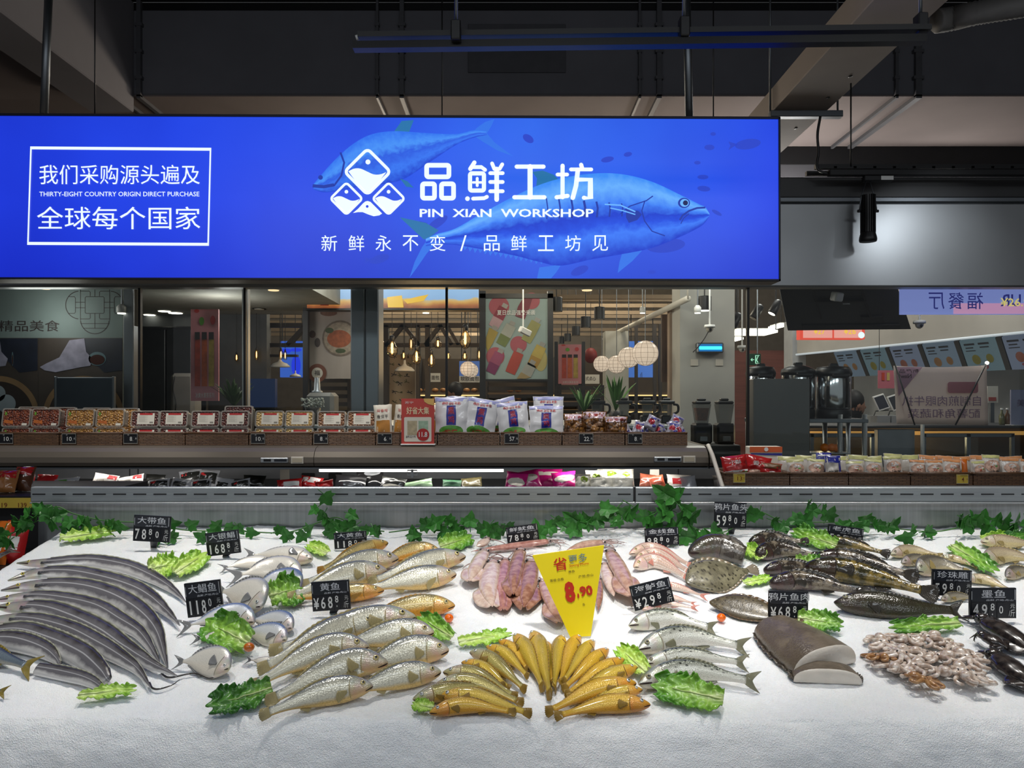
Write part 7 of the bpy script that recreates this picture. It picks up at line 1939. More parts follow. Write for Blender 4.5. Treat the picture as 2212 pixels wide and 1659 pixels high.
# --- small yellow croakers in the fan
mk_sm = (fishmat('skin_small_croaker', '#a89034', '#d4b440', '#e8b840', ('#b4963e', '#d6ac42', '#dc9c34'), .30, .62, 330, None, .26, .1, .2), finmat('fin_small', '#a8842e', '#7a5f26'))
mk_sm2 = (fishmat('skin_small_croaker_orange', '#bf9630', '#dab038', '#e4a42c', ('#c8963c', '#dca238', '#d48c2c'), .3, .6, 330, None, .26, .1, .25), mk_sm[1])
mk_sm3 = (fishmat('skin_small_croaker_silver', '#857a40', '#bdb068', '#d4a840', ('#726c54', '#b8b090', '#c4aa70'), .36, .60, 330, None, .24, .18, .2), mk_sm[1])
Z2 = lambda *p: [(700 + x / 2.989, 1080 + y / 2.989) for x, y in p]
fans = [
 (Z2((680, 1375), (900, 1330), (1190, 1362)), mk_sm2, 42, False, 'lowest at its left end, belly up', {}),
 (Z2((742, 1262), (980, 1280), (1290, 1362)), mk_sm, 46, False, 'second from its lower left end', {}),
 (Z2((572, 1288), (760, 1245), (1120, 1200)), mk_sm3, 50, False, 'furthest left with a silver head and open mouth', {}),
 (Z2((722, 1190), (950, 1185), (1240, 1290)), mk_sm3, 40, False, 'fourth from its lower left end, with a pale eye', {}),
 (Z2((768, 1112), (960, 1130), (1210, 1250)), mk_sm3, 42, False, 'fifth from its lower left end, with a torn gill', {}),
 (Z2((888, 1048), (1030, 1090), (1180, 1200)), mk_sm, 42, False, 'sixth from its lower left end', {}),
 (Z2((943, 980), (1080, 1040), (1275, 1200)), mk_sm3, 44, False, 'seventh from its lower left end, dark eye showing', {}),
 (Z2((1048, 945), (1170, 1000), (1300, 1120)), mk_sm, 46, False, 'eighth from its lower left end', {}),
 (Z2((1130, 905), (1220, 970), (1300, 1075)), mk_sm2, 46, False, 'ninth from its lower left end', {}),
 (Z2((1232, 868), (1310, 980), (1400, 1180)), mk_sm, 52, False, 'just left of its topmost fish', {}),
 (Z2((1350, 850), (1395, 980), (1450, 1220)), mk_sm, 55, True, 'topmost, pointing straight up', {}),
 (Z2((1438, 915), (1450, 1020), (1468, 1160)), mk_sm2, 55, True, 'shortest, in its middle right of the topmost', {}),
 (Z2((1532, 878), (1510, 1000), (1488, 1190)), mk_sm, 55, True, 'left of the yellow price sign foot', {}),
 (Z2((1642, 875), (1580, 1010), (1530, 1165)), mk_sm2, 52, True, 'directly below the yellow price sign foot', {}),
 (Z2((1738, 908), (1650, 1030), (1560, 1150)), mk_sm, 48, True, 'just right of the yellow price sign foot', {}),
 (Z2((1832, 962), (1710, 1070), (1570, 1195)), mk_sm2, 44, True, 'sixth from its lower right end', {}),
 (Z2((1934, 1028), (1780, 1110), (1590, 1235)), mk_sm2, 42, True, 'fifth from its lower right end', {}),
 (Z2((2022, 1078), (1830, 1150), (1610, 1260)), mk_sm, 40, True, 'fourth from its lower right end', {}),
 (Z2((2015, 1182), (1760, 1230), (1480, 1345)), mk_sm2, 44, True, 'third from its lower right end', {}),
 (Z2((2055, 1225), (1880, 1255), (1670, 1345)), mk_sm, 42, True, 'second from its lower right end', {}),
 (Z2((2108, 1322), (1850, 1320), (1540, 1382)), mk_sm2, 40, True, 'lowest at its right end', {}),
]
for k, (pts, mm, ro, fl, lab, kw) in enumerate(fans):
 left = k < 10
 fish('small_croaker', 'small yellow croaker of the fan, ' + lab, 'fish', 'croaker', pts, mm, 'small yellow croakers in a fan', roll=ro, seed=40 + k, deep=.80 if 8 < k < 18 else .86, wide=1.15, N=40, M=22, flip=False, fan=True, eye_m=m_silv)
# --- silver pomfrets
mk_pom = (fishmat('skin_pomfret', '#8f949a', '#dcd8ce', '#e2dacb', ('#8d9094', '#ccc6bc', '#ccbca8'), .2, .55, 420, None, .24, .12, .1, bump=.2), finmat('fin_pomfret', '#8f8e8c', '#66686c'))
mk_pomb = (fishmat('skin_pomfret_blue', '#66799e', '#d0d2d4', '#e0d8ca', ('#7a8492', '#c8c2bc', '#ccb8a6'), .3, .55, 420, None, .24, .12, .1, bump=.2), mk_pom[1])
Z1 = lambda *p: [(x / 2.989, 1080 + y / 2.989) for x, y in p]
pm = dict(name='silver_pomfret', cat='fish', sp='pomfret', group='silver pomfrets', eye_m=m_silv)
fishlist([
 ('silver pomfret highest in the group, beside the small lettuce leaf', Z1((2018, 385), (1850, 355), (1640, 350)), dict(mats=mk_pom, seed=61, roll=30, deep=.66)),
 ('silver pomfret with dark speckles, second from the top, tail spread left', Z1((1945, 480), (1770, 440), (1560, 470)), dict(mats=mk_pom, seed=62, roll=36, deep=.85, tailk=1.2)),
 ('silver pomfret half hidden behind the speckled one', Z1((1760, 400), (1600, 405), (1470, 430)), dict(mats=mk_pom, seed=63, roll=28, deep=.7, parts='tgda')),
 ('blue-backed silver pomfret touching the dark green lettuce', Z1((1935, 575), (1830, 520), (1640, 540)), dict(mats=mk_pomb, seed=64, roll=40, deep=1.0)),
 ('large silver pomfret facing down right, just right of the 大鲳鱼 tag', Z1((1690, 690), (1600, 610), (1440, 570)), dict(mats=mk_pom, seed=65, roll=44, deep=1.15)),
 ('silver pomfret at the lower right corner of the 大鲳鱼 tag', Z1((1642, 790), (1500, 745), (1230, 795)), dict(mats=mk_pomb, seed=66, roll=40, deep=.72)),
 ('silver pomfret below the dark green lettuce, nearest the croakers', Z1((1888, 830), (1780, 775), (1620, 770)), dict(mats=mk_pomb, seed=67, roll=36, deep=.85)),
 ('silver pomfret right of the tomato lettuce', Z1((1850, 905), (1740, 865), (1580, 840)), dict(mats=mk_pomb, seed=68, roll=36, deep=.95)),
 ('silver pomfret mostly under the tomato lettuce, only back and tail showing', Z1((1560, 905), (1440, 880), (1290, 890)), dict(mats=mk_pom, seed=69, roll=34, deep=.8)),
 ('silver pomfret lying nearest the front, tail towards the ribbonfish', Z1((1482, 1090), (1350, 1040), (1180, 1030)), dict(mats=mk_pom, seed=70, roll=40, deep=1.12)),
 ('small silver pomfret whose tail shows below the tomato lettuce', Z1((1830, 1035), (1740, 1040), (1620, 1035)), dict(mats=mk_pom, seed=71, roll=30, deep=.6, parts='tda')),
], **pm)
# --- golden threads
mk_thr = (fishmat('skin_thread', '#c4888a', '#dec4b8', '#e8dad0', ('#c09488', '#dcb8a8', '#e4cec2'), .2, .6, 200, None, .22, .15, .1, stripes=44), finmat('fin_thread', '#cf7a6a', '#d89a8a'))
Z3 = lambda *p: [(1340 + x / 2.537, 1040 + y / 2.537) for x, y in p]
th = dict(name='threadfin_bream', cat='fish', sp='thread', group='pink threadfin breams', mats=mk_thr, roll=48)
fishlist([
 ('pink threadfin bream highest of the upper three, below the 98.80 tag', Z3((48, 398), (180, 368), (370, 450)), dict(seed=81, deep=.75)),
 ('pink threadfin bream in the middle of the upper three', Z3((82, 428), (200, 402), (362, 482)), dict(seed=82, deep=.95)),
 ('pink threadfin bream lowest of the upper three', Z3((72, 470), (190, 438), (350, 512)), dict(seed=83, deep=1.1)),
 ('pink threadfin bream with a long red tail, right of the ¥29.8 tag', Z3((190, 575), (290, 575), (440, 622)), dict(seed=84, deep=.8, tailk=1.3)),
 ('pink threadfin bream behind the lower right corner of the ¥29.8 tag', Z3((200, 620), (300, 640), (390, 665)), dict(seed=85, deep=.8)),
 ('pink threadfin bream under the ¥29.8 tag, above the sea bass', Z3((120, 705), (250, 672), (390, 690)), dict(seed=86, deep=.7)),
], **th)
# --- sea bass
mk_bass = (fishmat('skin_bass', '#6a7066', '#d2d2c8', '#e0dcd2', ('#66685e', '#d0cec2', '#d4c8b8'), .36, .58, 300, ('#2c2e2a', 60.0, .34), .2, .25, .12, bump=.3), finmat('fin_bass', '#8f8c72', '#6a6a56'))
bs = dict(name='sea_bass', cat='fish', sp='bass', group='spotted sea bass', mats=mk_bass, eye_m=m_dkeye)
fishlist([
 ('silver sea bass highest of the four, just below the ¥29.8 tag', Z3((45, 790), (130, 765), (270, 752), (480, 790)), dict(seed=91, roll=52, deep=1.1)),
 ('silver sea bass second from the top, spots along its back', Z3((95, 922), (200, 880), (370, 850), (640, 890)), dict(seed=92, roll=52, deep=1.0)),
 ('silver sea bass third from the top', Z3((115, 1000), (230, 975), (380, 955), (640, 985)), dict(seed=93, roll=52, deep=.85)),
 ('silver sea bass at the front, behind the big lettuce leaf', Z3((98, 1110), (220, 1065), (400, 1040), (690, 1080)), dict(seed=94, roll=54, deep=1.0)),
], **bs)
# --- dark rockfish
mk_rock = (fishmat('skin_rockfish', '#24201b', '#332c26', '#5a4a42', ('#1c1814', '#2e2722', '#4c3a36'), .3, .7, 140, None, .16, .05, .3, blot='#7a7060', blsc=38, coat=.25), finmat('fin_rock', '#1f1c18', '#3c362c'), 'dk')
mk_rockg = (fishmat('skin_rockfish_green', '#1f1e12', '#35321c', '#4e4626', ('#1c1a12', '#302b20', '#4a3c30'), .3, .7, 140, None, .16, .05, .3, blot='#86723a', blsc=34, coat=.25), mk_rock[1], 'dk')
rk = dict(name='rockfish', cat='fish', sp='rock', group='dark mottled rockfish', eye_m=m_dkeye)
fishlist([
 ('dark rockfish highest at the left, half under the bright lettuce leaf', Z3((708, 335), (820, 315), (990, 325)), dict(mats=mk_rock, seed=101, roll=42, deep=1.0)),
 ('dark rockfish second at the left, belly towards the camera', Z3((745, 400), (870, 375), (1050, 400)), dict(mats=mk_rock, seed=102, roll=48, deep=1.25)),
 ('dark rockfish highest at the right, under the 老虎 tag', Z3((1088, 330), (1210, 335), (1430, 385)), dict(mats=mk_rockg, seed=103, roll=40, deep=.85)),
 ('long dark rockfish lying below the bright lettuce leaf', Z3((1050, 425), (1230, 425), (1560, 500)), dict(mats=mk_rock, seed=104, roll=42, deep=.85)),
 ('dark rockfish whose head lies left of the crumpled lettuce', Z3((788, 488), (900, 470), (1120, 470)), dict(mats=mk_rock, seed=105, roll=42, deep=.85)),
 ('largest greenish rockfish, right of the crumpled lettuce', Z3((1010, 470), (1250, 495), (1650, 590)), dict(mats=mk_rockg, seed=106, roll=40, deep=.95)),
 ('front dark rockfish with pink lips and spread side fin', Z3((818, 560), (1000, 545), (1300, 600)), dict(mats=mk_rock, seed=107, roll=44, deep=.9)),
], **rk)
mk_lf = (fishmat('skin_long_dark', '#25241a', '#343024', '#4a4030', ('#25241c', '#343026', '#40382a'), .3, .75, 220, None, .2, .05, .3, blot='#3c3a2c', blsc=30, coat=.2), mk_rock[1], 'dk')
fish('dark_flounder', 'long dark olive fish with a tapering tail, left of the 墨鱼 tag', 'fish', 'bass', Z3((1170, 662), (1350, 668), (1560, 690), (1820, 700)), mk_lf, None, roll=34, deep=1.15, seed=110, parts='etdpm', eye_m=m_dkeye)
# --- pale croakers at the right
mk_pale = (fishmat('skin_pale', '#9a8a74', '#c4b494', '#d2bf8a', ('#8c8478', '#bcb0a0', '#cbb98e'), .34, .56, 300, None, .24, .15, .15), finmat('fin_pale', '#b09a5e', '#8a7a4e'))
mk_palg = (fishmat('skin_pale_grey', '#5f5a50', '#a09886', '#c4b48c', ('#5f5a54', '#a09a90', '#b8a888'), .4, .66, 300, None, .24, .15, .15), mk_pale[1])
fishlist([
 ('pale golden fish furthest left in the right-hand group', Z3((1480, 400), (1600, 380), (1740, 400)), dict(mats=mk_pale, seed=121, deep=1.0)),
 ('pale grey fish below the furthest left pale one', Z3((1540, 448), (1640, 425), (1760, 440)), dict(mats=mk_palg, seed=122, deep=1.1)),
 ('deep grey fish just above the 珍珠雕 tag', Z3((1625, 490), (1740, 450), (1880, 480)), dict(mats=mk_palg, seed=123, deep=1.5)),
 ('yellowish fish beside the long thin lettuce leaf', Z3((1748, 412), (1840, 425), (1940, 465)), dict(mats=mk_pale, seed=124, deep=.9)),
 ('large pale fish topmost at the right picture edge', Z3((1975, 330), (2090, 330), (2290, 345)), dict(mats=mk_pale, seed=125, deep=1.1)),
 ('large pale fish with a dark eye, second at the right picture edge', Z3((1990, 435), (2100, 405), (2300, 430)), dict(mats=mk_pale, seed=126, deep=1.2)),
 ('pale fish with an open mouth, third at the right picture edge', Z3((2112, 522), (2190, 495), (2330, 510)), dict(mats=mk_palg, seed=127, deep=1.2)),
 ('yellow-bellied fish right of the 珍珠雕 tag', Z3((1880, 530), (2000, 540), (2130, 590)), dict(mats=mk_pale, seed=128, deep=1.0)),
 ('grey fish with a pink mouth below the 珍珠雕 tag', Z3((1758, 648), (1850, 630), (1960, 640)), dict(mats=mk_palg, seed=129, deep=1.0)),
], name='pale_croaker', cat='fish', sp='croaker', group='pale fish at the right', roll=46, eye_m=m_dkeye)
# --- amberjacks cut by the left edge
mk_jack = (fishmat('skin_jack', '#2e3a4c', '#6f7c88', '#a8a69c', ('#3a3f48', '#7c8288', '#a09a90'), .3, .68, 300, None, .2, .25, .1), finmat('fin_jack', '#a08a3a', '#6e6230'))
fishlist([
 ('blue-backed fish with a yellow tail, cut by the left picture edge', Z1((-420, 960), (-150, 975), (160, 1060)), dict(mats=mk_jack, seed=131, deep=.9, tailk=1.2)),
 ('fish at the lower left edge of which only the yellowish tail shows', Z1((-420, 1190), (-200, 1210), (0, 1235)), dict(mats=mk_jack, seed=132, deep=.7)),
], name='blue_jack', cat='fish', sp='bass', roll=34, group='blue fish with yellow tails')
# --- ribbonfish: long flat bands
mk_rib = fishmat('skin_ribbon', '#3a3634', '#716f74', '#dcdad8', ('#5a5652', '#96928e', '#c4beb2'), .30, .60, 500, None, .2, .2, .34, bump=.15, coat=.2, line=('#c9c9cc', .42))
m_ribfin = finmat('fin_ribbon', '#b0b09a', '#8e8e80')
def ribbon(label, pts, wpx, seed, blunt=False, roll=36, taillen=.14, head=True):
 P0 = [ice(x, y, .03) for x, y in pts]
 Dm = P0[len(P0) // 2].y
 half = wpx / F * Dm / 2 * 1.3
 w = half * .46
 h = half * math.sin(R(roll)) * .7 + w * .75
 sl = spline([ice(x, y, h) for x, y in pts], 90)
 acc = [0.0]
 for i in range(89): acc.append(acc[-1] + (sl[i + 1] - sl[i]).length)
 LL = acc[-1]
 t_ = thing('ribbonfish', label, 'fish', sl[40] - ICE_N * h, 'silver ribbonfish')
 rr = R(roll)
 def prof(t):
  f = smoothprof([0, .02, .06, .12, .2, .4, .6, .8, .92, 1], [.1, .25, .5, .72, .92, 1, .95, .62 if not blunt else .85, .32 if not blunt else .7, .06 if not blunt else .4])(t) if head else smoothprof([0, .2, .5, .8, 1], [.9, 1, .95, .6, .08])(t)
  return f
 def fr(i):
  T = (sl[min(89, i + 1)] - sl[max(0, i - 1)]).normalized(); S = ICE_N.cross(T).normalized()
  if S.dot(ICE_U + Vector((.35, 0, 0))) < 0: S = -S
  N_ = S.cross(T).normalized()
  if N_.dot(ICE_N) < 0: N_ = -N_
  return T, S * math.cos(rr) + N_ * math.sin(rr), N_ * math.cos(rr) - S * math.sin(rr)
 FR = [fr(i) for i in range(90)]
 def surf(t, v, l=0.0, side=1):
  i = min(89, max(0, t * 89)); k = int(i); k2 = min(89, k + 1); f = i - k
  c = sl[k].lerp(sl[k2], f); T, D_, Fl = FR[k]
  a = math.pi * v; p = prof(t)
  sink = ICE_N * (h * .6 * max(0, t - .75) * 3)
  return c + D_ * half * p * math.cos(a) + Fl * side * (w * p * abs(math.sin(a)) ** .9 + l) - sink
 M = 20; vs, at, fs, hd = [], [], [], []
 for i in range(90):
  for k in range(M):
   a = 2 * k / M; v = a if a <= 1 else 2 - a
   vs.append(surf(i / 89, v, 0, 1 if a <= 1 else -1)); at.append((acc[i], v)); hd.append(1.0 if head and i < 12 else 0.0)
 for i in range(89):
  for k in range(M): fs.append((i * M + k, i * M + (k + 1) % M, (i + 1) * M + (k + 1) % M, (i + 1) * M + k))
 fs += [tuple(range(M))[::-1], tuple(range(89 * M, 90 * M))]
 mb = MB(); mb.add(vs, fs, at)
 o = mb.build('body', mk_rib, t_, True)
 ha = o.data.attributes.new('head', 'FLOAT', 'POINT'); ha.data.foreach_set('value', np.array(hd, dtype=np.float32))
 def df(u, v):
  t = .14 + .8 * u; i = int(t * 89); T, D_, Fl = FR[i]
  return surf(t, 0.02) + D_ * half * .2 * v * math.sin(math.pi * min(1, u + .1)) ** .4 * (.85 + .15 * math.sin(u * 160)) + Fl * .05 * half * v
 MB().grid(df, 80, 3).build('dorsal_fin', m_ribfin, t_, True, solid=.0015)
 if head:
  re = half * .2; pc = surf(.055, .34)
  Fl = FR[5][2]; T = FR[5][0]; y_ = Fl.cross(T)
  M3 = Matrix((T, y_, Fl)).transposed()
  ey = MB().ball(pc, (re, re, re * .5), 14, M3).build('eye', mat('iris_yellow', '#b9a83a', .2, coat=1), t_, True)
  MB().ball(pc + Fl * re * .3, (re * .55, re * .55, re * .28), 10, M3).build('pupil', m_pupil, ey, True)
  MB().grid(lambda u, v: surf(.004 + .055 * u, .56 + .03 * u + (v - .5) * .12, .001), 8, 3).build('mouth', m_mouth, t_, True)
  MB().grid(lambda u, v: surf(.115 + .06 * u, .58 + (v - .5) * .16 * (1 - u), .003 + .006 * u), 6, 4).build('pectoral_fin', finmat('fin_ribbon_dark', '#3a3a40', '#55555c') if 'frd' not in _MATS else _MATS['frd'], t_, True, solid=.001)
 return t_
_MATS['frd'] = finmat('fin_ribbon_dark', '#3a3a40', '#55555c')
ribbon('silver ribbonfish furthest back, running behind the lettuce pair', Z1((108, 408), (300, 408), (580, 396), (800, 430), (960, 490), (1110, 570), (1200, 645)), 24, 1)
ribbon('silver ribbonfish second from the back, with a bright yellow eye', Z1((50, 522), (220, 478), (430, 474), (660, 515), (890, 590), (1060, 700), (1160, 790)), 30, 2)
ribbon('silver ribbonfish third from the back, with a long white belly', Z1((5, 585), (200, 558), (450, 562), (670, 608), (870, 710), (1010, 850), (1080, 1060)), 34, 3)
ribbon('silver ribbonfish fourth from the back, head cut by the left edge', Z1((-60, 650), (200, 625), (430, 650), (620, 695), (770, 780), (900, 860), (990, 970), (1035, 1050)), 28, 4)
ribbon('silver ribbonfish fifth from the back, its thin tail running under the nearest pomfret', Z1((-40, 690), (250, 705), (450, 765), (640, 855), (800, 960), (960, 1042), (1140, 1112)), 38, 5)
ribbon('silver ribbonfish sixth from the back, tail curling forward', Z1((-120, 780), (150, 775), (420, 835), (620, 930), (780, 1020), (890, 1090), (970, 1190)), 32, 6)
ribbon('broad silver ribbonfish with a blunt cut tail at the front', Z1((-200, 880), (100, 858), (330, 920), (520, 1005), (640, 1090), (690, 1140)), 42, 7, True)
ribbon('silver ribbonfish partly under the yellow-tailed fish', Z1((-160, 920), (60, 910), (230, 950), (350, 1010), (390, 1060)), 34, 8, True, head=False)
ribbon('short grey ribbonfish piece lowest at the front', Z1((240, 1090), (400, 1120), (540, 1155), (640, 1200), (712, 1240)), 24, 9, False, head=False)
for k, pts in enumerate((Z1((1035, 1100), (1060, 1135), (1110, 1145), (1250, 1120), (1360, 1150), (1475, 1100)), Z1((965, 1180), (985, 1215), (1030, 1220), (1110, 1195), (1160, 1160)))):
 MB().tube([ice(x, y, .004) for x, y in [(q.x, q.y) for q in spline([(a, b, 0) for a, b in pts], 40)]], [.0022 * (1 - i / 44) + .0004 for i in range(40)], 6).build('ribbonfish_tail', mk_rib, None, True, 'dark thread-like ribbonfish tail curling on the ice, ' + ('under the nearest pomfret', 'in front of the others')[k], 'fish tail')
# ------------------------------------------------------------------ flatfish, cut fish, squid, octopus
SPEC['flat'] = dict(t=[0, .02, .06, .14, .25, .4, .55, .7, .85, .95, 1], top=[.02, .06, .11, .19, .27, .31, .29, .22, .11, .05, .045], bot=[.02, .06, .11, .19, .27, .31, .29, .22, .11, .05, .045],
     w=[.012, .022, .032, .045, .055, .058, .052, .04, .026, .014, .01], eye=(.07, .38, .018), mouth=(0, .05, .6), gill=.2, tail=('round', .16, .09), dors=(.07, .96, .06), anal=(.2, .96, .06), pec=(.24, .55, .1))
SPEC['cut'] = dict(t=[0, .02, .08, .2, .35, .5, .65, .8, .92, 1], top=[.02, .06, .12, .2, .255, .28, .27, .235, .2, .18], bot=[.02, .06, .10, .15, .18, .19, .18, .17, .16, .15],
                   w=[.02, .05, .09, .14, .17, .18, .17, .15, .12, .10], eye=(.16, .34, .02), mouth=(0, .12, .6), gill=.62, tail=('round', .1, .1), dors=(.5, .98, .05), anal=(.8, .9, .05), pec=(.7, .7, .18))
mk_fl1 = (fishmat('skin_flounder_mottled', '#6a6654', '#625d4a', '#7a745e', None, .3, .8, 240, ('#3c382c', 60.0, .9), .3, .02, .3, bump=.12, blot='#7d7860', blsc=30, coat=.2), finmat('fin_flat', '#6a6450', '#8a7a66'))
mk_fl2 = (fishmat('skin_flounder_brown', '#4a4232', '#4e4636', '#5a4f3c', None, .3, .8, 260, ('#332c22', 70.0, .9), .3, .02, .2, bump=.12, blot='#645a44', blsc=26, coat=.2), finmat('fin_flat_brown', '#6a5238', '#4a3c2a'))
mk_hd = (fishmat('skin_fishhead', '#2c2822', '#3a342c', '#6a625a', ('#2c2822', '#3e382f', '#6a625a'), .3, .8, 120, None, .22, .02, .3, blot='#68625a', blsc=30, coat=.2), finmat('fin_head', '#3a3530', '#57504a'), 'dk')
fish('flounder', 'round mottled grey-green flounder lying right of the pink breams', 'fish', 'flat', Z3((362, 555), (520, 512), (700, 478)), mk_fl1, None, roll=24, deep=.86, seed=141, parts='etda', eye_m=m_dkeye)
fish('flounder', 'brown pointed flounder half behind the 鸦片鱼肉 tag', 'fish', 'flat', Z3((488, 662), (680, 690), (930, 760)), mk_fl2, None, roll=22, deep=.62, seed=142, parts='etda', eye_m=m_dkeye)
fish('fish_head', 'big dark cut fish head below the 鸦片鱼头 tag', 'fish head', 'cut', Z3((374, 392), (520, 370), (680, 400)), mk_hd, None, roll=50, deep=.92, seed=143, parts='egdpm', eye_m=m_dkeye)
fish('dark_fish_tail', 'dark fish edge at the far left behind the ribbonfish', 'fish', 'bass', Z1((-240, 520), (-120, 420), (60, 330)), mk_hd, None, roll=30, deep=.8, seed=144, parts='td')
m_halskin = fishmat('skin_halibut', '#5e5346', '#665a4c', '#6e6252', None, .3, .8, 330, None, .3, .05, .3, bump=.4, blot='#726656', blsc=14, coat=.12)
m_flesh = mat('fish_flesh', '#d8d0c4', .35, var=.08, vscale=25, bump=.3, bscale=90, coat=.4, sss=.2)
def loft(label, name, px0, px1, w0, w1, t0, t1, face, n=26, dome=1.0, cat='fish'):
 """Half-domed piece of fish lying on the ice from px0 (narrow) to px1 (cut face)."""
 a, b = ice(*px0, .0), ice(*px1, .0)
 T = (b - a).normalized(); S = T.cross(ICE_N).normalized()
 t_ = thing(name, label, cat, (a + b) / 2)
 def ring(u):
  w = w0 + (w1 - w0) * math.sin(min(1, u * 1.02) * math.pi / 2) ** .8; h = t0 + (t1 - t0) * math.sin(u * math.pi / 2) ** .8
  if u < .12: w *= (.35 + .65 * math.sqrt(u / .12)); h *= (.4 + .6 * math.sqrt(u / .12))
  c = a.lerp(b, u) + ICE_N * .004; out = []
  for k in range(28):
   an = 2 * math.pi * k / 28; ca, sa = math.cos(an), math.sin(an)
   x = math.copysign(abs(ca) ** .8, ca) * w * (1 + .02 * noise.noise((u * 5, an, 2)))
   z = h * ((abs(sa) ** .9) if sa > 0 else -.0) + (0 if sa > 0 else -.004)
   out.append(c + S * x + ICE_N * z - T * (.15 * w * 0) )
  return out
 vs, at, fs = [], [], []
 for i in range(n):
  u = i / (n - 1)
  for k, p in enumerate(ring(u)): vs.append(p); at.append((u * (b - a).length, abs(k - 7) / 14))
 for i in range(n - 1):
  for k in range(28): fs.append((i * 28 + k, (i + 1) * 28 + k, (i + 1) * 28 + (k + 1) % 28, i * 28 + (k + 1) % 28))
 fs.append(tuple(range(28)))
 mb = MB(); mb.add(vs, fs, at); mb.build('skin', m_halskin, t_, True)
 r1 = ring(1.0); cen = sum(r1, Vector()) / 28
 mb = MB()
 vs = []
 for q, l in ((1.0, .0), (.94, .003), (.55, .006), (.1, .004)):
  vs += [cen + (p - cen) * q + T * l for p in r1]
 fs = [(i * 28 + k, i * 28 + (k + 1) % 28, (i + 1) * 28 + (k + 1) % 28, (i + 1) * 28 + k) for i in range(3) for k in range(28)] + [tuple(range(84, 112))]
 mb.add(vs, fs); mb.build('cut_flesh', m_flesh, t_, True)
 mb = MB()
 for s in (-1, 1):
  mb.grid(lambda u, v: a.lerp(b, .1 + .88 * u) + S * s * ((w0 + (w1 - w0) * math.sin(min(1, .1 + .9 * u) * math.pi / 2) ** .8) * .97 + .010 * v * (.4 + .6 * math.sin(math.pi * u))) + ICE_N * (.006 + .004 * math.sin(u * 40) * v), 40, 4)
 mb.build('fringe_fin', finmat('fin_halibut', '#3a332b', '#574c40'), t_, True, solid=.002)
 return t_
q3 = lambda x, y: (1340 + x / 2.537, 1040 + y / 2.537)
loft('large brown halibut piece with a pale cut face turned to the front', 'halibut_piece', q3(800, 800), q3(1120, 1030), .045, .088, .035, .052, 1)
loft('second pale halibut slice lying in front of the large cut piece', 'halibut_slice', q3(1100, 1045), q3(1135, 1105), .066, .072, .026, .030, 1, 8)
def sqmat(name, c, c2, pat=20):
 m = mat(name, c, .22, var=.18, vscale=pat, coat=.7, sss=.15)
 nt = m.node_tree; b = nt.nodes['Principled BSDF']
 n = nd(nt, 'ShaderNodeTexNoise', Scale=float(pat * 3), Detail=6.0); tc = nd(nt, 'ShaderNodeTexCoord'); nt.links.new(tc.outputs['Object'], n.inputs['Vector'])
 r = ramp(nt, [(.4, lin(c)), (.62, lin(c2))]); nt.links.new(n.outputs['Fac'], r.inputs[0]); nt.links.new(r.outputs[0], b.inputs['Base Color'])
 return m
SQ = {'pale': sqmat('squid_pale', '#d6c2b4', '#c0a294'), 'pink': sqmat('squid_pink', '#b8877a', '#98645a'), 'brown': sqmat('squid_brown', '#a87e68', '#875a48'), 'tan': sqmat('squid_tan', '#c09e8c', '#a47c6c'), 'ink': sqmat('cuttle_dark', '#3c3430', '#1e1a1a', 26)}
m_sqarm = mat('squid_arm', '#a08884', .2, var=.2, vscale=30, coat=.7)
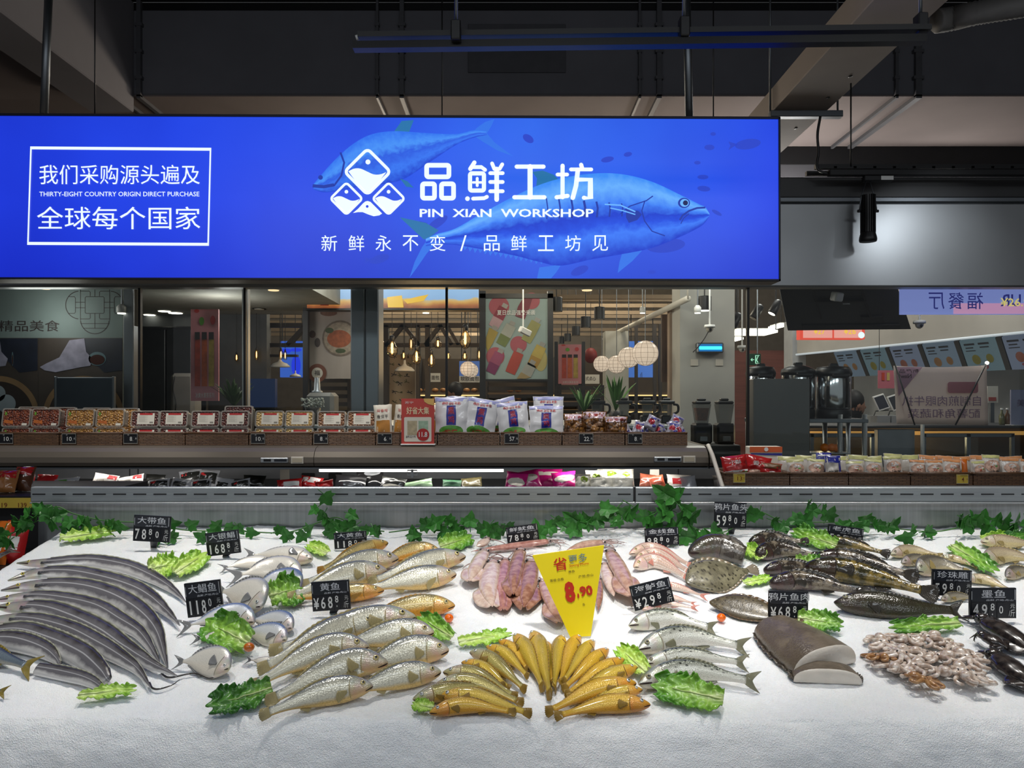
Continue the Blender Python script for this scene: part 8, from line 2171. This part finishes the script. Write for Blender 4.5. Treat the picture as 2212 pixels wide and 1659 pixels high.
def squid(label, pts, wpx, k, seed, arms=6, fins=True, name='squid', cat='squid', group='squid pile', flat=.62, armL=.35):
 """pts from the pointed tip to the open end."""
 r_ = rnd(seed)
 D = ice(*pts[0], .02).y; rad = wpx / F * D / 2
 h = rad * flat + .002 + (.012 if seed % 3 == 1 else 0)
 sl = spline([ice(x, y, h) for x, y in pts], 30)
 LL = sum((sl[i + 1] - sl[i]).length for i in range(29))
 f = smoothprof([0, .05, .15, .35, .6, .85, 1], [.04, .2, .45, .82, 1, .95, .82])
 t_ = thing(name, label, cat, sl[12] - ICE_N * h, group)
 FR = []
 for i in range(30):
  T = (sl[min(29, i + 1)] - sl[max(0, i - 1)]).normalized(); S = T.cross(ICE_N).normalized(); FR.append((T, S, S.cross(T)))
 def fn(u, v):
  i = min(29, int(round(v * 29))); T, S, N_ = FR[i]; a = 2 * math.pi * u; p = f(v) * rad
  w = 1 + .07 * noise.noise((math.cos(a) * 2 + seed, math.sin(a) * 2, v * 6))
  return sl[i] + S * p * math.cos(a) * w + ICE_N * p * flat * math.sin(a) * w
 mb = MB().grid(fn, 20, 30, cu=True)
 n0 = 0; mb.f.append(tuple(i * 30 + 29 for i in range(20))); mb.m.append(0)
 mb.build('mantle', SQ[k], t_, True)
 if fins:
  for s in (-1, 1):
   def ff(u, v):
    i = min(29, int(1 + 14 * u)); T, S, N_ = FR[i]
    ww = rad * 1.05 * math.sin(math.pi * min(1, u * .97 + .03)) ** .8
    return sl[i] + S * s * (f(i / 29) * rad * .8 + ww * v) + ICE_N * (rad * .15 * math.sin(u * 9 + seed) * v - rad * .3 * v)
   MB().grid(ff, 16, 5).build('fin', SQ[k], t_, True, solid=.003)
 T, S, N_ = FR[29]; e = sl[29]; sa_ = SQ['ink'] if k == 'ink' else m_sqarm
 MB().ball(e + T * rad * .5, (rad * .62, rad * .62, rad * .5), 14, Matrix((S, T, ICE_N)).transposed()).build('head', sa_, t_, True)
 for s in (-1, 1):
  MB().ball(e + T * rad * .5 + S * s * rad * .5 + ICE_N * rad * .22, rad * .2, 10).build('eye', m_pupil, t_, True)
 for q in range(arms):
  a0 = (q / max(1, arms - 1) - .5) * 1.5 + r_.uniform(-.15, .15); l = LL * armL * r_.uniform(.6, 1.2); cu = r_.uniform(-2.5, 2.5)
  pp = [e + T * rad * .9 + S * rad * .5 * a0]
  an = a0
  for j in range(12):
   an += cu / 12
   pp.append(pp[-1] + (T * math.cos(an) + S * math.sin(an)) * l / 12 - ICE_N * (h * .75 / 12))
  MB().tube(pp, [rad * .16 * (1 - j / 15) for j in range(13)], 7).build('arm', sa_, t_, True)
 return t_
for a in (('pale squid at the left end of the pile, hanging tip down', Z2((940, 525), (980, 430), (1030, 345)), 34, 'pale', 1), ('broad pale pink squid, second from the left', Z2((1088, 690), (1060, 560), (1090, 425)), 46, 'pale', 2),
          ('slim reddish squid, third from the left', Z2((1162, 712), (1148, 560), (1170, 400)), 31, 'pink', 3), ('brown squid in the middle of the pile', Z2((1222, 612), (1232, 470), (1268, 340)), 36, 'brown', 4),
          ('broad red-brown squid left of the yellow price sign', Z2((1290, 695), (1315, 560), (1340, 420)), 44, 'brown', 5), ('squid whose pale tip shows below the left edge of the yellow sign', Z2((1522, 790), (1470, 670), (1420, 540)), 34, 'tan', 6),
          ('long reddish tan squid right of the yellow price sign', Z2((1992, 625), (1930, 490), (1855, 350)), 40, 'tan', 7), ('small pale squid between the yellow sign and the tan squid', Z2((1872, 622), (1845, 540), (1815, 430)), 30, 'pale', 8),
          ('small brown squid tip showing right below the yellow sign', Z2((1770, 715), (1775, 620), (1770, 520)), 20, 'brown', 9)):
 squid(*a, arms=5, fins=a[4] not in (8, 9))
squid('long pink squid lying across the top of the pile under the 鲜鱿鱼 tag', Z2((960, 330), (1200, 300), (1440, 268)), 22, 'pink', 11, 7, False, armL=.25)
squid('squid lying along the back with tentacles to the right of the yellow sign', Z2((1560, 330), (1680, 290), (1790, 275)), 24, 'tan', 12, 8, False, armL=.5)
squid('squid head with curled tentacles at the left of the 鲜鱿鱼 tag', Z2((985, 300), (1015, 285), (1050, 262)), 22, 'pale', 13, 7, False, armL=1.2)
for a in (('dark inky cuttlefish at the right picture edge, uppermost', Z3((2260, 930), (2150, 850), (2010, 770)), 56, 'ink', 21), ('dark inky cuttlefish with ragged tentacles left of the others', Z3((2110, 905), (2060, 880), (2000, 850)), 34, 'ink', 22),
          ('dark inky cuttlefish lowest at the right picture edge', Z3((2290, 1130), (2180, 1050), (2070, 970)), 60, 'ink', 23)):
 squid(*a, arms=7, name='cuttlefish', cat='cuttlefish', group='dark cuttlefish', armL=.3)
m_oct = [sqmat('octopus_pale', '#b59d8a', '#e4dad0', 42), sqmat('octopus_brown', '#93653c', '#b98f60', 42)]
def octopus(seed, m):
 r_ = rnd(seed); t_ = thing('octopus', '', 'octopus')
 MB().ball((0, .012, .010), (.010, .013, .009), 14).build('mantle', m, t_, True)
 MB().ball((0, -.002, .009), (.009, .009, .007), 12).build('head', m, t_, True)
 for s in (-1, 1): MB().ball((s * .007, -.003, .013), .002, 8).build('eye', m_pupil, t_, True)
 for q in range(8):
  an = R(45 * q + r_.uniform(-12, 12)); cu = r_.choice((-1, 1)) * r_.uniform(6.5, 9); p = Vector((.008 * math.cos(an), -.006 + .008 * math.sin(an), .010)); pp = [p]; a = an
  for j in range(18):
   a += cu / 18 * (j / 10.5) ** 2 * 1.3
   p = p + Vector((math.cos(a), math.sin(a), -.10 + .25 * math.sin(j * .45 + q) * .6)) * .0030; p.z = max(.003, p.z); pp.append(p)
  MB().tube(pp, [.0052 * (1 - j / 23) for j in range(19)], 7).build('arm', m, t_, True)
 return t_
protos = [octopus(3, m_oct[0]), octopus(8, m_oct[0]), octopus(5, m_oct[1])]
OC = [(1440, 905, 0, 'top left of the heap'), (1560, 890, 1, 'upper middle left'), (1690, 880, 0, 'topmost, milky white'), (1775, 915, 1, 'upper right of the heap'), (1425, 985, 2, 'leftmost, tan'), (1545, 965, 0, 'left of the centre'),
      (1650, 965, 1, 'in the very centre'), (1760, 985, 0, 'right of the centre, mantle showing'), (1890, 985, 1, 'rightmost of the heap'), (1500, 1045, 1, 'lower left'), (1610, 1035, 0, 'just under the centre'), (1645, 1105, 2, 'lowest, tan orange, curled in front'), (1745, 1070, 0, 'lower middle with curled white arms'), (1870, 1065, 1, 'lower right of the heap'), (1915, 1100, 0, 'at the lower right end')]
used = set()
for k, (x, y, i, lab) in enumerate(OC):
 p = protos[i]
 if i in used:
  o = p.copy(); COL.objects.link(o)
  for ch in p.children:
   c = ch.copy(); COL.objects.link(c); c.parent = o
 else:
  o = p; used.add(i)
 o['label'] = 'small octopus in the heap, ' + lab; o['group'] = 'small octopuses in a heap'
 o.location = ice(*q3(x, y), .0005 + .004 * (k % 3)); o.rotation_euler = (math.atan(ICE_S), 0, k * 2.4); s = 1.3 if i != 2 else 1.1; o.scale = (s, s, s)
# ------------------------------------------------------------------ lettuce and tomatoes
def lettmat(name, rib, mid, edge):
 m, nt, b = newmat(name); L = nt.links.new
 at = nd(nt, 'ShaderNodeAttribute', attribute_name='fuv'); s = nd(nt, 'ShaderNodeSeparateXYZ'); L(at.outputs['Vector'], s.inputs[0])
 a = nd(nt, 'ShaderNodeMath', operation='SUBTRACT'); a.inputs[1].default_value = .5; L(s.outputs[1], a.inputs[0])
 c = nd(nt, 'ShaderNodeMath', operation='ABSOLUTE'); L(a.outputs[0], c.inputs[0])
 d = nd(nt, 'ShaderNodeMath', operation='MULTIPLY_ADD'); d.inputs[1].default_value = .55; L(s.outputs[0], d.inputs[0]); L(c.outputs[0], d.inputs[2])
 n = nd(nt, 'ShaderNodeTexNoise', Scale=55.0, Detail=4.0); tc = nd(nt, 'ShaderNodeTexCoord'); L(tc.outputs['Object'], n.inputs['Vector'])
 e = nd(nt, 'ShaderNodeMath', operation='MULTIPLY_ADD'); e.inputs[1].default_value = .3; L(n.outputs['Fac'], e.inputs[0]); L(d.outputs[0], e.inputs[2])
 r = ramp(nt, [(.2, lin(rib)), (.5, lin(mid)), (1, lin(edge))]); L(e.outputs[0], r.inputs[0]); L(r.outputs[0], b.inputs['Base Color'])
 v = nd(nt, 'ShaderNodeTexVoronoi', Scale=70.0); L(tc.outputs['Object'], v.inputs['Vector'])
 bp = nd(nt, 'ShaderNodeBump', Strength=.6, Distance=.004); L(v.outputs['Distance'], bp.inputs['Height']); L(bp.outputs[0], b.inputs['Normal'])
 b.inputs['Roughness'].default_value = .35; b.inputs['Coat Weight'].default_value = .3; b.inputs['Subsurface Weight'].default_value = .2; b.inputs['Subsurface Radius'].default_value = (.006, .01, .002)
 return m
LM = [lettmat('lettuce_bright', '#dfe6b4', '#bcd86a', '#8abb38'), lettmat('lettuce_green', '#d0dca0', '#8fbc4a', '#4f8c28'), lettmat('lettuce_dark', '#8ab050', '#558c34', '#2f6a20')]
def lettuce(label, p0, p1, wpx, v, seed, roll=32, ruff=1.0):
 a, b = ice(*p0, .006), ice(*p1, .006)
 T = (b - a).normalized(); S = ICE_N.cross(T).normalized()
 if S.dot(ICE_U) < 0: S = -S
 r = R(roll); Sx = S * math.cos(r) + ICE_N * math.sin(r); Nn = ICE_N * math.cos(r) - S * math.sin(r)
 L_ = (b - a).length; W = wpx / F * a.y / 2 / (.52 * math.cos(r) + .85 * math.sin(r)); hc = W * math.sin(r) * .8
 t = thing('lettuce_leaf', label, 'lettuce', (a + b) / 2, 'lettuce leaves on the ice')
 def fn(u, vv):
  q = 2 * vv - 1
  w = W * (.30 + .70 * math.sin(math.pi * (.10 + .68 * u)) ** .8) * (1 + .30 * noise.noise((u * 4.5 + seed, q * .7, 1)) + .10 * noise.noise((u * 16, q * 2, seed)))
  ru = ruff * W * (abs(q) ** 2) * (.16 * math.sin(u * 23 + seed + q) + .16 * math.sin(u * 57 + 2 * seed + q * 4) + .4 * noise.noise((u * 7, q * 4, seed)))
  cup = W * .16 * q * q + .16 * W * noise.noise((u * 8, q * 4, seed + 9)) + .05 * W * noise.noise((u * 24, q * 11, seed + 3))
  tip = L_ * .05 * math.sin(q * 9 + seed) * u
  p = a + T * (L_ * u * (1 - .10 * q * q * (u > .5)) + tip) + ICE_N * hc + Sx * w * q + Nn * (ru + cup + .003)
  d = (p - a).dot(ICE_N)
  return p if d > .001 else p + ICE_N * (.001 - d)
 MB().grid(fn, 44, 25).build('leaf_blade', LM[v], t, True, solid=.0012)
 MB().tube([fn(u / 14 * .7, .5) + Nn * .002 for u in range(15)], [W * .055 * (1 - u / 14.5) + .0004 for u in range(15)], 8).build('midrib', mat('lettuce_rib', '#bcc98a', .35, var=.1, coat=.3), t, True)
for k, a in enumerate((('pale lettuce leaf left of the 大带鱼 tag', (130, 1170), (246, 1154), 30, 0, 24), ('rounded bright lettuce leaf, left one of the pair beside the ribbonfish', (322, 1244), (388, 1230), 56, 0, 34), ('bright lettuce leaf, right one of the pair, pointing up right', (378, 1250), (446, 1206), 46, 0, 30),
 ('dark green lettuce leaf standing between the pomfrets and the 黄鱼 tag', (582, 1308), (652, 1288), 78, 1, 38), ('ruffled lettuce leaf under the left tomato', (540, 1408), (448, 1360), 76, 1, 34), ('flat pale lettuce leaf at the front left on bare ice', (170, 1508), (292, 1494), 26, 0, 16), ('dark green lettuce leaf at the front by the lowest croaker', (588, 1500), (452, 1542), 58, 2, 30),
 ('tiny pale lettuce leaf right of the highest pomfret', (708, 1202), (666, 1182), 26, 0, 26), ('dark green lettuce leaf between the croakers and the squid', (950, 1192), (1018, 1170), 42, 1, 34), ('lettuce leaf just below the middle tomato', (978, 1388), (906, 1342), 44, 1, 30), ('long pale lettuce leaf above the small croaker fan', (990, 1394), (1102, 1376), 28, 0, 22),
 ('lettuce leaf between the fan and the sea bass', (1396, 1462), (1336, 1408), 44, 0, 30), ('small lettuce leaf at the lower left corner of the fan', (936, 1536), (892, 1526), 26, 0, 22), ('large ruffled lettuce leaf before the front sea bass', (1562, 1528), (1412, 1496), 70, 1, 36), ('bright lettuce leaf lying across the dark rockfish', (1806, 1190), (1712, 1158), 44, 1, 34),
 ('small bright lettuce leaf left of the dark rockfish', (1652, 1212), (1608, 1190), 34, 0, 28), ('crumpled dark lettuce leaf on top of the rockfish', (1716, 1222), (1796, 1238), 40, 1, 34), ('thin lettuce leaf left of the front rockfish', (1606, 1264), (1666, 1252), 18, 0, 16), ('lettuce leaf right of the 鸦片鱼肉 tag', (1722, 1346), (1818, 1360), 44, 1, 34),
 ('pale lettuce leaf above the octopuses', (2072, 1354), (1924, 1364), 34, 1, 28), ('long thin lettuce leaf among the pale fish', (2054, 1186), (2150, 1244), 34, 1, 26), ('small lettuce leaf behind the pale fish at the right edge', (2120, 1172), (2180, 1160), 22, 0, 24), ('small lettuce leaf at the upper right picture edge', (2180, 1172), (2222, 1160), 26, 2, 24))):
 lettuce(*a[:5], k * 3 + 1, a[5])
for x, y, lab in ((538, 1398, 'dark orange cherry tomato on the ruffled lettuce leaf'), (970, 1335, 'orange cherry tomato between the croakers and bare ice'), (1558, 1334, 'orange cherry tomato beside the brown flounder')):
 h = .034 if x == 538 else .010
 p = ice(x, y, h); t = thing('cherry_tomato', lab, 'tomato', p - ICE_N * .01)
 MB().ball(p, (.0115 if x != 538 else .0125, .011, .0105), 18).build('fruit', mat('tomato_dark' if x == 538 else 'tomato_orange', '#c4661a' if x == 538 else '#ee6a10', .15, var=.04, coat=.8), t, True)
 MB().ball(p + Vector((.004, -.009, .004)), (.0015, .001, .0015), 8).build('stem_scar', mat('scar', '#5a4a1c', .6), t, True)
# ------------------------------------------------------------------ price tags on stakes
def ptag(label, name, small, yen, big, dec, x0, y0, x1, y1, yb, rot, unit='元/斤', stake=True):
 cx, cy, w, h = (x0 + x1) / 2, (y0 + y1) / 2, x1 - x0, y1 - y0
 base = ice(cx + 2, yb, 0); D = base.y
 k = D / F; ca, sa = math.cos(R(rot)), math.sin(R(rot))
 c = P(cx, cy, D)
 Rt, Up = Vector((ca, 0, sa)), Vector((-sa, 0, ca)); N = Vector((0, -1, 0))
 t = thing('price_tag', label, 'price tag', base)
 fr = lambda x, y, l=0: c + (Rt * x * w + Up * y * h) * k + N * l
 def slab(b, x0, y0, x1, y1, l, d): return b.prism([fr(x0, y0, l), fr(x1, y0, l), fr(x1, y1, l), fr(x0, y1, l)], N * d)
 slab(MB(), -.5, -.5, .5, .5, -.004, .006).build('panel', m_lab, t)
 slab(MB(), -.47, .06, .47, .47, .002, .001).build('header', mat('tag_header', '#20242c', .22, var=.2, coat=.6), t)
 n = len(big) + len(dec); cw = .74 / max(4, n + (1 if yen else 0)); x = -.47
 mb, md = MB(), MB()
 F1 = lambda X, Y: fr(X, Y, .0042)
 if yen: text(mb, '¥', F1, x + .01, -.42, x + cw * .85, -.04, .02); x += cw * .95
 for ch in big:
  slab(md, x, -.48, x + cw * .96, .03, .002, .001); q = .2 if ch == '1' else 0; text(mb, ch, F1, x + cw * (.16 + q), -.42, x + cw * (.8 - q), -.02, .012); x += cw
 for q, ch in enumerate(dec):
  slab(md, x, -.48, x + cw * .9, .03, .002, .001); text(mb, ch, F1, x + cw * .18, -.24 - .1 * q, x + cw * .66, .0 - .08 * q, .01)
  if q == 0: disc(mb, F1, x + cw * .4, -.36, .012, .03, 8)
  x += cw
 text(mb, unit[0], F1, .36, -.16, .46, -.02); text(mb, unit[1:], F1, .33, -.44, .46, -.2)
 md.build('digit_cell', mat('tag_cell', '#17191f', .3), t); mb.build('price', m_ink_w, t)
 mb = MB(); text(mb, name, F1, -.13 * len(name), .19, .13 * len(name), .45, .004); text(mb, small, F1, -.16, .08, .42, .14); mb.build('lettering', mat('tag_ink', '#c9cbd0', .5, var=0), t)
 mb = MB(); slab(mb, .455, .12, .475, .46, .0032, .0008); slab(mb, -.475, .12, -.46, .40, .0032, .0008); mb.build('clip', mat('tag_clip', '#b9bcc0', .25, .5), t)
 e = fr(.06, -.5, -.002); q = ice(cx + 2, yb, -.02)
 MB().prism([e + Rt * .012, e - Rt * .012, q - Rt * .007, q + Rt * .007], (0, .004, 0)).build('stake', m_blackp, t)
PT = '品鲜 产地:舟山'
for a in (('black price tag for 大带鱼 reading 78.80, at the upper left', '大带鱼', PT, 0, '78', '80', 289, 1114, 368, 1170, 1190, -3), ('black price tag for 大银鲳 reading 168.8, above the pomfrets', '大银鲳', PT, 0, '168', '8', 446, 1148, 518, 1198, 1206, 7),
          ('black price tag for 大鲳鱼 reading 118.0, among the ribbonfish tails', '大鲳鱼', PT, 0, '118', '0', 402, 1256, 480, 1330, 1338, 7), ('black price tag for 大黄鱼 reading 118.0, behind the golden croakers', '大黄鱼', PT, 0, '118', '0', 722, 1149, 792, 1184, 1188, 4),
          ('black price tag for 黄鱼 reading ¥68.8, in the middle of the croakers', '黄鱼', PT, 1, '68', '8', 674, 1255, 756, 1318, 1330, 4), ('black price tag for 鲜鱿鱼 reading 78.80, above the squid', '鲜鱿鱼', PT, 0, '78', '80', 1094, 1135, 1163, 1169, 1173, 8),
          ('black price tag for 金线鱼 reading 98.80, above the pink breams', '金线鱼', PT, 0, '98', '80', 1393, 1140, 1466, 1178, 1182, 3), ('black price tag for 鸦片鱼头 reading 59.80, tallest at the back', '鸦片鱼头', PT, 0, '59', '80', 1543, 1085, 1612, 1140, 1160, -2),
          ('black price tag for 老虎鱼 reading 59.80, half hidden by ivy and rockfish', '老虎鱼', PT, 0, '59', '80', 1787, 1137, 1864, 1174, 1180, -8), ('black price tag for 海鲈鱼 reading ¥29.8, tilted above the sea bass', '海鲈鱼', PT, 1, '29', '8', 1364, 1256, 1452, 1310, 1322, 14),
          ('black price tag for 鸦片鱼肉 reading ¥68.8, behind the halibut piece', '鸦片鱼肉', PT, 1, '68', '8', 1660, 1277, 1745, 1339, 1345, -1), ('black price tag for 珍珠雕 reading 59.80, among the pale fish', '珍珠雕', PT, 0, '59', '80', 2013, 1231, 2098, 1287, 1292, -2),
          ('black price tag for 墨鱼 reading 49.80, above the dark cuttlefish', '墨鱼', PT, 0, '49', '80', 2094, 1270, 2194, 1335, 1342, 0)):
 ptag(*a)
b0 = ice(1255, 1376, 0); D = b0.y
t = thing('price_sign', 'yellow trapezoid price sign reading 8.90 standing in the ice before the squid', 'price sign', b0)
fr = lambda x, y, l=0: P(x, y, D) + Vector((0, -l, 0))
MB().prism([fr(1150, 1200), fr(1305, 1178), fr(1276, 1374), fr(1232, 1377)], (0, .004, 0)).build('panel', mat('sign_yellow', '#fbe520', .35, var=.03, coat=.3), t)
dx, dy = Vector((155, -22, 0)).normalized(), Vector((22, 155, 0)).normalized()
g = lambda x, y: fr(1150 + dx.x * x + dy.x * y, 1200 + dx.y * x + dy.y * y, .002)
m_sr, m_sb = mat('sign_red', '#c8321e', .5, var=0), mat('sign_greyblue', '#7d9490', .5, var=0)
mb = MB(); text(mb, '省', g, 42, 40, 72, 12, .01); text(mb, 'Saving More', g, 76, 37, 118, 30); text(mb, '8', g, 58, 112, 80, 66, .05); text(mb, '.', g, 84, 105, 88, 94, .02); text(mb, '90', g, 90, 103, 118, 80, .04); mb.build('price', m_sr, t)
mb = MB(); text(mb, '更多', g, 76, 29, 116, 10, .01); mb.build('lettering', m_sb, t)
mb = MB(); text(mb, '黄鱼', g, 72, 48, 86, 43); text(mb, '等级:合格', g, 30, 62, 60, 56); text(mb, '产地:舟山', g, 92, 62, 124, 56); text(mb, '条', g, 92, 123, 98, 117); mb.build('lettering', m_ink, t)
# ------------------------------------------------------------------ ivy garlands
m_ivy = mat('ivy_leaf', '#336b2b', .38, var=.35, vscale=30, spec=.25, bump=.3, bscale=80); m_ivst = mat('ivy_stem', '#3d6a30', .6, var=.15)
LF = [(0, 0), (-.18, -.12), (-.46, -.02), (-.40, .22), (-.58, .42), (-.28, .52), (-.22, .74), (0, 1.05), (.22, .74), (.28, .52), (.58, .42), (.40, .22), (.46, -.02), (.18, -.12)]
def ivy(label, stem, leaves, seed):
 r_ = rnd(seed)
 pos = lambda x, y: P(x, y, min(2.43, ice(x, y, .016).y))
 sp_ = [pos(x, y) for x, y in stem]
 t = thing('ivy_garland', label, 'ivy garland', sp_[len(sp_) // 2])
 MB().tube(spline(sp_, 120), .0022, 6).build('stem', m_ivst, t, True)
 mb = MB()
 for x, y, s in leaves:
  p = pos(x, y) + Vector((0, -.012 - r_.random() * .02, 0)); sc = s / F * 2.43
  rot = r_.uniform(-2.6, 2.6); fx = r_.uniform(-.6, .6); yaw = r_.uniform(-.8, .8); pit = r_.uniform(-.5, .5)
  M = Matrix.Translation(p) @ Matrix.Rotation(yaw, 4, 'Z') @ Matrix.Rotation(pit, 4, 'X') @ Matrix.Rotation(rot, 4, 'Y')
  vs = [M @ Vector((a * sc, -abs(a) * sc * .35 * (1 + fx) + .06 * sc * math.sin(b * 5), (b - .4) * sc)) for a, b in LF] + [M @ Vector((0, .02 * sc, (.35 - .4) * sc))]
  n = len(LF); mb.add(vs, [(i, (i + 1) % n, n) for i in range(n)])
  mb.tube([M @ Vector((0, 0, -.4 * sc)), M @ Vector((.1 * sc, .2 * sc, -.8 * sc))], .0012, 5)
 mb.build('foliage', m_ivy, t, False, solid=.0008)
def lv(seed, spans):
 r_ = rnd(seed); o = []
 for x0, x1, y0, y1, n, s in spans:
  for k in range(max(1, round(n * .8))): o.append((x0 + (x1 - x0) * (k + r_.random()) / max(1, round(n * .8)), r_.uniform(y0, y1), s * r_.uniform(.8, 1.2)))
 return o
ivy('green ivy garland along the left back of the ice, drooping over the left end', [(-20, 1165), (30, 1150), (70, 1120), (120, 1095), (160, 1110), (230, 1125), (330, 1130), (400, 1145), (520, 1148), (620, 1150), (690, 1128), (730, 1118), (770, 1140), (830, 1148)],
 lv(1, ((0, 70, 1125, 1180, 9, 34), (60, 130, 1085, 1130, 9, 34), (130, 200, 1095, 1140, 7, 32), (200, 280, 1110, 1145, 6, 30), (330, 390, 1115, 1160, 6, 28), (400, 560, 1130, 1158, 9, 26), (600, 660, 1140, 1160, 4, 26), (670, 720, 1100, 1150, 6, 30), (715, 775, 1110, 1160, 8, 32), (700, 712, 1072, 1090, 1, 34), (780, 830, 1130, 1150, 4, 26))), 5)
ivy('green ivy garland along the middle back of the ice, behind the squid', [(840, 1150), (900, 1142), (960, 1132), (1050, 1135), (1120, 1140), (1200, 1145), (1260, 1130), (1310, 1115), (1345, 1085)],
 lv(2, ((880, 930, 1120, 1155, 4, 32), (930, 975, 1110, 1150, 5, 34), (975, 1065, 1115, 1150, 9, 32), (1065, 1110, 1120, 1150, 4, 28), (1140, 1195, 1120, 1155, 4, 30), (1200, 1270, 1105, 1145, 7, 32), (1270, 1340, 1090, 1130, 6, 34), (1340, 1375, 1055, 1110, 3, 40))), 6)
ivy('green ivy garland at the right, climbing over the slotted rail and trailing along the splash', [(1345, 1080), (1390, 1105), (1430, 1100), (1450, 1060), (1470, 1100), (1500, 1140), (1560, 1150), (1612, 1120), (1640, 1105), (1700, 1130), (1760, 1128), (1850, 1130), (1920, 1140), (2020, 1148), (2100, 1135), (2220, 1130)],
 lv(3, ((1385, 1430, 1085, 1140, 6, 38), (1430, 1465, 1042, 1075, 4, 42), (1430, 1500, 1090, 1160, 9, 38), (1490, 1560, 1140, 1165, 6, 32), (1600, 1640, 1100, 1140, 3, 32), (1640, 1720, 1110, 1150, 6, 32), (1720, 1790, 1090, 1150, 6, 32), (1800, 1860, 1120, 1150, 5, 30), (1860, 1930, 1110, 1150, 6, 34), (1940, 2010, 1140, 1165, 5, 30), (2060, 2120, 1110, 1150, 7, 32), (2120, 2220, 1115, 1150, 10, 32))), 7)
